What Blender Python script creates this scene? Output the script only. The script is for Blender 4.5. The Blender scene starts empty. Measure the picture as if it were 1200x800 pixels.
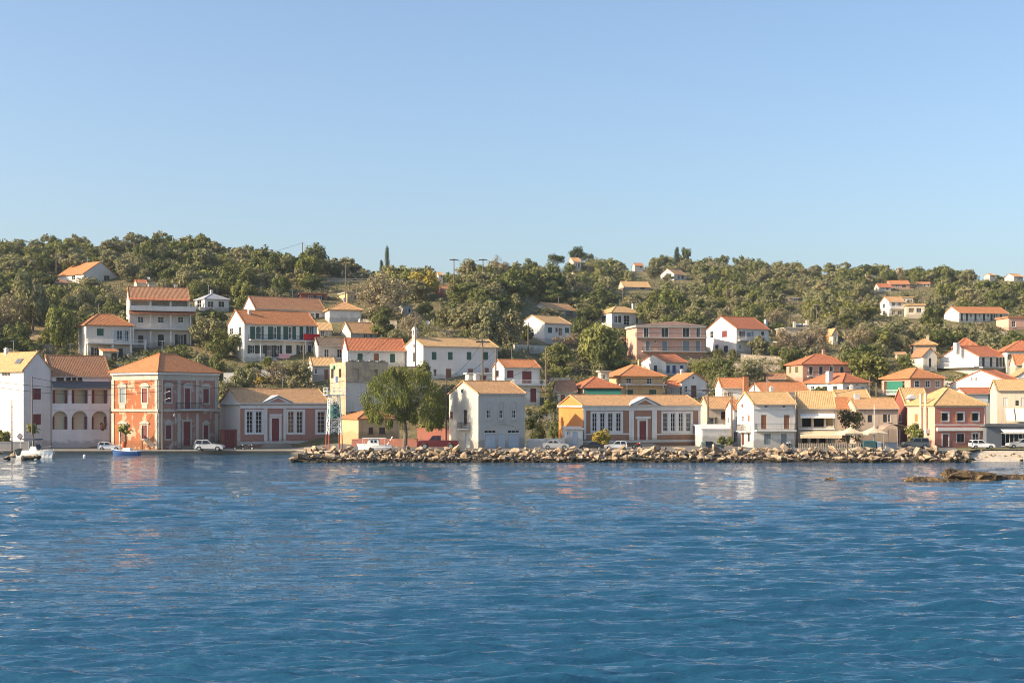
import bpy, math, random
import numpy as np
from mathutils import Vector, Matrix
rad = math.radians
random.seed(7)
rng = np.random.default_rng(7)
F, H0, PY0 = 1667.0, 8.6, 470.0          # lens in pixels of a 1200 px frame, eye height above the water, horizon row
scene = bpy.context.scene
COL = scene.collection

# ------------------------------------------------------------------ camera, world, sun
cam_d = bpy.data.cameras.new('camera'); cam = bpy.data.objects.new('camera', cam_d); COL.objects.link(cam)
cam.location = (0, 0, H0); cam.rotation_euler = (rad(90), 0, 0)
cam_d.sensor_width = 36; cam_d.lens = F / 1200 * 36; cam_d.shift_y = 70 / 1200
cam_d.clip_start = 0.5; cam_d.clip_end = 20000
scene.camera = cam
SUN_EL, SUN_AZ = rad(26), rad(-105)       # azimuth clockwise from +Y
sdir = Vector((math.cos(SUN_EL) * math.sin(SUN_AZ), math.cos(SUN_EL) * math.cos(SUN_AZ), math.sin(SUN_EL)))
world = bpy.data.worlds.new('World'); scene.world = world; world.use_nodes = True
wn = world.node_tree; bg = wn.nodes['Background']
sky = wn.nodes.new('ShaderNodeTexSky'); sky.sky_type = 'NISHITA'; sky.sun_disc = False
sky.sun_elevation = SUN_EL; sky.sun_rotation = SUN_AZ; sky.air_density = 1.0; sky.dust_density = 2.4; sky.ozone_density = 2.8
wn.links.new(sky.outputs[0], bg.inputs[0]); bg.inputs[1].default_value = 0.136
sl = bpy.data.lights.new('sun', 'SUN'); so = bpy.data.objects.new('sun', sl); COL.objects.link(so)
sl.energy = 5.0; sl.angle = rad(0.53); sl.color = (1.0, 0.79, 0.53)
so.rotation_euler = sdir.to_track_quat('Z', 'Y').to_euler(); so.location = (-100, 0, 150)
vs = scene.view_settings
vs.view_transform = 'Standard'; vs.look = 'None'; vs.gamma = 1; vs.exposure = 0.74; vs.use_curve_mapping = False
scene.cycles.max_bounces = 6; scene.cycles.diffuse_bounces = 3; scene.cycles.glossy_bounces = 3
scene.cycles.transparent_max_bounces = 8; scene.cycles.volume_bounces = 0
scene.cycles.use_denoising = True; scene.cycles.filter_width = 1.0

# ------------------------------------------------------------------ materials
def new_mat(name):
    m = bpy.data.materials.new(name); m.use_nodes = True
    nt = m.node_tree; b = nt.nodes['Principled BSDF']; return m, nt, b
def nd(nt, typ, **kw):
    n = nt.nodes.new(typ)
    for k, v in kw.items():
        if k in n.inputs: n.inputs[k].default_value = v
        else: setattr(n, k, v)
    return n
def mixc(nt, fac, a, b, blend='MIX'):
    n = nt.nodes.new('ShaderNodeMix'); n.data_type = 'RGBA'; n.blend_type = blend
    for i, x in ((0, fac), (6, a), (7, b)):
        if hasattr(x, 'is_linked') or hasattr(x, 'links'): nt.links.new(x, n.inputs[i])
        else: n.inputs[i].default_value = (x if i == 0 else (*x, 1) if len(x) == 3 else x)
    return n.outputs[2]
def ramp(nt, src, p0, p1, c0=(0, 0, 0), c1=(1, 1, 1)):
    n = nt.nodes.new('ShaderNodeValToRGB'); e = n.color_ramp.elements
    e[0].position = p0; e[1].position = p1; e[0].color = (*c0, 1); e[1].color = (*c1, 1)
    nt.links.new(src, n.inputs[0]); return n.outputs[0]
def coords(nt, which='Object', scale=(1, 1, 1)):
    tc = nt.nodes.new('ShaderNodeTexCoord'); mp = nt.nodes.new('ShaderNodeMapping'); mp.inputs['Scale'].default_value = scale
    nt.links.new(tc.outputs[which], mp.inputs[0]); return mp.outputs[0]
def noise(nt, vec, scale, detail=3, rough=0.55):
    n = nd(nt, 'ShaderNodeTexNoise', Scale=scale, Detail=detail, Roughness=rough); nt.links.new(vec, n.inputs['Vector']); return n.outputs['Fac']
def dk(c, k): return tuple(min(1, x * k) for x in c)
MATS = {}
def mixd(c): return tuple(.6 * x + .4 * y for x, y in zip(c, (.30, .24, .17)))
def plain(name, c, rough=0.6, metal=0.0, var=0.12):
    if name in MATS: return MATS[name]
    m, nt, b = new_mat(name)
    f = noise(nt, coords(nt), 3.0, 4)
    nt.links.new(mixc(nt, f, dk(c, 1 - var), dk(c, 1 + var)), b.inputs['Base Color'])
    b.inputs['Roughness'].default_value = rough; b.inputs['Metallic'].default_value = metal
    MATS[name] = m; return m
def plaster(name, c, stain=0.35, c2=None, patch=0.62, rough=0.9):
    """limewashed render: broad tonal drift, vertical rain streaks, optional patches where the coat has come off"""
    m, nt, b = new_mat(name)
    o = coords(nt)
    base = mixc(nt, ramp(nt, noise(nt, o, 0.35, 4), 0.3, 0.7), dk(c, 0.90), dk(c, 1.06))
    st = ramp(nt, noise(nt, coords(nt, 'Object', (2.2, 2.2, 0.16)), 1.0, 4, 0.6), 0.52, 0.78)
    base = mixc(nt, st, base, mixc(nt, stain, dk(c, 1), (0.20, 0.17, 0.13)))
    st2 = ramp(nt, noise(nt, coords(nt, 'Object', (6, 6, .35)), 1.0, 3, .6), .56, .8); base = mixc(nt, st2, base, mixc(nt, stain * .8, dk(c, 1), (.24, .20, .15)))
    sp = nt.nodes.new('ShaderNodeSeparateXYZ'); nt.links.new(o, sp.inputs[0]); ad = nt.nodes.new('ShaderNodeMath'); ad.operation = 'MULTIPLY_ADD'; nt.links.new(noise(nt, o, 1.1, 4, .6), ad.inputs[0]); ad.inputs[1].default_value = -2.2; nt.links.new(sp.outputs[2], ad.inputs[2])
    base = mixc(nt, ramp(nt, ad.outputs[0], 0.0, 0.45, (.55,) * 3, (0, 0, 0)), base, dk(mixd(c), .55))
    fine = ramp(nt, noise(nt, o, 5.0, 3), 0.25, 0.75, (0.93,) * 3, (1.05,) * 3)
    base = mixc(nt, 1.0, base, fine, 'MULTIPLY')
    if c2:
        pf = ramp(nt, noise(nt, o, 0.55, 6, 0.62), patch - 0.03, patch + 0.03)
        base = mixc(nt, pf, base, c2)
    nt.links.new(base, b.inputs['Base Color']); b.inputs['Roughness'].default_value = rough
    b.inputs['Specular IOR Level'].default_value = 0.2
    bp = nd(nt, 'ShaderNodeBump', Strength=0.25, Distance=0.03); nt.links.new(noise(nt, o, 9.0, 4), bp.inputs['Height'])
    nt.links.new(bp.outputs[0], b.inputs['Normal'])
    return m
def stonework(name, c, scale=2.2):
    m, nt, b = new_mat(name); o = coords(nt)
    v = nd(nt, 'ShaderNodeTexVoronoi', Scale=scale, feature='DISTANCE_TO_EDGE'); nt.links.new(o, v.inputs['Vector'])
    vc = nd(nt, 'ShaderNodeTexVoronoi', Scale=scale); nt.links.new(o, vc.inputs['Vector'])
    cc = mixc(nt, ramp(nt, vc.outputs['Color'], 0.1, 0.9), dk(c, 0.65), dk(c, 1.25))
    cc = mixc(nt, ramp(nt, v.outputs['Distance'], 0.02, 0.09), dk(c, 0.55), cc)
    nt.links.new(cc, b.inputs['Base Color']); b.inputs['Roughness'].default_value = 0.95
    bp = nd(nt, 'ShaderNodeBump', Strength=0.6, Distance=0.06); nt.links.new(v.outputs['Distance'], bp.inputs['Height']); nt.links.new(bp.outputs[0], b.inputs['Normal'])
    return m
def tiles(name, c, lich=0.35, lc=(0.34, 0.22, 0.12)):
    """pan tile roof: courses and barrels from the roof's own metre UVs, each tile its own tone, lichen patches"""
    m, nt, b = new_mat(name)
    uv = nt.nodes.new('ShaderNodeTexCoord').outputs['UV']
    sp = nt.nodes.new('ShaderNodeSeparateXYZ'); nt.links.new(uv, sp.inputs[0])
    def mth(op, a, bb=None):
        n = nt.nodes.new('ShaderNodeMath'); n.operation = op
        for i, x in enumerate((a, bb)):
            if x is None: continue
            if isinstance(x, (int, float)): n.inputs[i].default_value = x
            else: nt.links.new(x, n.inputs[i])
        return n.outputs[0]
    us = mth('DIVIDE', sp.outputs[0], 0.28); vv = mth('DIVIDE', sp.outputs[1], 0.40)
    cmb = nt.nodes.new('ShaderNodeCombineXYZ'); nt.links.new(mth('FLOOR', us), cmb.inputs[0]); nt.links.new(mth('FLOOR', vv), cmb.inputs[1])
    wnz = nt.nodes.new('ShaderNodeTexWhiteNoise'); wnz.noise_dimensions = '2D'; nt.links.new(cmb.outputs[0], wnz.inputs['Vector'])
    col = mixc(nt, wnz.outputs['Value'], dk(c, 0.82), dk(c, 1.15))
    o = coords(nt)
    col = mixc(nt, ramp(nt, noise(nt, o, 0.5, 5, 0.65), 0.45, 0.72), col, mixc(nt, lich, c, lc))
    col = mixc(nt, ramp(nt, noise(nt, o, 2.0, 4, 0.6), 0.55, 0.8), col, dk(c, 0.55))
    nt.links.new(col, b.inputs['Base Color']); b.inputs['Roughness'].default_value = 0.85; b.inputs['Specular IOR Level'].default_value = 0.25
    bar = mth('ABSOLUTE', mth('SINE', mth('MULTIPLY', us, math.pi)))
    hgt = mth('ADD', bar, mth('MULTIPLY', mth('FRACT', vv), -0.35))
    bp = nd(nt, 'ShaderNodeBump', Strength=0.55, Distance=0.07); nt.links.new(hgt, bp.inputs['Height']); nt.links.new(bp.outputs[0], b.inputs['Normal'])
    return m
def slatted(name, c, horiz=True, period=0.09):
    m, nt, b = new_mat(name); o = coords(nt)
    w = nd(nt, 'ShaderNodeTexWave', Scale=1 / period / 6.28, bands_direction='Z' if horiz else 'X'); nt.links.new(o, w.inputs['Vector'])
    nt.links.new(mixc(nt, noise(nt, o, 1.2, 3), dk(c, 0.8), dk(c, 1.2)), b.inputs['Base Color']); b.inputs['Roughness'].default_value = 0.65
    bp = nd(nt, 'ShaderNodeBump', Strength=0.5, Distance=0.02); nt.links.new(w.outputs['Fac'], bp.inputs['Height']); nt.links.new(bp.outputs[0], b.inputs['Normal'])
    return m
def foliage(name, c1, c2, trans=0.2):
    m, nt, b = new_mat(name); nt.nodes.remove(b)
    out = nt.nodes['Material Output']
    oi = nt.nodes.new('ShaderNodeObjectInfo'); ge = nt.nodes.new('ShaderNodeNewGeometry')
    wn_ = nt.nodes.new('ShaderNodeTexWhiteNoise'); wn_.noise_dimensions = '1D'; nt.links.new(oi.outputs['Random'], wn_.inputs['W'])
    c = mixc(nt, oi.outputs['Random'], dk(c1, .82), dk(c2, 1.22)); c = mixc(nt, 1.0, c, ramp(nt, wn_.outputs['Value'], 0, 1, (.86, .96, .86), (1.14, 1.04, 1.05)), 'MULTIPLY')
    c = mixc(nt, ramp(nt, noise(nt, ge.outputs['Position'], 0.16, 3), 0.35, 0.65), c, mixc(nt, 0.55, c1, dk(c2, 1.15)))
    v = ramp(nt, ge.outputs['Random Per Island'], 0.0, 1.0, (0.80, 0.80, 0.78), (1.24, 1.22, 1.14))
    c = mixc(nt, 1.0, c, v, 'MULTIPLY')
    d = nt.nodes.new('ShaderNodeBsdfDiffuse'); t = nt.nodes.new('ShaderNodeBsdfTranslucent'); mx = nt.nodes.new('ShaderNodeMixShader')
    nt.links.new(c, d.inputs[0]); nt.links.new(c, t.inputs[0]); mx.inputs[0].default_value = trans
    nt.links.new(d.outputs[0], mx.inputs[1]); nt.links.new(t.outputs[0], mx.inputs[2]); nt.links.new(mx.outputs[0], out.inputs[0])
    return m

WHITE = plaster('limewash white', (0.70, 0.685, 0.645), 0.15)
WHITE_BRIGHT = plaster('brightened limewash', (0.80, 0.79, 0.765), 0.10)  # limewash made lighter to offset the warm bounce on the arcaded front
WHITE_OLD = plaster('weathered white', (0.64, 0.60, 0.54), 0.4)
CREAM = plaster('cream render', (0.66, 0.58, 0.45), 0.35)
PORCH = plaster('porch yellow', (0.66, 0.58, 0.42), 0.15)
BEIGE = plaster('beige render', (0.60, 0.49, 0.38), 0.4)
YELLOW = plaster('ochre yellow render', (0.60, 0.43, 0.24), 0.4)
ORANGE = plaster('orange render', (0.60, 0.245, 0.075), 0.3)
PINK = plaster('pink render', (0.62, 0.33, 0.25), 0.3)
PINK_PALE = plaster('pale pink render', (0.66, 0.40, 0.31), 0.3)
ROSE = plaster('rose render', (0.52, 0.21, 0.16), 0.35)
BRICKRED_LIT = plaster('worn sunlit orange red render', (0.37, 0.130, 0.058), 0.6, (0.47, 0.34, 0.23), 0.555)  # mansion's sunlit side, warm light put into the colour; patches are lost coat
BRICKRED_SHADE = plaster('worn shaded pink red render', (0.40, 0.20, 0.155), 0.5, (0.50, 0.40, 0.32), 0.58)  # mansion's front, shade put into a pinker colour; patches are lost coat
SCHOOLPINK = plaster('school pink render', (0.40, 0.20, 0.16), 0.35)
SCHOOLBROWN = plaster('school brown render', (0.33, 0.18, 0.12), 0.3)
GREYWALL = plaster('grey lime render', (0.49, 0.475, 0.44), 0.15)
RUIN = plaster('bare ruined render', (0.52, 0.42, 0.28), 0.6, (0.36, 0.29, 0.21), 0.52)
GARDENRED = plaster('dark red garden wall', (0.27, 0.085, 0.065), 0.4)
TRIM = plaster('pale trim render', (0.50, 0.46, 0.39), 0.5)
TRIMW = plaster('white trim', (0.66, 0.65, 0.62), 0.25)
STONE = stonework('rubble stone wall', (0.36, 0.31, 0.24))
CONCRETE = plaster('quay concrete', (0.40, 0.37, 0.32), 0.6)
T_ORANGE = tiles('orange roof tiles', (0.50, 0.205, 0.085), 0.30)
T_RED = tiles('red roof tiles', (0.44, 0.155, 0.075), 0.25)
T_BROWN = tiles('brown roof tiles', (0.37, 0.185, 0.10), 0.5)
T_TAN = tiles('tan lichened roof tiles', (0.54, 0.31, 0.15), 0.45, (0.44, 0.29, 0.15))
T_YELLOW = tiles('yellow lichened roof tiles', (0.58, 0.365, 0.17), 0.45, (0.48, 0.33, 0.16))
T_DARK = tiles('dark old roof tiles', (0.16, 0.12, 0.09), 0.5)
GLASS, _nt, _b = new_mat('window glass'); _b.inputs['Base Color'].default_value = (0.012, 0.014, 0.018, 1); _b.inputs['Roughness'].default_value = 0.08
FRAMEW = plain('white painted wood', (0.72, 0.72, 0.70)); FRAMEB = plain('brown painted wood', (0.16, 0.07, 0.04))
SH_GREEN = slatted('green shutter', (0.02, 0.09, 0.06)); SH_DARK = slatted('dark shutter', (0.025, 0.035, 0.035)); SH_RED = slatted('dark red shutter', (0.16, 0.028, 0.03))
SH_BROWN = slatted('brown shutter', (0.27, 0.11, 0.05)); SH_BLUE = slatted('pale blue shutter', (0.36, 0.44, 0.50)); SH_ORANGE = slatted('orange shutter', (0.42, 0.18, 0.04)); SH_GREY = slatted('grey blue shutter', (0.20, 0.25, 0.27))
SH_OLIVE = slatted('olive green shutter', (0.10, 0.11, 0.05))
D_RED = plain('dark red door paint', (0.17, 0.022, 0.025)); D_BROWN = plain('brown door paint', (0.15, 0.06, 0.035)); D_BLUE = plain('pale blue door paint', (0.40, 0.46, 0.52))
IRON = plain('black iron', (0.02, 0.02, 0.022), 0.5); STEEL = plain('galvanised steel', (0.42, 0.43, 0.44), 0.4, 0.6)
WOODP = plain('weathered pole wood', (0.17, 0.13, 0.10), 0.9); WHITEP = plain('white paint', (0.80, 0.80, 0.78), 0.4)
CANVAS = plain('cream canvas', (0.64, 0.52, 0.35), 0.9); CANVASW = plain('white canvas', (0.80, 0.77, 0.71), 0.9); CANVASG = plain('green canvas', (0.02, 0.16, 0.11), 0.9); DARKIN = plain('dim interior', (0.05, 0.045, 0.04), 0.9)
RUBBER = plain('black rubber', (0.018, 0.018, 0.018), 0.8); ALLOY = plain('wheel alloy', (0.45, 0.46, 0.48), 0.35, 0.8)
TERRA = plain('terracotta', (0.45, 0.17, 0.08), 0.8); REDCLOTH = plain('red cloth', (0.50, 0.012, 0.02), 0.9); PINKCLOTH = plain('pink cloth', (0.72, 0.42, 0.46), 0.9); BLUECLOTH = plain('pale blue cloth', (0.45, 0.50, 0.62), 0.9)
GREYROOF = plain('grey porch sheet', (0.11, 0.115, 0.125), 0.7)

# ------------------------------------------------------------------ mesh building
def link(o, parent=None):
    COL.objects.link(o)
    if parent is not None: o.parent = parent
    return o
def tag(o, label=None, cat=None, group=None, kind=None):
    if label: o['label'] = label
    if cat: o['category'] = cat
    if group: o['group'] = group
    if kind: o['kind'] = kind
    return o
def empty(name, loc, rz=0.0, label=None, cat=None, group=None):
    o = bpy.data.objects.new(name, None); o.empty_display_size = 0.5
    o.location = loc; o.rotation_euler = (0, 0, rz); link(o); return tag(o, label, cat, group)
class MB:
    def __init__(s): s.v, s.f = [], []
    def face(s, pts):
        b = len(s.v); s.v += [tuple(p) for p in pts]; s.f.append(tuple(range(b, b + len(pts)))); return s
    def box(s, x0, x1, y0, y1, z0, z1, M=None):
        p = [(x0, y0, z0), (x1, y0, z0), (x1, y1, z0), (x0, y1, z0), (x0, y0, z1), (x1, y0, z1), (x1, y1, z1), (x0, y1, z1)]
        if M is not None: p = [tuple(M @ Vector(q)) for q in p]
        for q in ((0, 3, 2, 1), (4, 5, 6, 7), (0, 1, 5, 4), (1, 2, 6, 5), (2, 3, 7, 6), (3, 0, 4, 7)): s.face([p[i] for i in q])
        return s
    def hexa(s, lo, hi):
        """closed prism between two rings of equal length"""
        n = len(lo); s.face(lo[::-1]); s.face(hi)
        for i in range(n): j = (i + 1) % n; s.face([lo[i], lo[j], hi[j], hi[i]])
        return s
    def tube(s, p, q, r0, r1=None, n=6, caps=True):
        p, q = Vector(p), Vector(q); r1 = r0 if r1 is None else r1
        d = q - p
        if d.length < 1e-6: return s
        d.normalize(); a = d.cross(Vector((0, 0, 1)) if abs(d.z) < .95 else Vector((1, 0, 0))).normalized(); c = d.cross(a)
        A = [p + (a * math.cos(t) + c * math.sin(t)) * r0 for t in [2 * math.pi * i / n for i in range(n)]]
        B = [q + (a * math.cos(t) + c * math.sin(t)) * r1 for t in [2 * math.pi * i / n for i in range(n)]]
        b = len(s.v); s.v += [tuple(x) for x in A + B]
        for i in range(n): j = (i + 1) % n; s.f.append((b + i, b + j, b + n + j, b + n + i))
        if caps: s.f.append(tuple(b + i for i in range(n))[::-1]); s.f.append(tuple(b + n + i for i in range(n)))
        return s
    def path(s, pts, r, n=6):
        for i in range(len(pts) - 1):
            ra, rb = (r, r) if isinstance(r, (int, float)) else (r[i], r[i + 1])
            s.tube(pts[i], pts[i + 1], ra, rb, n)
        return s
    def ball(s, c, rx, ry, rz, nu=10, nv=6):
        b = len(s.v)
        for j in range(nv + 1):
            t = math.pi * j / nv
            for i in range(nu):
                a = 2 * math.pi * i / nu
                s.v.append((c[0] + rx * math.sin(t) * math.cos(a), c[1] + ry * math.sin(t) * math.sin(a), c[2] + rz * math.cos(t)))
        for j in range(nv):
            for i in range(nu):
                k = (i + 1) % nu; s.f.append((b + j * nu + i, b + (j + 1) * nu + i, b + (j + 1) * nu + k, b + j * nu + k))
        return s
    def lathe(s, prof, c=(0, 0), n=12):
        b = len(s.v)
        for r, z in prof:
            for i in range(n): a = 2 * math.pi * i / n; s.v.append((c[0] + r * math.cos(a), c[1] + r * math.sin(a), z))
        for j in range(len(prof) - 1):
            for i in range(n): k = (i + 1) % n; s.f.append((b + j * n + i, b + j * n + k, b + (j + 1) * n + k, b + (j + 1) * n + i))
        return s
    def mesh(s, name, m, smooth=False, uv=True):
        me = bpy.data.meshes.new(name); me.from_pydata(s.v, [], s.f)
        for x in (m if isinstance(m, (list, tuple)) else [m]): me.materials.append(x)
        if uv:
            ul = me.uv_layers.new(name='UVMap').data
            for p in me.polygons:
                n = p.normal
                if abs(n.z) > .97: t, b2 = Vector((1, 0, 0)), Vector((0, 1, 0))
                else:
                    t = Vector((0, 0, 1)).cross(n).normalized(); b2 = n.cross(t)
                for li in p.loop_indices:
                    co = me.vertices[me.loops[li].vertex_index].co; ul[li].uv = (co.dot(t), co.dot(b2))
        if smooth: me.polygons.foreach_set('use_smooth', [True] * len(me.polygons))
        me.update(); return me
    def build(s, name, m, parent=None, loc=None, smooth=False, rz=None):
        o = bpy.data.objects.new(name, s.mesh(name, m, smooth)); link(o, parent)
        if loc is not None: o.location = loc
        if rz is not None: o.rotation_euler = (0, 0, rz)
        return o

# ------------------------------------------------------------------ terrain heights
def sstep(a, b, x):
    t = np.clip((np.asarray(x, float) - a) / (b - a), 0, 1); return t * t * (3 - 2 * t)
def land_z(px): return 0.6 + 0.8 * sstep(335, 400, px)
PYS = np.array([519, 500, 480, 460, 440, 420, 400, 380, 360, 340, 320, 300, 285.])
YL = np.array([246, 258, 268, 280, 292, 306, 323, 346, 373, 405, 445, 490, 530.])
YR = np.array([246, 262, 278, 298, 322, 350, 390, 440, 510, 600, 720, 860, 980.])
CR = [(-600, 300), (0, 301), (100, 297), (190, 292), (300, 310), (400, 323), (470, 330), (540, 330), (600, 323), (640, 321), (680, 313), (720, 319), (760, 316), (800, 315), (880, 316), (950, 319), (1000, 323), (1080, 328), (1200, 330), (1800, 338)]
TPX = np.arange(-400, 1611, 10.0); TY = np.arange(246, 1181, 2.0)
TZ = np.zeros((len(TPX), len(TY)))
for i, px in enumerate(TPX):
    w = sstep(540, 740, px); Yc = YL * (1 - w) + YR * w
    crest = np.interp(px, [c[0] for c in CR], [c[1] for c in CR])
    z = H0 - (PYS - PY0) * Yc / F; z[0] = land_z(px)
    ycr = np.interp(-crest, -PYS, Yc); zc = H0 - (crest - PY0) * ycr / F
    k = PYS > crest + 4
    ys = np.concatenate([Yc[k], [ycr, ycr + 60, ycr + 1200]]); zz = np.concatenate([z[k], [zc, zc - 8, zc - 120]])
    TZ[i] = np.interp(TY, ys, zz)
for _ in range(2):
    TZ[:, 1:-1] = (TZ[:, :-2] + 2 * TZ[:, 1:-1] + TZ[:, 2:]) / 4
    TZ[1:-1] = (TZ[:-2] + 2 * TZ[1:-1] + TZ[2:]) / 4
def gz(X, Y):
    px = 600 + X / Y * F
    if Y <= 246: return float(land_z(px))
    i = min(max((px + 400) / 10, 0), len(TPX) - 1.001); j = min((Y - 246) / 2, len(TY) - 1.001)
    a, b = int(i), int(j); u, v = i - a, j - b
    return float((TZ[a, b] * (1 - v) + TZ[a, b + 1] * v) * (1 - u) + (TZ[a + 1, b] * (1 - v) + TZ[a + 1, b + 1] * v) * u)
RY = np.arange(206, 1180, 0.5)
_rc = {}
def ray(px, py):
    """distance at which the line of sight through a photo pixel meets the ground"""
    k = round(px)
    if k not in _rc: _rc[k] = np.array([PY0 + (H0 - gz((px - 600) * y / F, y)) * F / y for y in RY])
    a = _rc[k]; w = np.nonzero(a <= py)[0]
    return float(RY[w[0]]) if len(w) else float(RY[int(np.argmin(a))])
def P(px, py, Y): return Vector(((px - 600) * Y / F, Y, H0 - (py - PY0) * Y / F))
def on_ground(px, py):
    Y = ray(px, py); X = (px - 600) * Y / F; return Vector((X, Y, gz(X, Y)))
# ------------------------------------------------------------------ houses
RECTS = []           # what the town shows: (x0, x1, y0, y1, distance) in photo pixels, so that scattered trees leave it open
HR = random.Random(99)
class House:
    """corner = the vertical edge between the sunlit left face and the front; sizes are read off the photo at that corner's distance"""
    def __init__(s, name, label, xc, yb, xl, xr, ye, wall, D=8.0, roof=None, Y=None, cat='house', th=None, found=3.0, group=None, keep=True, oh=0.35, thick=0.13):
        s.Y = Y or ray(xc, yb); s.C = P(xc, yb, s.Y); s.wall = wall; s.D = D; s.roofspec = roof; s.found = found; s.oh = oh; s.thick = thick
        k = s.C.x / s.C.y
        if th is None:
            q = min(0.95, max(0.02, (xc - xl) * s.Y / F / D)); th = math.asin(min(1, q / math.sqrt(1 + k * k))) - math.atan(k)
        s.th = th; s.c, s.s = math.cos(th), math.sin(th)
        s.L = s.uf(xr); s.H = (yb - ye) * s.Y / F; s.root = empty(name, s.C, th, label, cat, group); s.ops = {'f': [], 'l': [], 'r': [], 'b': []}
        s.rw = (lambda rz: None)
        if keep: RECTS.append((min(xl, xc) - 1, xr + 1, (roof[1] if roof and roof[0] not in ('flat',) else ye) - 1, yb, s.Y))
        s.roof_o = None; s.rise = 0; s.prep()
    def uf(s, px):
        k = (px - 600) / F; return (k * s.C.y - s.C.x) / (s.c - k * s.s)
    def ul(s, px):
        k = (px - 600) / F; return (s.C.x - k * s.C.y) / (s.s + k * s.c)
    def zz(s, py, dep): return H0 - (py - PY0) * dep / F - s.C.z
    def zf(s, py, u): return s.zz(py, s.C.y + u * s.s)
    def zl(s, py, v): return s.zz(py, s.C.y + v * s.c)
    def pt(s, face, u, z, n):
        return {'f': (u, -n, z), 'l': (-n, u, z), 'r': (s.L + n, u, z), 'b': (u, s.D + n, z)}[face]
    def slab(s, mb, face, u0, u1, z0, z1, n0, n1):
        a = [s.pt(face, u, z, n0) for u, z in ((u0, z0), (u1, z0), (u1, z1), (u0, z1))]
        b = [s.pt(face, u, z, n1) for u, z in ((u0, z0), (u1, z0), (u1, z1), (u0, z1))]
        mb.hexa(a, b); return mb
    def prep(s):
        r = s.roofspec
        if not r: return
        kind, yr = r[0], r[1]
        if kind in ('gx', 'shed'): dep = s.C.y + (s.D / 2 if kind == 'gx' else s.D) * s.c
        elif kind == 'gy': dep = s.C.y + s.L / 2 * s.s
        elif kind == 'hip': dep = s.C.y + s.D / 2 * s.c + s.L / 2 * s.s
        else: dep = s.C.y
        s.rise = max(0.3, s.zz(yr, dep) - s.H) if kind != 'flat' else (r[3] if len(r) > 3 else 0.25)
    def o(s, face, x0, x1, y0, y1, style='win', **kw):
        """an opening given by its pixels in the photo"""
        if face == 'f': u = sorted((s.uf(x0), s.uf(x1)))
        else: u = sorted((s.ul(x0), s.ul(x1)))
        um = (u[0] + u[1]) / 2; zf = s.zf if face == 'f' else s.zl
        s.m(face, u[0], u[1], zf(y1, um), zf(y0, um), style, **kw); return s
    def row(s, face, xs, w, y0, y1, style='win', **kw):
        for x in xs: s.o(face, x, x + w, y0, y1, style, **kw)
        return s
    def m(s, face, u0, u1, z0, z1, style='win', **kw):
        W = s.L if face in 'fb' else s.D
        u0 = max(0.06, u0); u1 = min(W - 0.06, u1); z1 = min(z1, s.H - 0.06) if not kw.get('gable') else z1
        if u1 - u0 > 0.1 and z1 - z0 > 0.1: s.ops[face].append((u0, u1, z0, z1, style, kw))
        return s
    def box(s, part, face, x0, x1, y0, y1, n0, n1, mat, parent=None):
        uf, zf = (s.uf, s.zf) if face == 'f' else (s.ul, s.zl)
        u = sorted((uf(x0), uf(x1))); um = sum(u) / 2
        return s.slab(MB(), face, u[0], u[1], zf(y1, um), zf(y0, um), n0, n1).build(part, mat, parent or s.root)
    # ---- pieces
    def wallface(s, mb, face):
        W = s.L if face in 'fb' else s.D
        ops = [q for q in s.ops[face] if not q[5].get('gable')]
        us = sorted({0.0, W, *[round(q[i], 4) for q in ops for i in (0, 1)]}); zs = sorted({-s.found, s.H, *[round(q[i], 4) for q in ops for i in (2, 3)]})
        for i in range(len(us) - 1):
            run = None
            for j in range(len(zs) - 1):
                um, zm = (us[i] + us[i + 1]) / 2, (zs[j] + zs[j + 1]) / 2
                hole = any(q[0] < um < q[1] and q[2] < zm < q[3] for q in ops)
                if not hole: run = run or [zs[j], 0]; run[1] = zs[j + 1]
                if (hole or j == len(zs) - 2) and run:
                    mb.face([s.pt(face, u, z, 0) for u, z in ((us[i], run[0]), (us[i + 1], run[0]), (us[i + 1], run[1]), (us[i], run[1]))]); run = None
        for u0, u1, z0, z1, st, kw in ops:
            d = kw.get('dep', 1.6 if st == 'void' else 0.16)
            for (a, b) in (((u0, z0), (u1, z0)), ((u1, z0), (u1, z1)), ((u1, z1), (u0, z1)), ((u0, z1), (u0, z0))):
                mb.face([s.pt(face, *a, 0), s.pt(face, *b, 0), s.pt(face, *b, -d), s.pt(face, *a, -d)])
        k = s.roofspec[0] if s.roofspec else ''
        if (k == 'gy' and face in 'fb') or (k == 'gx' and face in 'lr'):
            mb.face([s.pt(face, 0, s.H, 0), s.pt(face, W, s.H, 0), s.pt(face, W / 2, s.H + s.rise, 0)])
        if k == 'shed' and face in 'lr': mb.face([s.pt(face, 0, s.H, 0), s.pt(face, W, s.H, 0), s.pt(face, W, s.H + s.rise, 0)])
        if k == 'shed' and face == 'b': mb.face([s.pt(face, 0, s.H, 0), s.pt(face, W, s.H, 0), s.pt(face, W, s.H + s.rise, 0), s.pt(face, 0, s.H + s.rise, 0)])
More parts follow.
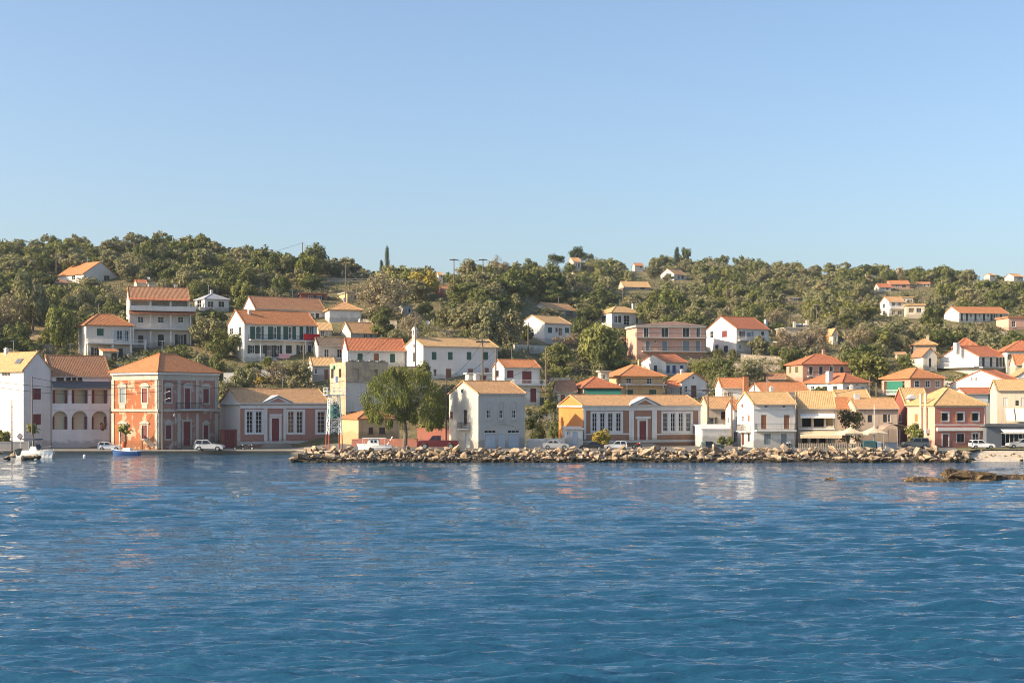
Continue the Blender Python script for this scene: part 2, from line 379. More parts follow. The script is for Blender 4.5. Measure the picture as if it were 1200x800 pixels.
    def fill(s, face, q):
        u0, u1, z0, z1, st, kw = q
        if st == 'shut' and face == 'f' and not kw.get('sur') and (u1 - u0) < 1.3 and HR.random() < .22: st = 'open'
        d = kw.get('dep', 1.6 if st == 'void' else 0.16); mat = kw.get('mat'); R0 = s.root
        deco = kw.get('gable')
        if deco: nb, nf = 0.01, 0.06
        else: nb, nf = -d + 0.02, -d + 0.08
        if st in ('win', 'open'):
            b = MB(); t = min(0.08, (u1 - u0) * .12)
            fm = kw.get('frame', FRAMEW)
            for (a0, a1, c0, c1) in ((u0, u0 + t, z0, z1), (u1 - t, u1, z0, z1), (u0 + t, u1 - t, z0, z0 + t), (u0 + t, u1 - t, z1 - t, z1)): s.slab(b, face, a0, a1, c0, c1, nb, nf)
            nv, nh = kw.get('nv', 1), kw.get('nh', 1)
            for i in range(nv): uu = u0 + (u1 - u0) * (i + 1) / (nv + 1); s.slab(b, face, uu - .03, uu + .03, z0 + t, z1 - t, nb, nf - .004)
            for i in range(nh): zq = z0 + (z1 - z0) * (i + 1) / (nh + 1); s.slab(b, face, u0 + t, u1 - t, zq - .022, zq + .022, nb, nf - .008)
            if not deco and not kw.get('sur'): s.slab(b, face, u0 - .1, u1 + .1, z0 - .1, z0 - .003, .004, .13)
            w = b.build('window', fm, R0)
            MB().face([s.pt(face, u, z, nb + .012) for u, z in ((u0, z0), (u1, z0), (u1, z1), (u0, z1))]).build('pane', GLASS, w)
        if st == 'open':
            sw = (u1 - u0) * .5
            for a0, a1 in ((u0 - sw - .02, u0 - .02), (u1 + .02, u1 + sw + .02)): s.slab(MB(), face, a0, a1, z0 - .03, z1 + .03, 0.012, 0.062).build('shutter', mat or SH_GREEN, R0)
        if st == 'shut':
            um = (u0 + u1) / 2
            for a0, a1 in ((u0 + .01, um - .015), (um + .015, u1 - .01)): s.slab(MB(), face, a0, a1, z0 + .01, z1 - .01, nb + .02, nf + .03).build('shutter', mat or SH_GREEN, R0)
            MB().face([s.pt(face, u, z, nb) for u, z in ((u0, z0), (u1, z0), (u1, z1), (u0, z1))]).build('window', DARKIN, R0)
        if st == 'door':
            b = MB(); s.slab(b, face, u0 + .01, u1 - .01, z0 + .01, z1 - .01, nb, nf)
            n = 2 if u1 - u0 > .9 else 1; uw = (u1 - u0) / n
            for i in range(n):
                for k0, k1 in ((.08, .42), (.48, .92)): s.slab(b, face, u0 + uw * (i + .14), u0 + uw * (i + .86), z0 + (z1 - z0) * k0, z0 + (z1 - z0) * k1, nf - .01, nf + .03)
            dr = b.build('door', mat or D_BROWN, R0)
            if kw.get('handle'): s.slab(MB(), face, (u0 + u1) / 2 + .05, (u0 + u1) / 2 + .12, z0 + 1.0, z0 + 1.15, nf + .031, nf + .09).build('handle', STEEL, dr)
        if st == 'void':
            MB().face([s.pt(face, u, z, -d) for u, z in ((u0, z0), (u1, z0), (u1, z1), (u0, z1))]).build('porch_wall', mat or s.wall, R0)
        if kw.get('sur'):
            sm, w = kw['sur']; b = MB(); pr = kw.get('proud', .06)
            s.slab(b, face, u0 - w, u0, z0 - (w if not kw.get('nosill') else 0), z1 + w, .004, pr); s.slab(b, face, u1, u1 + w, z0 - (w if not kw.get('nosill') else 0), z1 + w, .004, pr)
            s.slab(b, face, u0, u1, z1, z1 + w, .004, pr - .003)
            if not kw.get('nosill'): s.slab(b, face, u0, u1, z0 - w, z0, .004, pr + .02)
            ped = kw.get('ped')
            if ped:
                um = (u0 + u1) / 2; zt = z1 + w + .004
                if ped == 'tri': prof = [(u0 - w - .2, zt + .12), (u1 + w + .2, zt + .12), (um, zt + .62)]
                else: prof = [(um + (u1 - u0 + 2 * w + .3) / 2 * math.cos(a), zt + .1 + .55 * math.sin(a)) for a in [math.pi * i / 8 for i in range(9)]]
                b.hexa([s.pt(face, u, z, .004) for u, z in prof], [s.pt(face, u, z, pr + .06) for u, z in prof])
                s.slab(b, face, u0 - w - .22, u1 + w + .22, zt - .06, zt + .11, .006, pr + .12)
            b.build('surround', sm, R0)
    def cornice(s, mat, h=.35, proj=.2, y=None, part='cornice', faces='fl', zt=None):
        zt = (s.zf(y, 0) if y is not None else s.H - .005) if zt is None else zt
        b = MB()
        if 'f' in faces: s.slab(b, 'f', -proj if 'l' in faces else 0.003, s.L + (proj if 'r' in faces else 0), zt - h, zt, .004, proj)
        if 'l' in faces: s.slab(b, 'l', .003, s.D, zt - h, zt, .004, proj)
        b.build(part, mat, s.root); return s
    def band(s, y0, y1, mat, face='f', n=.03, part='wall_band', x0=None, x1=None):
        um = 0; zf = s.zf if face == 'f' else s.zl; uf = s.uf if face == 'f' else s.ul; W = s.L if face == 'f' else s.D
        a, b = (0.0, W) if x0 is None else sorted((uf(x0), uf(x1)))
        um = (a + b) / 2
        s.slab(MB(), face, max(a, -.04), b, zf(y1, um), zf(y0, um), .004, n).build(part, mat, s.root); return s
    def balcony(s, face, x0, x1, y, d=1.1, rail='bars', rh=1.0, mat=None, rmat=None, part='balcony', thick=.2):
        uf, zf = (s.uf, s.zf) if face == 'f' else (s.ul, s.zl)
        u0, u1 = sorted((uf(x0), uf(x1))); z = zf(y, (u0 + u1) / 2)
        bo = s.slab(MB(), face, u0, u1, z - thick, z, .004, d).build(part, mat or TRIMW, s.root)
        b = MB(); rm = rmat or IRON; z += .003
        if rail == 'bars':
            def run(p, q):
                p, q = Vector(p), Vector(q); L = (q - p).length; n = max(2, int(L / .16))
                b.tube(p + Vector((0, 0, rh)), q + Vector((0, 0, rh)), .035, n=4); b.tube(p + Vector((0, 0, .12)), q + Vector((0, 0, .12)), .02, n=4)
                for i in range(n + 1):
                    c = p.lerp(q, i / n); b.tube(c, c + Vector((0, 0, rh)), .022 if i % 8 == 0 else .012, n=4, caps=False)
            A, Bq, Cq, Dq = [s.pt(face, u, z, n) for u, n in ((u0 + .05, .05), (u0 + .05, d - .06), (u1 - .05, d - .06), (u1 - .05, .05))]
            run(A, Bq); run(Bq, Cq); run(Cq, Dq)
        elif rail == 'solid':
            s.slab(b, face, u0, u1, z, z + rh, d - .12, d); s.slab(b, face, u0, u0 + .12, z, z + rh, .01, d - .12); s.slab(b, face, u1 - .12, u1, z, z + rh, .01, d - .12)
        if rail: b.build('railing', rm if rail == 'bars' else (rmat or s.wall), bo)
        return bo
    def pillars(s, face, xs, y0, y1, w=.28, n=1.0, mat=None):
        uf, zf = (s.uf, s.zf) if face == 'f' else (s.ul, s.zl)
        for x in xs:
            u = uf(x); s.slab(MB(), face, u - w / 2, u + w / 2, zf(y1, u), zf(y0, u), n - w, n).build('pillar', mat or TRIMW, s.root)
        return s
    def awning(s, face, x0, x1, y0, y1, d=1.5, mat=None, drop=.25, part='awning'):
        uf, zf = (s.uf, s.zf) if face == 'f' else (s.ul, s.zl)
        u0, u1 = sorted((uf(x0), uf(x1))); um = (u0 + u1) / 2; za, zb = zf(y0, um), zf(y1, um)
        b = MB(); t = .04
        lo = [s.pt(face, u0, za, .02), s.pt(face, u1, za, .02), s.pt(face, u1, zb, d), s.pt(face, u0, zb, d)]
        b.hexa(lo, [(p[0], p[1], p[2] + t) for p in lo]); n = max(3, int((u1 - u0) / .5))
        for i in range(n):
            a0, a1 = u0 + (u1 - u0) * i / n, u0 + (u1 - u0) * (i + 1) / n
            s.slab(b, face, a0 + .01, a1 - .01, zb - drop, zb - .003, d - .02, d)
        for u in (u0 + .1, u1 - .1): b.tube(s.pt(face, u, zb - .02, d - .05), s.pt(face, u, za - .7, .02), .025, n=4)
        b.build(part, mat or CANVASW, s.root); return s
    def chimney(s, px, y0, y1, w=.55, dep=.5, mat=None, cap=True):
        y = s.D * dep; k = (px - 600) / F
        bx, by = s.C.x - y * s.s, s.C.y + y * s.c
        u = (k * by - bx) / (s.c - k * s.s); zt, zb = s.zz(y0, by + u * s.s), s.zz(y1, by + u * s.s) - .6
        b = MB().box(u - w / 2, u + w / 2, y - w / 2, y + w / 2, zb, zt)
        if cap:
            b.box(u - w / 2 - .08, u + w / 2 + .08, y - w / 2 - .08, y + w / 2 + .08, zt + .003, zt + .1)
            b.box(u - w / 2 + .05, u + w / 2 - .05, y - w / 2 + .05, y + w / 2 - .05, zt + .103, zt + .3); b.box(u - w / 2 - .03, u + w / 2 + .03, y - w / 2 - .03, y + w / 2 + .03, zt + .303, zt + .38)
        s.extra_roof.append(('chimney', b, mat or TRIMW))
        return s
    extra_roof = None
    def arch(s, face, x0, x1, y0, y1, dep=1.6, mat=None, mwall=None):
        """round-headed opening: a rectangular hole whose upper corners are filled back in to a half circle"""
        s.o(face, x0, x1, y0, y1, 'void', dep=dep, mat=mat)
        u0, u1, z0, z1 = s.ops[face][-1][:4]; um, r = (u0 + u1) / 2, (u1 - u0) / 2; b = MB()
        zc = z1 - r
        for sg in (-1, 1):
            arc = [(um + sg * r * math.cos(t), zc + r * math.sin(t)) for t in [math.pi / 2 * i / 8 for i in range(9)]]
            pr = arc + [(um + sg * r, z1)] if False else [(um + sg * r, z1)] + arc
            b.hexa([s.pt(face, u, z, -.3) for u, z in pr], [s.pt(face, u, z, -.001) for u, z in pr])
        b.build('arch', mwall or s.wall, s.root); return s
    def pediment(s, x0, x1, yt, mat, inner, n=.3, back=2.2):
        u0, u1 = s.uf(x0), s.uf(x1); um = (u0 + u1) / 2; zt = s.zf(yt, um); zb = s.H + .02; b = MB()
        b.hexa([s.pt('f', u, z, -back) for u, z in ((u0, zb), (u1, zb), (um, zt))], [s.pt('f', u, z, n) for u, z in ((u0, zb), (u1, zb), (um, zt))])
        k = .30
        for a, q in (((u0 - .3, zb), (um, zt + .12)), ((um, zt + .12), (u1 + .3, zb))):
            b.hexa([s.pt('f', u, z, -back) for u, z in (a, q, (q[0], q[1] + .14), (a[0], a[1] + .14))], [s.pt('f', u, z, n + .2) for u, z in (a, q, (q[0], q[1] + .14), (a[0], a[1] + .14))])
        p = b.build('pediment', mat, s.root); h = zt - zb
        MB().face([s.pt('f', u, z, n + .012) for u, z in ((um - (um - u0) * .62, zb + h * .1), (um + (um - u0) * .62, zb + h * .1), (um, zb + h * .74))]).build('pediment_panel', inner, p)
        return s
    def steps(s, x0, x1, n=3, rise=.17, mat=None, round_=False):
        u0, u1 = s.uf(x0), s.uf(x1); b = MB()
        for i in range(n):
            e = (n - 1 - i) * .3; z1 = rise * (i + 1)
            if round_:
                um = (u0 + u1) / 2; r = (u1 - u0) / 2 - i * .32
                ring = [(um + r * math.cos(a), -.003 - r * .55 * math.sin(a)) for a in [math.pi * q / 14 for q in range(15)]]
                b.hexa([(x, y, (z1 - rise if i else -.5)) for x, y in ring], [(x, y, z1) for x, y in ring])
            else: b.box(u0 - e, u1 + e, -.6 - e, -.004, (z1 - rise + .002 if i else -.5), z1)
        b.build('front_steps', mat or CONCRETE, s.root); return s
    def done(s):
        b = MB()
        lw = getattr(s, 'lwall', None)
        for f in ('frb' if lw else 'flrb'): s.wallface(b, f)
        if lw: b2 = MB(); s.wallface(b2, 'l'); b2.build('side_wall', lw, s.root)
        r = s.roofspec
        if not r: b.face([(0, 0, s.H), (s.L, 0, s.H), (s.L, s.D, s.H), (0, s.D, s.H)])
        b.build('wall', s.wall, s.root)
        for f in 'flrb':
            for q in s.ops[f]: s.fill(f, q)
        if r: s.make_roof(*r)
        kd = r[0] if r else ''
        if s.L > 4 and s.H > 2.5:
            u = s.L - .18; pb = MB().tube(s.pt('f', u, s.H - .12, .07), s.pt('f', u, .05, .07), .045, n=6); pb.tube(s.pt('f', u, s.H - .12, .07), s.pt('f', u, s.H + .02, s.oh if kd in ('gx', 'hip') else .1), .045, n=6)
            pb.build('drainpipe', plain('painted gutter', (0.50, 0.46, 0.40)), s.root)
        if kd in ('gx', 'gy', 'hip') and s.L > 5 and s.roof_o:
            zr = s.H + s.rise; x = s.L * HR.uniform(.35, .7) if kd != 'gy' else s.L / 2; y = s.D / 2
            if HR.random() < .55:
                ab = MB().tube((x, y, zr - .3), (x, y, zr + 2.2), .03, n=5); ab.tube((x - .6, y, zr + 2.1), (x + .6, y, zr + 2.1), .018, n=4)
                for q in (-.5, -.25, 0, .25, .5): ab.tube((x + q, y - .25, zr + 2.1), (x + q, y + .25, zr + 2.1), .014, n=4)
                ab.build('aerial', STEEL, s.roof_o)
            if not s.extra_roof and HR.random() < .45 and s.Y < 420:
                w = .3; x2 = x + s.L * .17 if kd != 'gy' else x; y2 = y + .9 if kd != 'gy' else y + 2; c = MB().box(x2 - w, x2 + w, y2 - w, y2 + w, zr - 1.3, zr + .75); c.box(x2 - w - .07, x2 + w + .07, y2 - w - .07, y2 + w + .07, zr + .753, zr + .85); c.box(x2 - .2, x2 + .2, y2 - .2, y2 + .2, zr + .853, zr + 1.05); s.extra_roof.append(('chimney', c, s.wall))
        for n, mb, m in (s.extra_roof or []): mb.build(n, m, s.roof_o or s.root)
        return s
    def make_roof(s, kind, yr, mat, *a):
        L, D, H, rz, o, t = s.L, s.D, s.H, s.rise, s.oh, s.thick
        b = MB(); caps = []
        def slope(p):   # p: four underside corners, two eave then two ridge
            b.hexa([tuple(q) for q in p], [(q[0], q[1], q[2] + t) for q in p])
        if kind == 'gx':
            e = H - o * rz / (D / 2); g = .2
            slope([(-g, -o, e), (L + g, -o, e), (L + g, D / 2, H + rz), (-g, D / 2, H + rz)])
            slope([(L + g, D + o, e), (-g, D + o, e), (-g, D / 2 + .002, H + rz), (L + g, D / 2 + .002, H + rz)]); caps = [((-g, D / 2, H + rz + t), (L + g, D / 2, H + rz + t))]
            caps += [((-g + .1, -o, e + t), (-g + .1, D / 2, H + rz + t)), ((L + g - .1, -o, e + t), (L + g - .1, D / 2, H + rz + t))]
        elif kind == 'gy':
            e = H - o * rz / (L / 2); g = .2
            slope([(-o, D + g, e), (-o, -g, e), (L / 2, -g, H + rz), (L / 2, D + g, H + rz)])
            slope([(L + o, -g, e), (L + o, D + g, e), (L / 2 + .002, D + g, H + rz), (L / 2 + .002, -g, H + rz)]); caps = [((L / 2, -g, H + rz + t), (L / 2, D + g, H + rz + t))]
            caps += [((-o, -g + .1, e + t), (L / 2, -g + .1, H + rz + t)), ((L + o, -g + .1, e + t), (L / 2, -g + .1, H + rz + t))]
        elif kind == 'shed':
            sl = rz / D; slope([(-.2, -o, H - o * sl), (L + .2, -o, H - o * sl), (L + .2, D + .2, H + rz + .2 * sl), (-.2, D + .2, H + rz + .2 * sl)])
        elif kind == 'hip':
            q = min(L, D) / 2
            R1, R2 = ((q, D / 2, H + rz), (L - q, D / 2, H + rz)) if L >= D else ((L / 2, q, H + rz), (L / 2, D - q, H + rz))
            c = [(-o, -o, H), (L + o, -o, H), (L + o, D + o, H), (-o, D + o, H)]; d = [(x, y, z + t) for x, y, z in c]
            b.face(c[::-1])
            for i in range(4): b.face([c[i], c[(i + 1) % 4], d[(i + 1) % 4], d[i]])
            if L - D > .05: b.face([d[0], d[1], R2, R1]); b.face([d[1], d[2], R2]); b.face([d[2], d[3], R1, R2]); b.face([d[3], d[0], R1]); caps = [(R1, R2), (d[0], R1), (d[3], R1), (d[1], R2), (d[2], R2)]
            elif D - L > .05: b.face([d[0], d[1], R1]); b.face([d[1], d[2], R2, R1]); b.face([d[2], d[3], R2]); b.face([d[3], d[0], R1, R2]); caps = [(R1, R2), (d[0], R1), (d[1], R1), (d[2], R2), (d[3], R2)]
            else:
                for i in range(4): b.face([d[i], d[(i + 1) % 4], R1])
                caps = [(p, R1) for p in d]
        elif kind == 'flat':
            b.box(-o, L + o, -o, D + o, H + .002, H + rz)
        for p, q in caps: b.tube(p, q, .11, n=5)
        s.roof_o = b.build('roof', mat, s.root)
        if kind in ('gx', 'gy', 'shed') and s.oh > .1 and kind != 'gy':
            e = H - o * rz / (D / 2 if kind == 'gx' else D)
            MB().tube((-.2, -o - .07, e + .03), (L + .2, -o - .07, e + .03), .06, n=6).build('gutter', plain('painted gutter', (0.50, 0.46, 0.40)), s.roof_o)
_init = House.__init__
def _h(self, *a, **k): self.extra_roof = []; _init(self, *a, **k)
House.__init__ = _h
def fixture(name, mb, mat, label, cat, M, group=None):
    o = mb.build(name, mat); o.matrix_world = M; return tag(o, label, cat, group)
# ------------------------------------------------------------------ the waterfront, left to right
h = House('white_gabled_house', 'white gabled house with dark red shutters, left of the arcaded building', 27.5, 526, -30, 60, 433, WHITE, 14, ('gy', 413, T_TAN))
h.o('f', 38.5, 48, 455, 468, 'shut', mat=SH_RED, sur=(WHITE, .25)).o('f', 38.5, 48, 485, 497.5, 'shut', mat=SH_RED, sur=(WHITE, .25))
h.o('l', 2, 12, 434.5, 440.5, 'win', nv=2, nh=0).o('l', -20, -8, 455, 468, 'shut', mat=SH_RED); h.done()
sk = MB(); sk.box(-.55, .55, -.8, .8, 0, .09)
_p = h.root.matrix_basis @ Vector((h.L * .22, h.ul(15), h.H + h.rise * .44 + .17))
o = sk.build('skylight', plain('skylight glass', (.12, .13, .14), .2), h.roof_o); o.location = (h.L * .22, h.ul(15), h.H + h.rise * .44 + .17); o.rotation_euler = (0, -math.atan(h.rise / (h.L / 2)), 0)
Y2 = h.C.y + h.L * h.s + .3
h = House('arcaded_house', 'white building with three round arches below an open loggia and a brown tiled roof', 60.4, 526.2, 60, 129.5, 440, WHITE_BRIGHT, 9, ('gx', 417, T_DARK), Y=Y2, th=rad(30))
h.roofspec = ('gx', 417, T_BROWN)
for a, b_ in ((66, 75), (77.5, 83), (84.5, 89.5), (91, 96.5)): h.o('f', a, b_, 441.5, 446, 'win', nv=1, nh=0, frame=FRAMEB)
for a, b_ in ((61.5, 79.5), (84, 103), (107.5, 126)):
    h.o('f', a, b_, 456.5, 472.5, 'void', dep=1.0, mat=PORCH); h.arch('f', a, b_, 481.5, 503, 1.0, PORCH)
    for e0, e1 in ((a + .5, a + 3.4), (b_ - 3.4, b_ - .5)): h.box('shutter', 'f', e0, e1, 457, 472.4, -.32, -.25, SH_RED)
    for e0, e1 in ((a + .5, a + 3), (b_ - 3, b_ - .5)): h.box('shutter', 'f', e0, e1, 488, 502.9, -.62, -.55, SH_RED)
h.pillars('f', (82, 105, 128), 456, 478, .5, .12, WHITE_BRIGHT)
u0, u1 = 0.0, h.L + .3
h.slab(MB(), 'f', u0, u1, h.zf(481, 5), h.zf(480, 5), .004, .05).build('wall_band', WHITE, h.root)
b = MB(); za, zb = h.zf(447.3, 5), h.zf(454.5, 5)
b.hexa([h.pt('f', u0, za, .004), h.pt('f', u1 + .5, za, .004), h.pt('f', u1 + .5, zb, 1.3), h.pt('f', u0, zb, 1.3)], [h.pt('f', u0, za + .08, .004), h.pt('f', u1 + .5, za + .08, .004), h.pt('f', u1 + .5, zb + .08, 1.3), h.pt('f', u0, zb + .08, 1.3)])
b.build('porch_roof', GREYROOF, h.root); h.done()

h = House('red_mansion', 'two-storey orange red mansion with pale pilasters, balcony and hipped roof on the quay', 185, 527, 130, 256, 436, BRICKRED_SHADE, 11, ('hip', 414, T_ORANGE), oh=.55); h.lwall = BRICKRED_LIT
SUR = dict(sur=(TRIM, .28), proj=.1)
for a, b_ in ((140.5, 146.5), (166.8, 172.8)):
    h.o('l', a, b_, 455, 471.5, 'shut', mat=D_RED if a > 150 else SH_GREY, ped='arc', **SUR)
    h.box('wall_panel', 'l', a - .3, b_ + .3, 473.8, 478.5, .006, .08, TRIM)
h.o('l', 166.8, 172.8, 498, 514, 'shut', mat=SH_RED, ped='tri', **SUR).o('l', 141, 147, 498, 520, 'door', mat=D_BROWN, ped='tri', sur=(TRIM, .28), nosill=True)
h.o('f', 194, 200.5, 454.5, 471, 'shut', mat=SH_RED, ped='arc', **SUR).o('f', 238, 244.5, 455.5, 472, 'shut', mat=SH_RED, ped='arc', **SUR)
h.o('f', 216.5, 222.5, 455, 479, 'door', mat=D_RED, ped='arc', sur=(TRIM, .28), nosill=True)
h.o('f', 194, 200.5, 498, 514, 'shut', mat=SH_RED, ped='tri', **SUR).o('f', 238.5, 244, 498, 514, 'shut', mat=SH_RED, ped='tri', **SUR)
h.o('f', 214.8, 223, 494, 522, 'door', mat=D_RED, sur=(TRIM, .3), nosill=True, handle=True)
for a, b_ in ((185.2, 188.6), (207.5, 211), (229, 232.2), (251.5, 255)):
    h.box('pilaster', 'f', a, b_, 445, 480, .006, .13, TRIM); h.box('pilaster', 'f', a, b_, 484, 525, .006, .13, TRIM)
for a, b_ in ((181.8, 184.8), (131, 134)): h.box('pilaster', 'l', a, b_, 445, 480, .006, .1, TRIM); h.box('pilaster', 'l', a, b_, 484, 526, .006, .1, TRIM)
h.cornice(TRIM, 1.25, .07, part='frieze').cornice(TRIMW, .35, .42, zt=h.H - .004).cornice(TRIM, .42, .16, y=479.3, part='belt_course')
h.balcony('f', 206, 239, 479.2, 1.1, 'bars', 1.05); h.chimney(172, 421.5, 426, .7, .6, TERRA, cap=False); h.steps(212, 226, 2); h.done()

h = House('garden_gate_wall', 'dark red garden wall with tall gate between the red mansion and the pink school', 258, 524.5, 257.5, 281.5, 503, GARDENRED, .35, None, Y=243, th=rad(18), cat='wall', keep=False, found=2)
h.o('f', 263, 268.5, 504, 524, 'door', mat=D_RED, dep=.1, handle=True).o('f', 269.2, 274.8, 504, 524, 'door', mat=D_RED, dep=.1); h.cornice(GARDENRED, .2, .1, part='coping'); h.root['kind'] = 'thing'; h.done()

h = House('pink_school', 'long single-storey pink school with white window groups and a small pediment, left of the beacon', 281.5, 525, 256.5, 386, 472, SCHOOLPINK, 10, ('gx', 455.6, T_TAN), oh=.3); h.lwall = WHITE_OLD
for a, b_ in ((289, 296), (299.8, 306.8), (337.5, 344.5), (347.5, 354.5), (372, 380.5)): h.o('f', a, b_, 482, 507, 'win', nv=1, nh=4)
h.o('f', 318.5, 327, 490, 519, 'door', mat=D_RED, sur=(TRIMW, .45), nosill=True, handle=True)
def frame_group(h, x0, x1, holes, y0, y1, yt, yb):
    e = [x0] + [v for q in holes for v in q] + [x1]
    for i in range(0, len(e), 2): h.box('window_surround', 'f', e[i], e[i + 1], yt, yb, .006, .09, TRIMW)
    for a, b_ in holes: h.box('window_surround', 'f', a, b_, yt, y0 - .2, .006, .09, TRIMW); h.box('window_sill', 'f', a, b_, y1 + .2, yb, .006, .12, TRIMW)
frame_group(h, 286.5, 309, ((289, 296), (299.8, 306.8)), 482, 507, 479.5, 509.3); frame_group(h, 335.3, 357.5, ((337.5, 344.5), (347.5, 354.5)), 482, 507, 479.5, 509.3); frame_group(h, 369.3, 383.5, ((372, 380.5),), 482, 507, 479.5, 509.3)
h.box('pilaster', 'f', 309.3, 313, 478.6, 519, .006, .14, TRIMW); h.box('pilaster', 'f', 332, 335, 478.6, 519, .006, .14, TRIMW); h.box('door_hood', 'f', 315.5, 330, 485, 487.3, .006, .3, TRIMW)
h.band(474.5, 478.4, TRIMW, n=.12).band(516.5, 519.6, TRIMW, n=.1); h.cornice(TRIMW, .28, .35)
h.pediment(309, 341, 464.5, TRIMW, SCHOOLPINK); h.steps(304, 345, 4, .18, CONCRETE, True); h.done()

h = House('ruined_house', 'roofless ochre house shell with empty windows, behind the beacon', 405, 505, 386, 455, 424.5, RUIN, 8, None, Y=262)
h.o('f', 414.5, 420.5, 432, 445.5, 'void', dep=.5, mat=CREAM).o('f', 438, 443, 433, 443, 'void', dep=.5, mat=RUIN).o('f', 417.5, 422.5, 453, 462.5, 'win').o('f', 411.5, 420, 474, 483, 'win', frame=FRAMEB)
h.o('l', 388, 391.2, 432, 443, 'void', dep=.6, mat=DARKIN).o('l', 397, 400, 432, 442, 'void', dep=.6, mat=DARKIN).o('l', 390, 395, 470, 480, 'win')
h.band(448.4, 482, WHITE_OLD, n=.03, part='whitewash').band(447.2, 448.3, STONE, n=.12); h.done()
b = MB()
for i in range(16): u = h.L * i / 16; b.box(u, u + h.L / 16.5, .02, .4, h.H + .002, h.H + .12 + .4 * abs(math.sin(i * 2.3)))
b.build('broken_wall_top', STONE, h.root)

h = House('yellow_cottage', 'small yellow cottage with red hipped roof behind the feathery tree', 420, 515, 398, 468, 491, YELLOW, 7, ('hip', 480, T_ORANGE), Y=236)
h.o('f', 432, 437.5, 500.5, 508, 'win', frame=FRAMEB).o('f', 444.5, 451.5, 500.5, 508, 'win', frame=FRAMEB); h.done()

h = House('grey_rendered_building', 'tall grey fronted building with blind arches and pale blue doors, cream gable to the left', 560.5, 525.5, 525, 615.5, 461, GREYWALL, 9.5, ('gx', 447, T_TAN), oh=.18)
for a in (570.3, 585.2, 600.2):
    h.o('f', a, a + 4.4, 480, 490, 'win', nv=1, nh=1)
    u0, u1 = h.uf(a - 1.8), h.uf(a + 6.2); um, r = (u0 + u1) / 2, (u1 - u0) / 2; zb, zc = h.zf(493, um), h.zf(474, um); b = MB()
    for sg in (0, 1):
        ru, rr = r, r - .16
        arcs = [[(um + q * math.cos(t), zc + q * math.sin(t)) for t in [math.pi * i / 14 for i in range(15)]] for q in (ru, rr)]
    for i in range(14):
        pr = [arcs[0][i], arcs[0][i + 1], arcs[1][i + 1], arcs[1][i]]; b.hexa([h.pt('f', *p, .004) for p in pr], [h.pt('f', *p, .1) for p in pr])
    h.slab(b, 'f', u0, u0 + .16, zb, zc, .004, .1); h.slab(b, 'f', u1 - .16, u1, zb, zc, .004, .1); h.slab(b, 'f', u0 - .05, u1 + .05, zb - .15, zb, .004, .14); h.slab(b, 'f', u0 + .16, u1 - .16, h.zf(478.6, um), h.zf(477.6, um), .004, .08)
    b.build('blind_arch', GREYWALL, h.root)
for a in (567.6, 594.8):
    h.o('f', a, a + 14, 503.6, 507.4, 'win', nv=2, nh=0, frame=TRIMW); h.o('f', a + .3, a + 13.7, 508.4, 525, 'door', mat=D_BLUE, dep=.12, sur=(GREYWALL, .16), nosill=True)
h.o('f', 583.6, 592.4, 508.4, 525, 'door', mat=D_BLUE, dep=.12)
pts = [(572, 500), (579, 497.4), (588, 496.2), (597, 497.4), (604, 500)]
b = MB()
for p, q in zip(pts, pts[1:]):
    a, c = (h.uf(p[0]), h.zf(p[1], h.uf(p[0]))), (h.uf(q[0]), h.zf(q[1], h.uf(q[0])))
    b.hexa([h.pt('f', u, z, .004) for u, z in (a, c, (c[0], c[1] + .18), (a[0], a[1] + .18))], [h.pt('f', u, z, .16) for u, z in (a, c, (c[0], c[1] + .18), (a[0], a[1] + .18))])
b.build('moulding', GREYWALL, h.root); h.band(500.2, 501.6, GREYWALL, n=.1, x0=561, x1=571.9).band(500.2, 501.6, GREYWALL, n=.1, x0=604.1, x1=615).cornice(TRIM, .3, .14, faces='f')
h.o('l', 527.2, 530.5, 482, 490, 'win', frame=FRAMEB).o('l', 543.2, 547, 480, 497, 'win', nh=3, frame=FRAMEB).o('l', 540, 543.2, 455, 460.8, 'win', gable=True, nh=0)
h.balcony('l', 541, 551, 501.8, .8, 'bars', .9); h.chimney(558, 441, 448, .6, .75, WHITE)
h.o('l', 545, 548.5, 508, 525, 'door', mat=D_BLUE); h.done()

h = House('white_shed', 'small white lean-to shed against the orange end of the brown school', 663, 522, 661, 683, 503, WHITE, 3, ('shed', 500.5, WHITE_OLD), Y=222, th=rad(8), keep=False, oh=.15)
h.o('f', 664.5, 668, 505, 509.5, 'win').o('f', 671, 677, 505.5, 521.5, 'door', mat=D_BLUE); h.done()

h = House('brown_school', 'long brown and white school with tall windows, pediment and orange end wall', 683, 523.5, 653.5, 821, 475, SCHOOLBROWN, 10.5, ('gx', 463.5, T_TAN), oh=.3); h.lwall = ORANGE
G1 = ((694, 699.6), (703.2, 708.8), (712.5, 718), (722, 727.6)); G2 = ((777, 782.2), (786, 791.2), (795.2, 800.4), (804, 809.2))
for a, b_ in G1 + G2: h.o('f', a, b_, 484, 505.3, 'win', nv=1, nh=3)
h.o('f', 749.2, 757, 493, 518.4, 'door', mat=D_RED, sur=(TRIMW, .35), nosill=True, handle=True)
frame_group(h, 692, 730, G1, 484, 505.3, 481.6, 507.4); frame_group(h, 775, 812, G2, 484, 505.3, 481.6, 507.4)
for a, b_ in ((684, 686.6), (737.2, 742.6), (764, 769.4), (818, 820.6)): h.box('pilaster', 'f', a, b_, 480.8, 515.2, .006, .14, TRIMW)
h.box('door_hood', 'f', 744.6, 761.6, 487.6, 490.6, .006, .32, TRIMW)
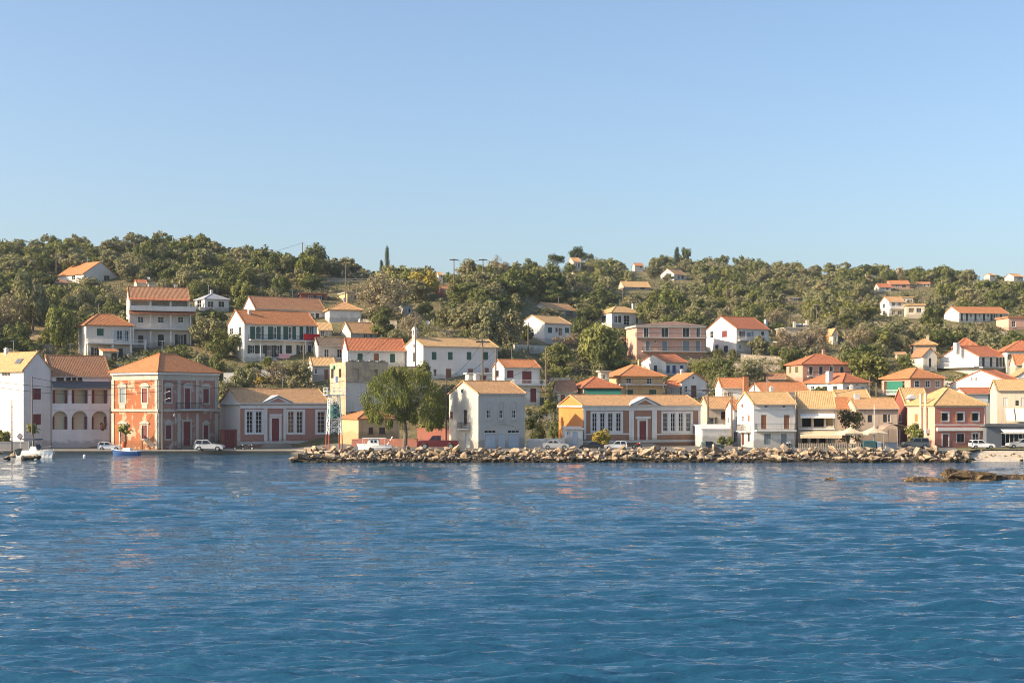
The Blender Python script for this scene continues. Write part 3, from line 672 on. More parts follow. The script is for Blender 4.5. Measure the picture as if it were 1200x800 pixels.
h.band(476.9, 480.6, TRIMW, n=.12).band(515.4, 518.2, TRIMW, n=.12).band(507.6, 509.2, TRIMW, n=.07, x0=684.5, x1=737).band(507.6, 509.2, TRIMW, n=.07, x0=769.6, x1=820); h.cornice(TRIMW, .25, .32)
h.pediment(739, 771.5, 466.5, TRIMW, SCHOOLBROWN); h.steps(744, 764, 3); h.done()

h = House('ochre_stone_house', 'old ochre stone house with rough tan tiles, right behind the brown school', 830, 512, 819, 866, 478, BEIGE, 7, ('gx', 465.5, T_TAN))
h.o('f', 845, 850, 482, 490.5, 'win', frame=FRAMEB).o('f', 832, 837, 489, 500, 'shut', mat=SH_OLIVE); h.done()
h = House('white_lean_to', 'low white outbuilding with sloping top beside the right end of the brown school', 823, 520, 820, 856, 503, WHITE, 4, ('shed', 498, WHITE), Y=226, th=rad(10), oh=.1); h.done()

h = House('white_balcony_house', 'white waterfront house with two brown shuttered balcony doors and a yellowish roof', 883, 524.5, 863.5, 932, 473, WHITE, 9, ('gx', 460, T_YELLOW), oh=.45)
h.o('f', 892, 898.4, 486, 502.4, 'shut', mat=SH_BROWN).o('f', 918.8, 925.2, 486, 502.4, 'shut', mat=SH_BROWN).o('f', 895.6, 903.4, 508, 520.5, 'shut', mat=SH_GREY).o('f', 915.5, 922, 508, 523.5, 'door', mat=SH_GREY)
h.o('f', 896, 900, 474.6, 477.6, 'win', nh=0).o('f', 917, 921, 474.6, 477.6, 'win', nh=0)
h.o('l', 868.5, 871, 469, 477, 'shut', mat=SH_BROWN).o('l', 876, 878.5, 486, 493.5, 'shut', mat=SH_BROWN).o('l', 869, 871.5, 487, 494, 'win').o('l', 876, 878.6, 508, 517, 'shut', mat=SH_DARK).o('l', 869, 872, 508, 521, 'door', mat=D_BROWN)
h.balcony('f', 884.4, 931, 503.6, 1.1, 'bars', 1.0); h.balcony('l', 868, 880, 504.5, .8, 'bars', .9); h.band(478.6, 479.8, TRIMW, n=.12); h.done()
h = House('white_annexe', 'low plain white annexe on the left flank of the white balcony house', 860, 523, 850, 872, 480, WHITE, 8, ('gx', 470, T_ORANGE), Y=238)
h.o('l', 852, 854.5, 489, 496, 'win').o('f', 862, 864.5, 488, 494, 'win').o('l', 851, 853.5, 505, 515, 'shut', mat=SH_DARK).o('f', 861.5, 864, 506, 518, 'shut', mat=SH_DARK); h.done()

h = House('taverna', 'shaded taverna with deep upstairs terrace, white awning and yellowish roof', 935, 524.5, 931, 978.5, 477.5, BEIGE, 10, ('gx', 459.5, T_YELLOW), Y=223, oh=.45)
h.o('f', 940, 951, 488, 500, 'void', dep=2.2, mat=DARKIN).o('f', 953.6, 966, 488, 500, 'void', dep=2.2, mat=DARKIN).o('f', 968, 976, 488, 499, 'void', dep=.8, mat=YELLOW)
h.o('f', 940, 946.5, 511, 522.5, 'void', dep=1.2, mat=DARKIN).o('f', 950, 957, 511, 522.5, 'void', dep=1.2, mat=DARKIN).o('f', 960, 968, 511, 522.5, 'void', dep=1.2, mat=DARKIN).o('f', 970, 975, 511, 520, 'win', nh=2)
h.balcony('f', 935.5, 978, 501.8, .7, None); h.awning('f', 937.5, 978, 484.5, 487.8, 1.0, CANVASW).awning('f', 936.5, 985, 504, 510, 3.2, CANVAS, .35); h.done()

h = House('beige_shuttered_house', 'pale beige house with two dark shuttered windows and tan roof, behind the cream parasols', 1003, 512, 990, 1052.5, 478.5, BEIGE, 8, ('gx', 467.5, T_TAN), Y=236)
h.o('f', 1016.8, 1022, 486, 494.5, 'shut', mat=SH_DARK).o('f', 1035, 1039.4, 485.5, 494.5, 'shut', mat=SH_DARK).o('f', 1040.8, 1043.6, 485.5, 494.5, 'win').o('f', 999.2, 1003.5, 484.5, 491, 'shut', mat=SH_RED); h.chimney(1004, 464, 470, .8, .5, WHITE); h.done()
h = House('orange_tiled_house', 'low house with bright orange roof behind the flowering climber', 975, 512, 970, 1002, 479, BEIGE, 8, ('gx', 466.5, T_ORANGE), Y=240, th=rad(5)); h.done()

h = House('pink_waterfront_house', 'red-pink two-storey house with white awning strip facing the beach rocks', 1095.5, 524, 1062, 1155, 475.5, ROSE, 10, ('hip', 454.5, T_YELLOW), oh=.4); h.lwall = PINK_PALE
for a in (1103.5, 1121.5, 1139): h.o('f', a, a + 8, 483.3, 493, 'win', nv=0, nh=0, sur=(TRIMW, .16)); h.box('shutter', 'f', a - 2.2, a - .9, 483, 493.2, .1, .16, SH_ORANGE)
h.o('f', 1104.8, 1111.4, 508.5, 523, 'door', mat=D_BROWN, sur=(TRIMW, .16), nosill=True).o('f', 1121.3, 1130, 508, 518, 'win', nv=1, nh=0, frame=FRAMEB, sur=(TRIMW, .1)).o('f', 1139.5, 1147, 507.5, 518, 'win', sur=(TRIMW, .18))
h.box('awning_box', 'f', 1097.5, 1154.5, 500.8, 504.6, .006, .42, CANVASW); h.band(496.9, 498, TRIMW, n=.1)
h.o('l', 1072, 1075.5, 485, 494, 'shut', mat=SH_ORANGE); h.cornice(TRIM, .2, .15)
for q in (1081, 1086.4): h.box('flue', 'l', q - .9, q + .9, 461, 505, .1, .38, BEIGE)
b = MB(); b.box(-.45, .45, -.3, .3, -.35, .35); o = b.build('air_conditioner', plain('grey metal case', (.55, .55, .53)), h.root); o.location = (-.36, h.ul(1088), h.zl(505, 3)); o.rotation_euler = (0, 0, rad(90)); h.done()
h = House('red_side_house', 'dark red walled house with yellow roof and white dormer, left of the pink waterfront house', 1062, 517, 1046, 1090, 476, GARDENRED, 9, ('gx', 455.5, T_YELLOW), Y=240)
h.o('l', 1054, 1057, 484, 494, 'win').o('f', 1063.5, 1067, 485, 494, 'shut', mat=SH_ORANGE).done()
u = h.uf(1070.5); zb = h.zf(474, u); b = MB(); b.box(u - .7, u + .7, .6, 4, zb - .3, zb + 1.0); d = b.build('dormer', WHITE, h.root)
MB().hexa([(u - 1, .4, zb + 1), (u + 1, .4, zb + 1), (u, .4, zb + 1.75)], [(u - 1, 4, zb + 1), (u + 1, 4, zb + 1), (u, 4, zb + 1.75)]).build('dormer_roof', TRIMW, d)
MB().box(u - .42, u + .42, .55, .597, zb, zb + .85).build('window', SH_ORANGE, d)

h = House('far_right_white_house', 'tall cream white building with slanted white awnings at the right edge, above the grey pergola', 1168.5, 512, 1160, 1222, 457, CREAM, 10, ('gx', 446, T_YELLOW), Y=236)
h.o('f', 1190, 1194, 469, 475, 'shut', mat=SH_DARK).o('f', 1176, 1181, 466, 476, 'shut', mat=TRIMW).o('f', 1197, 1203, 466, 476, 'shut', mat=TRIMW).awning('f', 1178, 1188, 478.5, 492, 1.6, CANVASW).awning('f', 1189.5, 1200, 478.5, 492, 1.6, CANVASW); h.done()
h = House('grey_pergola_restaurant', 'low grey flat topped restaurant with glazed front at the right edge', 1156, 524, 1155, 1225, 499.5, plain('grey sheet wall', (.13, .15, .18), .6), 8, ('flat', 497, GREYROOF, .3), Y=222, th=rad(3), keep=False, oh=.5)
h.o('f', 1174, 1199, 507, 522.5, 'win', nv=4, nh=0, frame=FRAMEW, dep=.3).o('f', 1202, 1220, 507, 522.5, 'win', nv=3, nh=0, dep=.3); h.awning('f', 1172, 1222, 502.4, 506, 1.4, CANVASW); h.done()
# ------------------------------------------------------------------ second row and hillside houses
def house(name, label, xc, yb, xl, xr, ye, wall, roof, D=8, ops=(), **kw):
    late = kw.pop('late', None); cat = kw.pop('cat', 'house')
    h = House(name, label, xc, yb, xl, xr, ye, wall, D, roof, cat=cat, **kw)
    for q in ops: h.o(q[0], *q[1:6], **(q[6] if len(q) > 6 else {}))
    if late: late(h)
    return h.done()
G, B_, RD, DKS = dict(mat=SH_GREEN), dict(mat=SH_BROWN), dict(mat=SH_RED), dict(mat=SH_DARK)
SW = dict(sur=(TRIMW, .14))
# -- left hill
def big3(h):
    h.balcony('f', 151, 228.5, 385.5, 1.5, 'bars', 1.0, rmat=FRAMEW); h.balcony('f', 151, 228.5, 363.8, 1.5, 'solid', .9, rmat=WHITE)
    h.pillars('f', (152, 176, 199.5, 222.5), 369, 385.4, .3, 1.45).pillars('f', (152, 176, 199.5, 222.5), 388, 408, .3, 1.45).pillars('f', (152, 176, 199.5, 221), 352, 362, .3, 1.45)
    for y0, y1, m in ((364.6, 368.2, T_RED),):
        u0, u1 = h.uf(150.5), h.uf(229); za, zb = h.zf(y0, 5), h.zf(y1, 5); lo = [h.pt('f', u0, za, .01), h.pt('f', u1, za, .01), h.pt('f', u1, zb, 1.9), h.pt('f', u0, zb, 1.9)]
        MB().hexa(lo, [(p[0], p[1], p[2] + .1) for p in lo]).build('porch_roof', m, h.root)
    u0, u1 = h.uf(150.5), h.uf(221.5); za, zb = h.zf(349.5, 5), h.zf(352.5, 5); lo = [h.pt('f', u0, za, .01), h.pt('f', u1, za, .01), h.pt('f', u1, zb, 1.9), h.pt('f', u0, zb, 1.9)]
    MB().hexa(lo, [(p[0], p[1], p[2] + .1) for p in lo]).build('porch_roof', T_RED, h.root)
house('three_storey_house', 'tall white three-storey house with stacked verandahs and brown red tiled roof on the left hillside', 151.5, 408, 150, 222, 349.5, WHITE_OLD, ('gx', 336.5, T_BROWN), 9, th=rad(19),
      ops=[('f', 161.5, 168.2, 371, 378, 'win', SW), ('f', 185, 192, 371, 378, 'win', SW), ('f', 208.5, 215, 371, 378, 'win', SW), ('f', 185, 192, 392, 405.5, 'shut', DKS), ('f', 208.5, 215, 392, 405.5, 'shut', DKS), ('f', 162, 168, 393, 405, 'shut', DKS), ('f', 154, 174, 353, 361, 'void', dict(dep=1.2)), ('f', 178, 198, 353, 361, 'void', dict(dep=1.2)), ('f', 201, 219, 353, 361, 'void', dict(dep=1.2))], late=big3)
def veranda(h):
    h.balcony('f', 101, 169.5, 402.5, 1.6, 'bars', .9, rmat=FRAMEW); h.pillars('f', (102, 130, 151.5, 168), 404, 420, .4, 1.55); h.pillars('f', (152, 155), 384, 402, .25, .8)
house('orange_hipped_house', 'white house with orange hipped roof, green shutter and long terrace, below the three-storey house', 101, 420, 91.5, 155, 381, WHITE_OLD, ('hip', 368, T_ORANGE), 7,
      ops=[('f', 113.5, 121.5, 385, 393.5, 'shut', G), ('f', 137, 143.5, 387, 399, 'open', dict(mat=SH_BLUE)), ('f', 146, 151, 387, 400, 'win'), ('f', 109, 113, 407, 418, 'shut', DKS), ('f', 139, 144, 408, 417, 'shut', DKS), ('f', 121, 126, 407, 411, 'win')], late=veranda, oh=.5)
house('garden_hut', 'tiny cream hut with orange tiled lid in front of the long terrace', 120.5, 424, 116.5, 138, 411.5, CREAM, ('shed', 408.5, T_ORANGE), 2.5, ops=[('f', 130.5, 137, 413.5, 423, 'win', dict(frame=FRAMEB))], cat='hut', keep=False)
house('hidden_hill_house', 'white house half hidden by trees high on the left, its orange roof catching the sun', 98, 332, 67, 137, 320.5, WHITE, ('gy', 307, T_ORANGE), 13, ops=[('f', 122, 129, 322, 329, 'win'), ('l', 84, 88, 323, 328, 'win')])
house('low_terracotta_shed', 'low shed with red brown tiles left of the half hidden hill house', 62, 336, 58, 80, 331, BEIGE, ('shed', 327.5, T_BROWN), 4, keep=False, cat='shed')
house('back_terrace_house', 'low cream house with a small red roof behind the three-storey house', 160, 340, 157, 172, 331, CREAM, ('gx', 328, T_RED), 5)
house('flat_white_block', 'low white block showing above the roof of the three-storey house', 174, 341, 172, 206, 332, WHITE_OLD, ('flat', 330, TRIM, .3), 6, keep=False)
house('flat_roofed_house', 'small white flat roofed house with two blue windows beside a dark round tree', 240, 366, 228, 268.5, 350.5, WHITE, ('hip', 344, plaster('grey roof felt', (.36, .38, .42))), 7,
      ops=[('f', 243.5, 250.5, 353, 360, 'win'), ('f', 256, 263, 353, 360, 'win'), ('l', 231, 236, 352, 360, 'win')], oh=.3)
house('long_brown_roofed_house', 'white house with long brown tiled roof behind the green shuttered house', 299, 378, 284.5, 381, 361, WHITE, ('gx', 347.5, T_BROWN), 9,
      ops=[('f', 364, 368, 367, 374, 'win'), ('f', 370, 374, 367, 374, 'shut', DKS), ('f', 340, 345, 367, 373, 'win')])
def gh(h):
    h.balcony('f', 291, 372, 398.6, 1.3, 'bars', 1.0); h.pillars('f', (355.5, 330, 303), 399, 425, .22, 1.2)
    h.box('cloth', 'f', 352.5, 371.5, 391.5, 398.5, 1.34, 1.37, REDCLOTH); h.box('cloth', 'f', 323.5, 336.5, 414.5, 420.5, 1.34, 1.37, PINKCLOTH)
    b = MB(); h.slab(b, 'f', h.uf(300), h.uf(352), h.zf(422, 3), h.zf(421.2, 3), 1.0, 1.3); b.build('washing_rail', FRAMEW, h.root); h.chimney(292, 365, 372, .5, .35)
house('green_shuttered_house', 'two-storey white house with orange roof, dark green shutters and red cloth on its balcony', 286.3, 425, 266.5, 371, 378.5, WHITE, ('gx', 363.5, T_ORANGE), 9,
      ops=[('f', a, b, 382.5, 397.5, 'shut', G) for a, b in ((293, 299), (303.5, 307), (314, 320), (324.5, 329), (332, 338), (342.5, 347), (351, 355.5), (361, 365))] + [('f', a, b, 404.5, 414 if k else 418, 'shut', DKS) for a, b, k in ((293, 298.5, 1), (303.5, 308, 1), (313, 318, 0), (323.5, 328, 0), (335, 342, 1), (350, 355, 0), (361, 365, 0))] +
      [('f', 299.6, 303, 383, 397, 'win'), ('f', 320.3, 324, 383, 397, 'win'), ('f', 338.4, 342, 383, 397, 'win'), ('l', 269, 273, 384.5, 392, 'win'), ('l', 280, 283, 383, 393, 'shut', DKS)], late=gh)
house('tan_hipped_house', 'white house with tan hipped roof standing left of the large bare tree', 386, 378, 380.5, 423.5, 363.2, WHITE, ('hip', 353.5, T_TAN), 8, ops=[('f', 396, 407, 368, 377, 'shut', dict(mat=TRIMW)), ('f', 410, 415, 367, 374, 'shut', dict(mat=TRIMW))], oh=.5)
house('small_tiled_house', 'small white house with tan gable roof below the tan hipped house', 411, 397, 399, 441.5, 389.3, WHITE, ('gx', 378, T_TAN), 6, ops=[('f', 426, 431, 391, 396, 'win'), ('f', 433, 437, 391, 396, 'shut', dict(mat=SH_BLUE))])
house('little_tan_annexe', 'little white annexe with tan roof right of the red balcony cloth', 373.5, 396, 371.5, 389, 386.5, CREAM, ('shed', 378.5, T_YELLOW), 5, ops=[('f', 376, 380, 388, 394, 'win')])
house('grey_roofed_annexe', 'white annexe with dark grey tiles, left of the house with shadowed red roof', 373, 424, 371, 408.5, 404.4, WHITE_OLD, ('gx', 396, T_DARK), 7, th=rad(17), ops=[('f', 380, 385.5, 409, 419, 'win'), ('f', 395, 400.5, 409, 419, 'win')])
house('shadowed_red_roof_house', 'white house with red roof partly in shadow and green shutters, above the ruin', 407.5, 432, 406, 475, 410, WHITE, ('gx', 396.8, T_RED), 8, Y=292, th=rad(15), ops=[('f', 419, 425, 414, 422.5, 'shut', G), ('f', 438, 444, 414, 422.5, 'shut', B_), ('f', 457, 463, 414.5, 424.5, 'shut', G)])
def church(h):
    b = MB(); v = h.D / 2; z = h.H + h.rise
    b.box(-.1, .5, v - .6, v - .3, z - .4, z + 1.5); b.box(-.1, .5, v + .3, v + .6, z - .4, z + 1.5); b.box(-.15, .55, v - .7, v + .7, z + 1.5, z + 1.75)
    b.hexa([(-.1, v - .6, z + 1.752), (-.1, v + .6, z + 1.752), (-.1, v, z + 2.3)], [(.5, v - .6, z + 1.752), (.5, v + .6, z + 1.752), (.5, v, z + 2.3)]); b.box(-.1, .5, v - .3, v + .3, z - .4, z + .5)
    t = b.build('bell_cote', WHITE, h.root); MB().lathe([(.02, z + 1.4), (.1, z + 1.35), (.17, z + 1.0), (.26, z + .8)], (.2, v), 8).build('bell', plain('bronze', (.2, .13, .05), .4, .8), t)
house('church', 'long white church with small bell cote on its sunlit gable and a long yellowish roof', 496, 446, 473.5, 583, 405, WHITE, ('gx', 395.6, T_YELLOW), 8.5, cat='church',
      ops=[('f', a, a + 5.5, 412.3, 421.5, 'shut', G) for a in (506, 525, 547, 566.5)] + [('f', 522.5, 529, 432, 444.5, 'door', dict(mat=D_BROWN)), ('f', 548.5, 554.5, 432, 443, 'shut', B_), ('f', 508, 512, 432, 441, 'win'), ('f', 568, 573, 431, 441, 'shut', B_), ('l', 484, 487.5, 413, 424, 'shut', DKS), ('l', 484.5, 487, 403, 407.5, 'win', dict(gable=True, nh=0))], late=church)
house('dark_tiled_barn', 'barn roof of dark tiles right behind the crown of the feathery tree', 458, 452, 455, 499, 444, WHITE_OLD, ('gx', 430.5, T_DARK), 8, cat='barn', Y=268)
house('old_tan_roofed_house', 'old white cottage with tan roof left of the ruin', 366, 446, 361, 393, 428, WHITE_OLD, ('gx', 419.5, T_YELLOW), 7, ops=[('f', 369, 372, 432, 438, 'win'), ('f', 380, 385, 433, 445, 'shut', B_)])
def rw(h):
    h.balcony('f', 600, 637, 450.6, 1.2, 'bars', .9, rmat=FRAMEW); h.band(449.6, 450.5, TRIMW, n=.1)
house('red_shuttered_house', 'narrow two-storey white house with red brown shutters and orange roof, behind the grey building', 591, 474, 577, 632.5, 430, WHITE, ('gx', 421.8, T_ORANGE), 7, ops=[('f', 594.3, 601.8, 434, 442.8, 'shut', RD), ('f', 612, 623, 434.8, 449, 'shut', RD), ('f', 621.5, 628.5, 455, 471, 'shut', RD), ('f', 607, 611, 455, 462, 'shut', RD), ('l', 579.5, 584.5, 434, 441, 'win', dict(frame=FRAMEB))], late=rw)
house('white_terrace_block', 'low white flat topped block between the church and the red shuttered house', 549, 452, 545, 578, 438, WHITE, ('flat', 437, TRIMW, .25), 5, ops=[('f', 563, 570, 440, 447, 'shut', RD)], keep=False)
# -- right side, second row
def aw(h): h.awning('f', 685, 726.5, 455.6, 463.4, 1.6, CANVASG, .5)
house('green_awning_house', 'house with a long green awning under its red hipped roof, behind the brown school', 684, 478, 668, 726, 455, CREAM, ('hip', 441.5, T_RED), 8, ops=[('f', 690, 700, 460, 470, 'win'), ('f', 706, 716, 460, 472, 'shut', G)], late=aw, oh=.6)
house('shaded_pitched_house', 'low house with weathered red tiles just left of the green awning', 654, 476, 648, 676, 458, CREAM, ('gx', 447, T_BROWN), 7, keep=False, ops=[('f', 657, 662, 462, 470, 'shut', B_)])
def ob(h): h.balcony('f', 724, 779, 450, 1.4, 'bars', 1.0)
house('ochre_terrace_house', 'ochre house with wide orange hipped roof, terrace and two green shuttered windows', 728, 474, 706, 777, 441.2, YELLOW, ('hip', 427.5, T_ORANGE), 11, ops=[('f', 733, 742, 456.5, 463.8, 'shut', G), ('f', 761, 769, 456.5, 463.8, 'shut', G), ('f', 734, 740, 443, 449.6, 'win'), ('f', 758, 764, 443, 449.6, 'win'), ('l', 710, 714, 443, 449, 'win')], late=ob, oh=.7)
house('cream_stair_tower', 'small cream tower block at the left end of the ochre terrace', 704.5, 470, 700.5, 714, 435.5, CREAM, ('flat', 434, TRIM, .25), 3, Y=282, ops=[('f', 706.5, 709.5, 439, 444, 'win')], keep=False, cat='tower')
house('white_chapel_house', 'little white house with brown door under its street gable and orange roof', 799, 468, 779, 828, 447, WHITE, ('gy', 437.5, T_ORANGE), 9, ops=[('f', 802, 805.8, 452, 459.5, 'win'), ('f', 810, 816.2, 451.5, 465.5, 'door', dict(mat=D_BROWN)), ('f', 811, 813.5, 441, 444, 'win', dict(gable=True, nh=0, nv=0))])
house('blue_windowed_house', 'white house with blue framed windows and a sunlit gable below the pink apartment block', 780, 440, 749, 805, 424, WHITE, ('gx', 415.2, T_RED), 10, ops=[('f', 767 + 14, 785, 428, 437, 'shut', dict(mat=plain('blue paint', (.03, .06, .2)))), ('f', 788, 792, 428, 437, 'shut', dict(mat=plain('blue paint', (.03, .06, .2)))), ('f', 797, 801, 428, 437, 'shut', dict(mat=plain('blue paint', (.03, .06, .2)))), ('l', 766, 770, 428, 436, 'shut', DKS)])
house('white_garden_house', 'white house showing a broad sunlit side under an orange roof, above the ochre stone house', 846, 476, 838, 872, 454, WHITE, ('gx', 443.5, T_ORANGE), 8, Y=272, ops=[('f', 853, 857, 459, 465, 'win')])
def apt(h):
    h.balcony('f', 744, 827, 395.4, 1.3, 'bars', 1.0); h.balcony('f', 752, 827, 411.4, 1.3, 'bars', 1.0); h.cornice(TRIM, .3, .4, faces='fl')
    u0, u1, um = 0, h.L, h.uf(790); z = h.H + .26; zt = h.zf(376.2, um)
    MB().hexa([(u0, -.3, z), (u1, -.3, z), (um, -.3, zt)], [(u0, 6, z), (u1, 6, z), (um, 6, zt)]).build('parapet_gable', PINK_PALE, h.root)
house('pink_apartment_block', 'salmon pink apartment block with two long iron balconies on the hillside', 746, 421, 733.5, 827, 382, PINK_PALE, ('flat', 380, TRIM, .25), 10, cat='apartment block', oh=.25,
      ops=[('f', a, b, 383.8, 395.2, 'win', dict(nv=1, nh=0, sur=(TRIMW, .15))) for a, b in ((754.5, 760.2), (775, 783.5), (800, 808), (816, 820.5))] + [('f', a, b, 399.3, 411.2, 'shut', dict(mat=SH_GREY, sur=(TRIMW, .12))) for a, b in ((756.5, 761.5), (776, 782), (800, 808), (815, 820.5))] + [('f', 767.5, 769.5, 399, 401.5, 'win', dict(nh=0, nv=0))], late=apt)
house('orange_roofed_white_house', 'white house with yellowish hipped roof and tall chimney, left of the pink apartments', 717, 384, 697, 755, 366.3, WHITE, ('hip', 359, T_YELLOW), 9, ops=[('l', 705, 710, 370, 377.5, 'shut', G), ('f', 720, 723.5, 370, 378, 'win'), ('f', 724.5, 728, 370, 378, 'shut', DKS), ('f', 731, 738, 369.5, 381, 'win', dict(nh=2)), ('f', 745, 748.5, 372, 379, 'win')], late=lambda h: h.chimney(742, 357, 364, .7, .35), oh=.5)
house('gabled_white_house', 'white house with sunlit gable and yellowish orange roof among olive trees above the church', 638, 402, 608, 669, 378, WHITE, ('gx', 369.5, T_YELLOW), 9, ops=[('f', 642, 647, 383.5, 390, 'shut', G), ('f', 651, 653.5, 384, 389, 'shut', RD), ('f', 654.5, 659, 384, 393, 'win'), ('f', 662, 667, 384, 390, 'shut', G), ('l', 621, 625, 385, 392, 'win')])
house('pale_roofed_house', 'low white house with pale tiled roof and open porch, directly above the gabled white house', 645, 371, 621, 676, 362.5, WHITE, ('gx', 354.5, T_TAN), 9, Y=430, ops=[('f', 652, 660, 364, 370, 'void', dict(dep=1.5)), ('f', 663, 672, 364, 370, 'void', dict(dep=1.5))])
def bw(h):
    h.balcony('f', 864, 900, 399, 1.1, 'bars', .9, rmat=FRAMEW); h.chimney(897.5, 376, 384, .6, .4)
    u0, u1 = h.uf(889), h.uf(922)
    b = MB(); zt = h.zf(400.5, u0); b.box(h.L - .5, h.L + 3.5, -4.5, -.2, zt - .15, zt)
    for x, y in ((h.L + 3.3, -4.3), (h.L - .3, -4.3), (h.L + 3.3, -.4)): b.box(x - .1, x + .1, y - .1, y + .1, zt - 3.2, zt - .152)
    b.build('pergola', TRIMW, h.root)
house('big_white_house', 'big white house with bright red roof and sunlit gable, right of the pink apartment block', 863, 417, 826.5, 901, 384.5, WHITE, ('gx', 371, T_RED), 12, ops=[('l', 846, 852, 387.5, 395, 'shut', RD), ('l', 832, 836, 388, 396, 'win'), ('l', 838, 842, 404, 412, 'shut', DKS), ('l', 848, 853, 405, 413, 'shut', DKS), ('f', 868, 871, 388, 396, 'shut', RD), ('f', 875, 880, 389.5, 398.5, 'shut', dict(mat=SH_GREY)), ('f', 880.8, 883.5, 388, 394, 'win'), ('f', 892, 895.5, 388.5, 392.5, 'shut', DKS), ('f', 866.5, 869, 404, 409, 'win'), ('f', 880, 884, 405, 415, 'shut', RD), ('f', 895, 898, 405.5, 413, 'shut', DKS)], late=bw)
def bg_(h):
    h.chimney(946, 375, 383, .7, .3, CREAM, False)
    h.chimney(931, 377, 383, .7, .3, CREAM, False)
house('grey_flat_house', 'shaded beige flat roofed house with solar heaters on top, behind bare trees', 921, 402, 918, 965, 384.5, BEIGE, ('flat', 383.2, TRIM, .3), 9, th=rad(6), ops=[('f', 938, 943, 385.5, 390, 'win'), ('f', 934, 937, 389, 396, 'win'), ('f', 955, 958, 389, 398, 'shut', DKS)], late=bg_, cat='house')
house('cream_gabled_cottage', 'cream cottage with orange shutter and tan roof right of the flat house with solar heaters', 976, 404, 964.5, 982, 390.5, CREAM, ('gy', 385, T_TAN), 8, ops=[('l', 966, 971.5, 394.5, 401, 'shut', dict(mat=SH_ORANGE)), ('f', 978, 980.5, 395, 400, 'win')])
house('low_cream_wall_house', 'low cream walled house to the left of the flat roofed house with solar heaters', 904, 392, 902, 921, 385.5, CREAM, ('flat', 384.5, TRIM, .25), 6, th=rad(5), keep=False)
house('pink_hipped_house', 'pink two-storey house with red hipped roof and green shutters in its sunlit side', 940.6, 449, 921, 997.5, 427, PINK, ('hip', 414.5, T_RED), 10, ops=[('l', 924.8, 927.2, 429.5, 437, 'shut', dict(mat=SH_OLIVE)), ('l', 931.8, 935.4, 429.5, 436.5, 'shut', dict(mat=SH_OLIVE))] + [('f', a, a + 4, 429.6, 438.5, 'shut', dict(mat=SH_DARK, sur=(TRIMW, .13))) for a in (948.3, 960, 972.4, 984.6)] + [('f', 950, 953, 441, 446, 'win')], late=lambda h: h.balcony('f', 946, 997, 440.5, .8, 'bars', .9), oh=.45)
def wv(h):
    o = MB().box(-1.1, 1.1, -.9, .9, 0, .12).build('solar_panel', plain('solar glass', (.30, .33, .36), .25), h.roof_o) if h.roof_o else None
house('white_red_hipped_house', 'white house with low red hipped roof directly below the pink hipped house', 987.5, 466, 941, 1017.5, 448.5, WHITE, ('hip', 437.5, T_RED), 13, ops=[('l', 950, 954, 452, 459, 'win'), ('l', 964, 969, 452, 459, 'win'), ('l', 976, 981, 452, 460, 'shut', DKS), ('f', 992, 996, 453, 459, 'win'), ('f', 1003, 1006, 449.5, 452, 'win'), ('f', 1009, 1013, 453, 461, 'shut', dict(mat=SH_BLUE))], late=lambda h: h.chimney(972, 437, 446, 1.1, .35), oh=.5)
house('long_orange_roof_house', 'house with long orange roof between the brick chimney and the pink hipped house', 893, 474, 875.5, 949, 459, WHITE, ('gx', 448.8, T_ORANGE), 9, ops=[('f', 905, 909, 462, 468, 'win')], Y=262, late=lambda h: h.chimney(873.7, 441.5, 458, .9, .5, TERRA, False))
house('yellow_roofed_house', 'white house with smooth yellow roof below the white house with a low red hipped roof', 982, 482, 972, 1020, 467.3, WHITE, ('gx', 457.5, T_YELLOW), 8, Y=254)
def gp(h): h.box('blind', 'l', 1039.5, 1058, 446.8, 460.5, .02, .06, CANVASG); h.balcony('l', 1034, 1064, 461.5, 1.0, 'bars', .8, rmat=FRAMEW)
house('pink_house_with_green_blind', 'pink house with orange red hipped roof and a green blind across its balcony', 1067, 470, 1032, 1106, 443.5, PINK, ('hip', 431.5, T_ORANGE), 11, ops=[('f', a, a + 5.2, 446, 453.6, 'win', SW) for a in (1072.2, 1084.5, 1096)] + [('l', 1036, 1060, 446.5, 461, 'void', dict(dep=1.2, mat=CREAM))], late=gp, oh=.55)
house('broad_white_gable_house', 'broad plain white gable with two small windows, right of the pink green-blinded house', 1187, 461, 1109.5, 1203, 449, WHITE, ('gx', 434, T_RED), 16, ops=[('l', 1137.7, 1140.2, 441.5, 446.5, 'win', dict(gable=True, nh=0)), ('l', 1143, 1145.3, 441.5, 446.5, 'win', dict(gable=True, nh=0))], Y=278)
house('red_strip_roof_house', 'low white house under a narrow red roof, squeezed in front of the broad white gable', 1131, 480, 1117, 1166, 461, WHITE, ('gx', 455, T_RED), 7, Y=256, ops=[('f', 1158, 1165, 462.5, 472, 'shut', dict(mat=SH_GREY)), ('f', 1135, 1139, 465, 473, 'win')])
def bt(h):
    h.balcony('f', 1147, 1181, 430, 1.3, 'bars', 1.0); h.balcony('l', 1100, 1147, 430, 1.4, 'bars', 1.0, rmat=FRAMEW); b = MB()
    h.chimney(1121, 401.5, 412, 1.0, .42, WHITE, False)
house('wide_terrace_house', 'wide white house with long balcony, red roof and square chimney, upper right', 1147, 440, 1100, 1180, 417.5, WHITE, ('gx', 405.5, T_RED), 13, ops=[('f', a, a + 3, 419, 429.8, 'shut', DKS) for a in (1151, 1160, 1169, 1177)] + [('l', 1108, 1116, 434, 439, 'shut', dict(mat=SH_ORANGE))], late=bt)
house('red_tower_house', 'house with a pointed red hipped roof rising behind the wide terrace house', 1122, 414, 1117, 1145, 406.5, CREAM, ('hip', 396, T_RED), 8, Y=352, oh=.5)
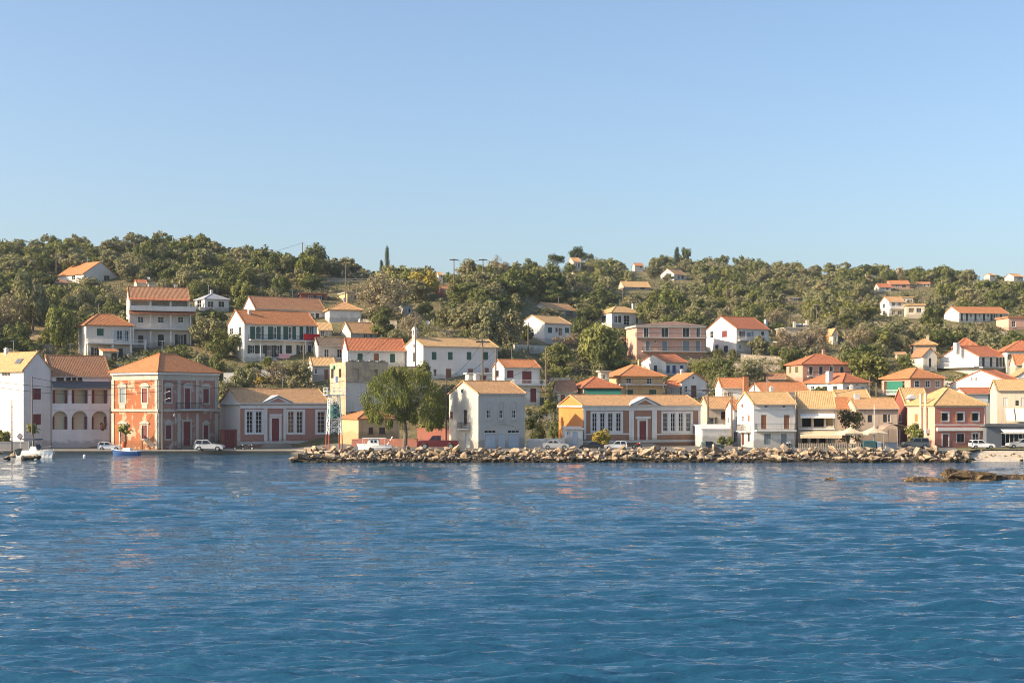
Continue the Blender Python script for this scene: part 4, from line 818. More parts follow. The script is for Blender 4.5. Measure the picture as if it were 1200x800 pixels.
house('pyramid_roofed_house', 'house with pale tan pyramid roof among the trees left of the pointed red roof', 1071, 410, 1067, 1097, 404.3, BEIGE, ('hip', 397, T_TAN), 8, Y=358, oh=.5)
house('narrow_gabled_house', 'narrow rose house with shaded street gable and weathered red roof, below the pale pyramid roof', 1082, 434, 1066, 1098, 416.5, WHITE_OLD, ('gy', 408, T_BROWN), 9, ops=[('f', 1088.5, 1091.5, 419.5, 430, 'shut', DKS)])
house('edge_red_roof_house', 'house with tall red hipped roof at the right edge, above the broad white gable', 1180, 424, 1168, 1222, 411.5, WHITE, ('hip', 399, T_RED), 10, Y=322, ops=[('f', 1181, 1187, 415, 421, 'void', dict(dep=1.2)), ('f', 1190, 1197, 415, 421, 'void', dict(dep=1.2))], oh=.6)
house('edge_orange_roof_house', 'lower orange roofed house tucked under the tall red hipped roof at the right edge', 1190, 437, 1183, 1225, 427, CREAM, ('gx', 416, T_ORANGE), 8, Y=300)
house('edge_white_gable', 'plain white gabled house just below the orange roof at the right edge', 1193, 450, 1182, 1225, 440, WHITE, ('gy', 430, T_TAN), 8, Y=284)
house('low_brown_roofed_shed', 'low shed with red brown roof left of the pink hipped house, under the stone terraces', 899, 449.5, 896, 921, 444, BEIGE, ('gx', 438.3, T_BROWN), 6, cat='shed')
house('cream_hillside_shed', 'small cream shed with tan lid above the white flowering bush', 1051, 422, 1048, 1063, 415.5, CREAM, ('shed', 412.5, T_TAN), 5, cat='shed')
house('small_red_roofed_house', 'small white house with red roof between the ochre terrace house and the white chapel house', 782, 462, 779, 797, 453, WHITE_OLD, ('gx', 447, T_RED), 6, ops=[('f', 786, 790, 456, 460, 'win')], Y=290)
# -- far hillside
def hotel(h): h.balcony('f', 1042, 1058, 361.5, 1.2, 'solid', .8)
house('white_hillside_villa', 'stepped white villa with several flat wings high on the right hillside', 1042, 371, 1031, 1060, 353.5, WHITE, ('gx', 348, T_TAN), 9, ops=[('f', 1045, 1049, 354.5, 361.3, 'void', dict(dep=1.2)), ('f', 1052, 1056, 354.5, 361.3, 'void', dict(dep=1.2)), ('f', 1045, 1049, 364, 369, 'win'), ('f', 1052, 1057, 364, 369, 'win'), ('l', 1034, 1037, 356, 361, 'win'), ('l', 1034, 1037, 364, 369, 'win')], late=hotel, cat='villa')
house('white_villa_wing', 'right hand wing of the stepped white villa, with wide shaded openings', 1062, 373, 1059, 1084, 358, CREAM, ('flat', 353.5, T_YELLOW, .5), 8, ops=[('f', 1065, 1071, 361, 366, 'void', dict(dep=1.2)), ('f', 1074, 1080, 361, 366, 'win')], cat='villa')
house('upper_villa_wing', 'upper storey wing behind the stepped white villa', 1052, 359, 1049, 1070, 349, WHITE, ('flat', 347, T_YELLOW, .4), 7, ops=[('f', 1056, 1059, 351, 356, 'shut', DKS), ('f', 1063, 1066, 351, 356, 'shut', DKS)], cat='villa', keep=False)
house('long_motel', 'long low white building with orange roof and a row of doors, high right', 1124, 378, 1106, 1181, 366, WHITE, ('gx', 359.5, T_ORANGE), 9, th=None, ops=[('f', a, a + 2.4, 367.2, 376, 'shut', DKS) for a in (1126, 1132, 1142, 1152, 1162, 1172)] + [('f', a, a + 2.2, 367.5, 372, 'win') for a in (1137, 1147, 1157, 1167)], oh=.7)
house('pink_edge_villa', 'pale pink flat topped villa at the right edge, right of the long low white building', 1182, 388, 1180, 1224, 372.5, PINK_PALE, ('flat', 371, TERRA, .5), 9, th=rad(4), ops=[('f', 1186, 1190, 376, 383, 'win')], cat='villa')
for (nm, lb, xc, yb, xl, xr, ye, yr, rm, wl, kd) in [
    ('distant_red_house', 'small distant house with red roof and dark porch, leftmost on the right ridge', 1030, 341, 1024, 1044, 336.5, 332.5, T_RED, WHITE, 'gx'),
    ('distant_orange_house', 'distant house with pale orange roof on the right ridge, above the stepped white villa', 1043, 338, 1038, 1066, 332.8, 329, T_ORANGE, PINK_PALE, 'gx'),
    ('distant_low_house', 'small distant orange roofed block among olives, right of the pale orange ridge house', 1075, 336, 1074, 1090, 332.8, 331, T_ORANGE, BEIGE, 'gx'),
    ('distant_white_house', 'tiny white house on the skyline at the far right', 1188, 328, 1177, 1199, 324, 321.2, T_TAN, WHITE, 'gx'),
    ('distant_gable', 'tiny pale gable on the skyline left of the far right white house', 1160, 325, 1153, 1166, 322.5, 320.8, T_TAN, WHITE, 'gx'),
    ('distant_tan_house', 'far house with long tan roof in the middle of the right wooded slope', 731, 340, 724, 762, 335.8, 329.8, T_YELLOW, BEIGE, 'gx'),
    ('distant_pair_house', 'far white house with bluish shaded front on the wooded slope', 790, 329, 774, 804, 321, 315, T_TAN, WHITE, 'gx'),
    ('distant_ridge_house', 'tiny far house with orange roof just under the wooded skyline', 744, 315, 741, 754, 311, 308.6, T_ORANGE, WHITE, 'gx'),
    ('hilltop_mansion', 'pale tall house on the hilltop between the umbrella pine and the tall dark pines', 672, 316, 665.5, 681, 306.5, 302, T_TAN, CREAM, 'gx'),
    ('distant_ruin', 'tiny pale ruin with chimney stub among the olives on the right slope', 925, 353, 923, 935, 349.5, 348.5, TRIM, CREAM, 'flat'),
    ('roof_among_pines', 'small house with red tiles partly hidden behind the yellow autumn tree', 518, 349, 511, 541, 340.5, 335.5, T_BROWN, ROSE, 'gx'),
    ('ridge_cottage', 'tiny white cottage peeping over the ridge behind the yellow autumn tree', 514, 326, 511, 519, 322, 319.5, T_TAN, WHITE, 'gx'),
    ('hill_terrace_house', 'long low house with flat pale top near the cypresses', 384, 330, 382, 431, 326.8, 325.6, TRIM, WHITE_OLD, 'flat'),
    ('orange_garden_room', 'small bright ochre block above the tan hipped house', 407, 354, 397, 420.5, 343, 341.8, TRIM, YELLOW, 'flat'),
    ('brown_long_shed', 'long brown walled shed behind the long brown tiled roof', 352, 354, 350, 383, 344, 342.8, T_BROWN, GARDENRED, 'flat'),
    ('white_hillside_hut', 'small white hut in the bushes left of the far church roof', 472, 369, 468, 483, 359, 358, TRIM, WHITE, 'flat')]:
    house(nm, lb, xc, yb, xl, xr, ye, wl, (kd, yr, rm), 8 if xr - xl > 14 else 5, ops=[('f', xc + (xr - xc) * .3, xc + (xr - xc) * .48, ye + (yb - ye) * .25, ye + (yb - ye) * .7, 'win'), ('f', xc + (xr - xc) * .62, xc + (xr - xc) * .8, ye + (yb - ye) * .25, ye + (yb - ye) * .7, 'shut', DKS)])
# ------------------------------------------------------------------ ground, quay, road, beach, water
def grid_mesh(name, V, nr, nc, mat, smooth=True):
    me = bpy.data.meshes.new(name); V = np.asarray(V, np.float32).reshape(-1, 3); me.vertices.add(len(V)); me.vertices.foreach_set('co', V.ravel())
    i = np.arange(nr - 1)[:, None] * nc + np.arange(nc - 1)[None, :]; q = np.stack([i, i + 1, i + nc + 1, i + nc], -1).reshape(-1, 4).astype(np.int32)
    me.loops.add(q.size); me.loops.foreach_set('vertex_index', q.ravel()); me.polygons.add(len(q)); me.polygons.foreach_set('loop_start', np.arange(0, q.size, 4, dtype=np.int32))
    try: me.polygons.foreach_set('loop_total', np.full(len(q), 4, np.int32))
    except Exception: pass
    me.update(calc_edges=True); me.validate(); me.materials.append(mat)
    if smooth: me.polygons.foreach_set('use_smooth', [True] * len(me.polygons))
    o = bpy.data.objects.new(name, me); return link(o)
def shore(px): return 231 - 26 * float(sstep(342, 396, px)) + 8 * float(sstep(1128, 1150, px))
m, nt, b = new_mat('hillside earth'); o_ = coords(nt)
c = mixc(nt, ramp(nt, noise(nt, o_, 0.05, 5, 0.6), 0.38, 0.62), (0.20, 0.165, 0.085), (0.105, 0.112, 0.048))
c = mixc(nt, ramp(nt, noise(nt, o_, 0.6, 5, 0.65), 0.5, 0.7), c, (0.26, 0.20, 0.12)); nt.links.new(c, b.inputs['Base Color']); b.inputs['Roughness'].default_value = 1; b.inputs['Specular IOR Level'].default_value = 0.1
bp = nd(nt, 'ShaderNodeBump', Strength=0.8, Distance=0.4); nt.links.new(noise(nt, o_, 1.5, 5), bp.inputs['Height']); nt.links.new(bp.outputs[0], b.inputs['Normal']); EARTH = m
cols = np.arange(-390, 1601, 10.0); rows = [0, 1, 2, 3] + list(np.arange(250, 1176, 5.0)); V = []
for r in rows:
    for px in cols:
        s0 = shore(px); Y = s0 + (246 - s0) * r / 3 if r < 4 else r; X = (px - 600) * Y / F
        z = gz(X, Y) + (0.5 * math.sin(X * .31 + Y * .17) * math.sin(Y * .23 - X * .11) if Y > 262 else 0)
        V.append((X, Y, z))
tag(grid_mesh('ground', V, len(rows), len(cols), EARTH), kind='structure')
m, nt, b = new_mat('worn asphalt'); o_ = coords(nt); nt.links.new(mixc(nt, noise(nt, o_, 0.4, 5), (0.10, 0.095, 0.085), (0.19, 0.18, 0.16)), b.inputs['Base Color']); b.inputs['Roughness'].default_value = 0.95; ASPH = m
cr = np.arange(-390, 1121, 10.0); V = []
for k in (0, 1):
    for px in cr: s0 = shore(px) + .8; Y = s0 if k == 0 else 243; X = (px - 600) * Y / F; V.append((X, Y, float(land_z(px)) + .006))
tag(grid_mesh('road', V, 2, len(cr), ASPH), kind='structure')
V = []   # quay: coping and face down into the water
for px in np.arange(-390, 1130, 5.0):
    s0 = shore(px); z = float(land_z(px)); 
    for Y, zz in ((s0 + .9, z + .01), (s0 + .9, z + .09), (s0 - .05, z + .09), (s0 - .05, z - .16), (s0 + .03, z - .16), (s0 + .03, -3)): V.append(((px - 600) * Y / F, Y, zz))
tag(grid_mesh('quay', V, len(V) // 6, 6, CONCRETE, False), kind='structure')
m, nt, b = new_mat('pale pebbles'); o_ = coords(nt); v = nd(nt, 'ShaderNodeTexVoronoi', Scale=5.0); nt.links.new(o_, v.inputs['Vector'])
nt.links.new(mixc(nt, ramp(nt, v.outputs['Color'], 0.1, 0.9), (0.42, 0.34, 0.24), (0.68, 0.60, 0.47)), b.inputs['Base Color']); b.inputs['Roughness'].default_value = 0.95
bp = nd(nt, 'ShaderNodeBump', Strength=0.7, Distance=0.1); nt.links.new(v.outputs['Distance'], bp.inputs['Height']); nt.links.new(bp.outputs[0], b.inputs['Normal']); PEB = m
V = []; bc = np.arange(1088, 1601, 4.0); bys = np.linspace(0, 1, 16)
for t in bys:
    for px in bc:
        Y = 199.5 + 16 * t; X = (px - 600) * Y / F; z = -.5 + 1.94 * (t ** .8) + .12 * math.sin(X * 1.3 + Y * .9) * math.sin(Y * .7) * (1 - t)
        z -= 2.5 * (1 - float(sstep(1090, 1118, px + (Y - 205) * 1.2))) * (1 - t * .9); V.append((X, Y, min(z, 1.425)))
tag(grid_mesh('beach', V, len(bys), len(bc), PEB), kind='structure')

V = []
for yb_ in np.linspace(399, 384.5, 10):
    for px in np.arange(-40, 63, 3.0):
        g_ = on_ground(px, yb_); V.append((g_.x, g_.y, g_.z + .5 * math.sin(g_.x * .31 + g_.y * .17) * math.sin(g_.y * .23 - g_.x * .11) * 1 + .25))
m, nt, b = new_mat('dry grass'); o_ = coords(nt); nt.links.new(mixc(nt, ramp(nt, noise(nt, o_, .5, 6, .7), .35, .65), (.15, .11, .055), (.36, .26, .14)), b.inputs['Base Color']); b.inputs['Roughness'].default_value = 1
bp = nd(nt, 'ShaderNodeBump', Strength=.8, Distance=.3); nt.links.new(noise(nt, o_, 3, 5), bp.inputs['Height']); nt.links.new(bp.outputs[0], b.inputs['Normal'])
tag(grid_mesh('field', V, 10, 35, m), kind='structure')
# water: a real wave surface, finer ripples in the bump
m, nt, b = new_mat('sea water'); pos = nt.nodes.new('ShaderNodeNewGeometry').outputs['Position']
b.inputs['Base Color'].default_value = (0.014, 0.072, 0.136, 1); b.inputs['Roughness'].default_value = 0.06; b.inputs['IOR'].default_value = 1.40
mp = nt.nodes.new('ShaderNodeMapping'); mp.inputs['Scale'].default_value = (0.32, 1.0, 1.0); nt.links.new(pos, mp.inputs[0])
n1 = noise(nt, mp.outputs[0], 1.7, 4, 0.55); n2 = noise(nt, mp.outputs[0], 4.5, 3, 0.5)
bp1 = nd(nt, 'ShaderNodeBump', Strength=1.0, Distance=0.19); nt.links.new(n1, bp1.inputs['Height'])
bp2 = nd(nt, 'ShaderNodeBump', Strength=1.0, Distance=0.032); nt.links.new(n2, bp2.inputs['Height']); nt.links.new(bp1.outputs[0], bp2.inputs['Normal']); nt.links.new(bp2.outputs[0], b.inputs['Normal'])
SEA = m
pxs = np.concatenate([np.linspace(-5200, -140, 60), np.arange(-120, 1321, 1.6), np.linspace(1340, 6400, 60)])
pys = np.concatenate([np.arange(528.5, 812, 0.55), np.linspace(815, 2400, 60)]); Yw = H0 * F / (pys - PY0); Yw[0] = 250
Yg, Xp = np.meshgrid(Yw, pxs, indexing='ij'); Xg = (Xp - 600) * Yg / F
Z = np.zeros_like(Xg); dx = np.zeros_like(Xg); wr = np.random.default_rng(11)
dY = (Yg ** 2) / (F * H0) * .55
for i in range(150):
    lam = 0.42 * (11 ** (wr.random() ** 1.5)); th = wr.normal(0.03, 0.20); k = 2 * math.pi / lam; amp = 0.0096 * lam ** 0.72 * (0.6 + .8 * wr.random()); ph = wr.random() * 6.283
    fade = np.clip((lam / (2.6 * dY)) - .5, 0, 1)
    a = k * (math.sin(th) * Xg + math.cos(th) * Yg) + ph
    Z += amp * fade * np.sin(a)
gust = 0.8 + 0.5 * np.sin(Xg * .045 + Yg * .021 + 1) * np.sin(Yg * .06 - Xg * .017)
edge = ((Xp > -130) & (Xp < 1330)).astype(float)
Z = Z * gust * edge
tag(grid_mesh('water', np.stack([Xg, Yg, Z], -1), len(pys), len(pxs), SEA), kind='structure')

# ------------------------------------------------------------------ labels that single things out
ORD = ['first', 'second', 'third', 'fourth', 'fifth', 'sixth', 'seventh', 'eighth', 'ninth', 'tenth', 'eleventh', 'twelfth']
MARKS = [(o['mark'], o['mx'], o['my']) for o in []]
def unique(items):
    """items: (object, photo x, phrase); equal phrases are told apart by their order from the left"""
    d = {}
    for o, px, ph in items: d.setdefault(ph, []).append((px, o))
    for ph, l in d.items():
        l.sort(key=lambda q: q[0])
        for i, (px, o) in enumerate(l):
            o['label'] = ph if len(l) == 1 else (f'{ph}, {ORD[i]} from left' if i < 12 else f'{ph}, number {i + 1} from left')

# ------------------------------------------------------------------ rocks
m, nt, b = new_mat('limestone boulder'); ge = nt.nodes.new('ShaderNodeNewGeometry'); oi = nt.nodes.new('ShaderNodeObjectInfo'); o_ = coords(nt)
c = mixc(nt, oi.outputs['Random'], (0.52, 0.39, 0.25), (0.40, 0.33, 0.25)); c = mixc(nt, ramp(nt, noise(nt, o_, 1.6, 5, 0.65), 0.42, 0.60), c, (0.15, 0.10, 0.06)); c = mixc(nt, ramp(nt, noise(nt, o_, 5, 4, 0.6), 0.55, 0.75), c, (0.58, 0.49, 0.37))
sp = nt.nodes.new('ShaderNodeSeparateXYZ'); nt.links.new(ge.outputs['Position'], sp.inputs[0])
mth = nt.nodes.new('ShaderNodeMath'); mth.operation = 'MULTIPLY_ADD'; nt.links.new(noise(nt, ge.outputs['Position'], 1.2, 3), mth.inputs[0]); mth.inputs[1].default_value = -.7; nt.links.new(sp.outputs[2], mth.inputs[2])
c = mixc(nt, ramp(nt, mth.outputs[0], 0.0, 0.25), (0.035, 0.028, 0.016), c); nt.links.new(c, b.inputs['Base Color']); b.inputs['Roughness'].default_value = 0.9; b.inputs['Specular IOR Level'].default_value = 0.2
bp = nd(nt, 'ShaderNodeBump', Strength=0.9, Distance=0.16); nt.links.new(noise(nt, o_, 2.2, 6, 0.65), bp.inputs['Height']); nt.links.new(bp.outputs[0], b.inputs['Normal']); ROCK = m
import bmesh
def rock_mesh(seed, flat=.75):
    r = np.random.default_rng(seed); bm = bmesh.new()
    for i in range(11):
        d = r.normal(size=3); d /= np.linalg.norm(d); d *= np.array([1, .85, flat]) * (0.75 + .4 * r.random()); bm.verts.new(d * .5)
    res = bmesh.ops.convex_hull(bm, input=bm.verts); bmesh.ops.delete(bm, geom=list({g for g in res['geom_interior'] if isinstance(g, bmesh.types.BMVert)}), context='VERTS')
    bmesh.ops.subdivide_edges(bm, edges=[e for e in bm.edges if e.calc_length() > .25], cuts=1, use_grid_fill=True)
    for v in bm.verts: v.co *= 1 + r.normal() * .04
    me = bpy.data.meshes.new('boulder'); bm.to_mesh(me); bm.free(); me.materials.append(ROCK); return me
RM = [rock_mesh(100 + i, .6 + .035 * i) for i in range(12)]
rr = random.Random(5); ROCKS = []
def rock(p, sx, sy, sz, rz, tilt=.5):
    o = bpy.data.objects.new('boulder', rr.choice(RM)); o.location = p; o.scale = (sx, sy, sz); o.rotation_euler = (rr.uniform(-tilt, tilt), rr.uniform(-tilt, tilt), rz); link(o)
    px = 600 + p[0] / p[1] * F; o['category'] = 'rock'; ROCKS.append((o, px, p[2])); return o
LM = [(345, 'left end'), (391, 'foot of the beacon'), (440, 'moored cabin boat'), (475, 'feathery tree'), (513, 'red pickup'), (590, 'grey rendered building'), (650, 'silver parked car'), (693, 'black parked car'), (722, 'small pale hatchback'), (753, 'red school door'), (795, 'brown school right windows'), (836, 'dark green parked car'), (883, 'white balcony house'), (955, 'taverna'), (997, 'left cream parasol'), (1024, 'right cream parasol'), (1072, 'parked jeep'), (1110, 'pink waterfront house'), (1150, 'white hatchback on the beach road')]
rowsR = [(200.4, .1, 1.0, 74), (201.5, .52, 1.05, 72), (202.9, 1.0, 1.1, 72), (204.7, 1.55, 1.1, 70)]
for ri, (Y, z, sz, n) in enumerate(rowsR):
    for i in range(n):
        px = 343 + 7 * ri * (1 if i < 2 else 0) + (1134 - 343) * (i + rr.uniform(-.38, .38)) / (n - 1); k = 1.0
        if px > 1060: k = 1 - .12 * (px - 1060) / 62
        dy = 0.0; s = sz * rr.choice((.75, .95, 1.1, 1.3, 1.5, 1.85))
        rise = 1 if px > 352 else .55
        rock(((px - 600) * (Y + dy) / F, Y + dy + rr.uniform(-.5, .5), z * k * rise + rr.uniform(-.25, .3)), s * rr.uniform(.9, 1.6), s * rr.uniform(.75, 1.1), s * rr.uniform(.6, 1.05), rr.uniform(0, 6.28))
LOOK = [('small', 1.1), ('', 1.7), ('big', 9)]
items = []
for o, px, z in ROCKS:
    near = min(LM, key=lambda q: abs(q[0] - px))[1]; sd = max(o.scale); w = 'small boulder' if sd < 1.15 else ('boulder' if sd < 1.9 else 'big boulder')
    lv = 'at the waterline' if z < .4 else ('halfway up the breakwater' if z < 1.3 else 'on top of the breakwater'); items.append((o, px, f'{w} {lv} by the {near}'))
    o['group'] = 'boulders of the breakwater'
unique(items)
RV = [(np.array([v.co[:] for v in m_.vertices]), [tuple(p.vertices) for p in m_.polygons]) for m_ in RM]; b = MB()
for i in range(950):
    px = rr.uniform(346, 1138); t_ = rr.random(); Y = 199.9 + 6 * t_; k = (1 - .12 * max(0, px - 1060) / 62) * (.5 if px < 354 else 1); dy = 0.0; z = (.05 + 1.6 * t_ ** .8) * k
    vv, ff = rr.choice(RV); s = rr.uniform(.3, .75); M3 = Matrix.Rotation(rr.uniform(0, 6), 3, 'Z') @ Matrix.Rotation(rr.uniform(-1, 1), 3, 'X'); q = (vv * np.array([1.3, 1, .8]) * s) @ np.array(M3).T + np.array([(px - 600) * (Y + dy) / F, Y + dy, z]); n_ = len(b.v); b.v += [tuple(x) for x in q]; b.f += [tuple(n_ + w for w in f) for f in ff]
o = b.build('rubble_stones', ROCK); tag(o, 'smaller broken stones wedged between the breakwater boulders', 'rubble', None, 'stuff')
n0 = len(ROCKS); items = []
for i in range(9):
    px = -14 + i * 7.2; Y = 207 + (i % 3) * 2.2; s = rr.choice((1.2, 1.6, 1.9)); o = rock(((px - 600) * Y / F, Y, .25 + .35 * (i % 3) * (px < 30)), s * 1.3, s, s * .95, rr.uniform(0, 6)); o['group'] = 'boulders at the left edge'; items.append((o, px, 'brown boulder in the low pile beside the moored white motorboat'))
for i in range(16):
    px = 1118 + i * 5.4 + rr.uniform(-2, 2); Y = 207.5 + rr.uniform(-5, 5); s = rr.choice((.5, .7, .9)); zt = (Y - 199.5) / 16; o = rock(((px - 600) * Y / F, Y, -.5 + 1.94 * max(0, zt) ** .8 + .1), s * 1.3, s, s * .8, rr.uniform(0, 6)); o['group'] = 'loose stones on the beach'; items.append((o, px, 'loose pale stone on the pebble beach'))
unique(items)
V = []   # packed rubble under the boulders, coloured very dark for the shade between them
cs = np.arange(340, 1131, 5.0)
for px in cs:
    dy = 0.0; k = (1 - .15 * float(sstep(1060, 1125, px))) * (.3 + .7 * float(sstep(340, 356, px)))
    for Y, z in ((199.4, -1.5), (200.2, -.1), (201.6, .4), (203.4, .9), (205, 1.2), (206, 1.3), (208, 1.2)): V.append(((px - 600) * (Y + dy) / F, Y + dy, z * k if z > 0 else z))
tag(grid_mesh('rubble_bank', V, len(cs), 7, plain('crevice shade rubble', (0.05, 0.04, 0.03), .95), False), kind='structure')
def reef(name, label, px0, px1, ytop, yfoot, Y, seed, dep=3.0):
    r = np.random.default_rng(seed); w = (px1 - px0) * Y / F; hh = (yfoot - ytop) * Y / F; N, M_ = 80, 36; V = []
    ph = r.random((8, 3)) * 6.28
    for j in range(M_):
        for i in range(N):
            x, y = i / (N - 1) * 2 - 1, j / (M_ - 1) * 2 - 1
            f = max(0, 1 - abs(x) ** (3.2 + math.sin(y * 5 + ph[0, 2]))) ** .26 * max(0, 1 - abs(y + .10 * (1 - abs(y)) * math.sin(x * 9 + ph[1, 2])) ** (2.8 + math.sin(x * 7 + ph[2, 1]))) ** .3
            nz = sum(math.sin(x * (3 + 2.2 * q) + ph[q, 0] + y * (2 + 1.7 * q)) / (1 + q * .7) for q in range(8))
            V.append((x * w / 2, y * dep / 2, hh * f * (.80 + .10 * nz + .11 * math.sin(x * 23 + ph[2, 2] + 3 * math.sin(y * 11)) * math.sin(y * 17 + ph[3, 2]) - .12 * x) - .35))
    o = grid_mesh(name, V, M_, N, REEFM, False); o.location = ((px0 + px1) / 2 * Y / F - 600 * Y / F, Y, 0.0); tag(o, label, 'rock')
m, nt, b = new_mat('weedy reef rock'); o_ = coords(nt); c = mixc(nt, ramp(nt, noise(nt, o_, 1.2, 6, 0.65), 0.45, 0.62), (0.032, 0.021, 0.011), (0.19, 0.115, 0.042)); c = mixc(nt, ramp(nt, noise(nt, o_, 4, 5, 0.6), 0.56, 0.72), c, (0.34, 0.26, 0.14)); sp = nt.nodes.new('ShaderNodeSeparateXYZ'); nt.links.new(o_, sp.inputs[0]); c = mixc(nt, ramp(nt, sp.outputs[2], 1.1, 1.5), c, (.28, .20, .11)); nt.links.new(c, b.inputs['Base Color']); b.inputs['Roughness'].default_value = .75  # upper part paler: the sunlit top is put into the colour
bp = nd(nt, 'ShaderNodeBump', Strength=1, Distance=.22); nt.links.new(noise(nt, o_, 2.6, 6, .7), bp.inputs['Height']); nt.links.new(bp.outputs[0], b.inputs['Normal']); REEFM = m
b = MB(); q_ = random.Random(3)
for cx, cy, zc, sx, sy, sz in [(0, 0, .55, 5.6, 3.4, 1.5), (1.5, -.3, .45, 3.8, 2.6, 1.15), (-1.8, .2, .65, 2.9, 2.6, 1.35), (2.9, -.1, .2, 2.2, 2.2, .8), (-2.6, -.9, .1, 2.0, 1.5, .6), (.4, -1.3, .05, 4.6, 1.4, .55), (-.6, .4, .95, 3.4, 2.2, .6)]:
    vv, ff = q_.choice(RV); M3 = Matrix.Rotation(q_.uniform(-.5, .5), 3, 'Z'); q = np.sign(vv) * (np.abs(vv) * 2) ** .72 * .5 * np.array([sx, sy, sz]) * 1.15; q = q @ np.array(M3).T + np.array([cx, cy, zc]); n_ = len(b.v); b.v += [tuple(x) for x in q]; b.f += [tuple(n_ + w for w in f) for f in ff]
o = b.build('sea_rock', REEFM); o.location = ((1138 - 600) * 155 / F, 155, -.1); tag(o, 'large dark weedy rock rising from the sea in front of the beach', 'rock')
reef('sea_rock', 'low brown reef trailing left from the large sea rock', 1058, 1112, 553.5, 562.5, 153, 2, 2.6); reef('sea_rock', 'low reef stretching right from the large sea rock to the edge', 1160, 1222, 551, 561, 157, 3, 3.0)
reef('sea_rock', 'tiny lone rock tip in the water below the parasols', 966, 979, 556, 562.5, 156, 4, .9)

# ------------------------------------------------------------------ vehicles
def paint(name, c, rough=.3):
    m = plain('car paint ' + name, c, rough, 0, .04); m.node_tree.nodes['Principled BSDF'].inputs['Coat Weight'].default_value = .6; return m
LAMPG = plain('headlamp glass', (.7, .7, .68), .15); TAIL = plain('tail lamp', (.4, .02, .02), .2)
PROF = {   # body outline (x, z) in unit length, roofline pieces listed clockwise from the rear bumper
 'hatch': dict(h=.37, body=[(0, .1), (0, .2), (.015, .225), (.04, .345), (.1, .37), (.46, .37), (.62, .245), (.94, .2), (.99, .15), (1, .08)], belt=.235, glass=[(.06, .245), (.10, .345), (.455, .348), (.58, .25)]),
 'suv': dict(h=.43, body=[(0, .12), (0, .26), (.01, .29), (.03, .42), (.06, .435), (.56, .43), (.68, .29), (.95, .265), (.99, .2), (1, .1)], belt=.285, glass=[(.045, .295), (.065, .405), (.55, .403), (.645, .295)]),
 'sedan': dict(h=.33, body=[(0, .1), (0, .2), (.02, .225), (.13, .235), (.25, .325), (.34, .34), (.5, .335), (.66, .23), (.95, .19), (.99, .14), (1, .08)], belt=.23, glass=[(.17, .235), (.26, .316), (.5, .316), (.62, .236)]),
 'pickup': dict(h=.34, body=[(0, .12), (0, .215), (.4, .215), (.42, .33), (.45, .34), (.62, .335), (.71, .225), (.96, .205), (.99, .16), (1, .09)], belt=.22, glass=[(.435, .23), (.455, .318), (.615, .316), (.685, .232)])}
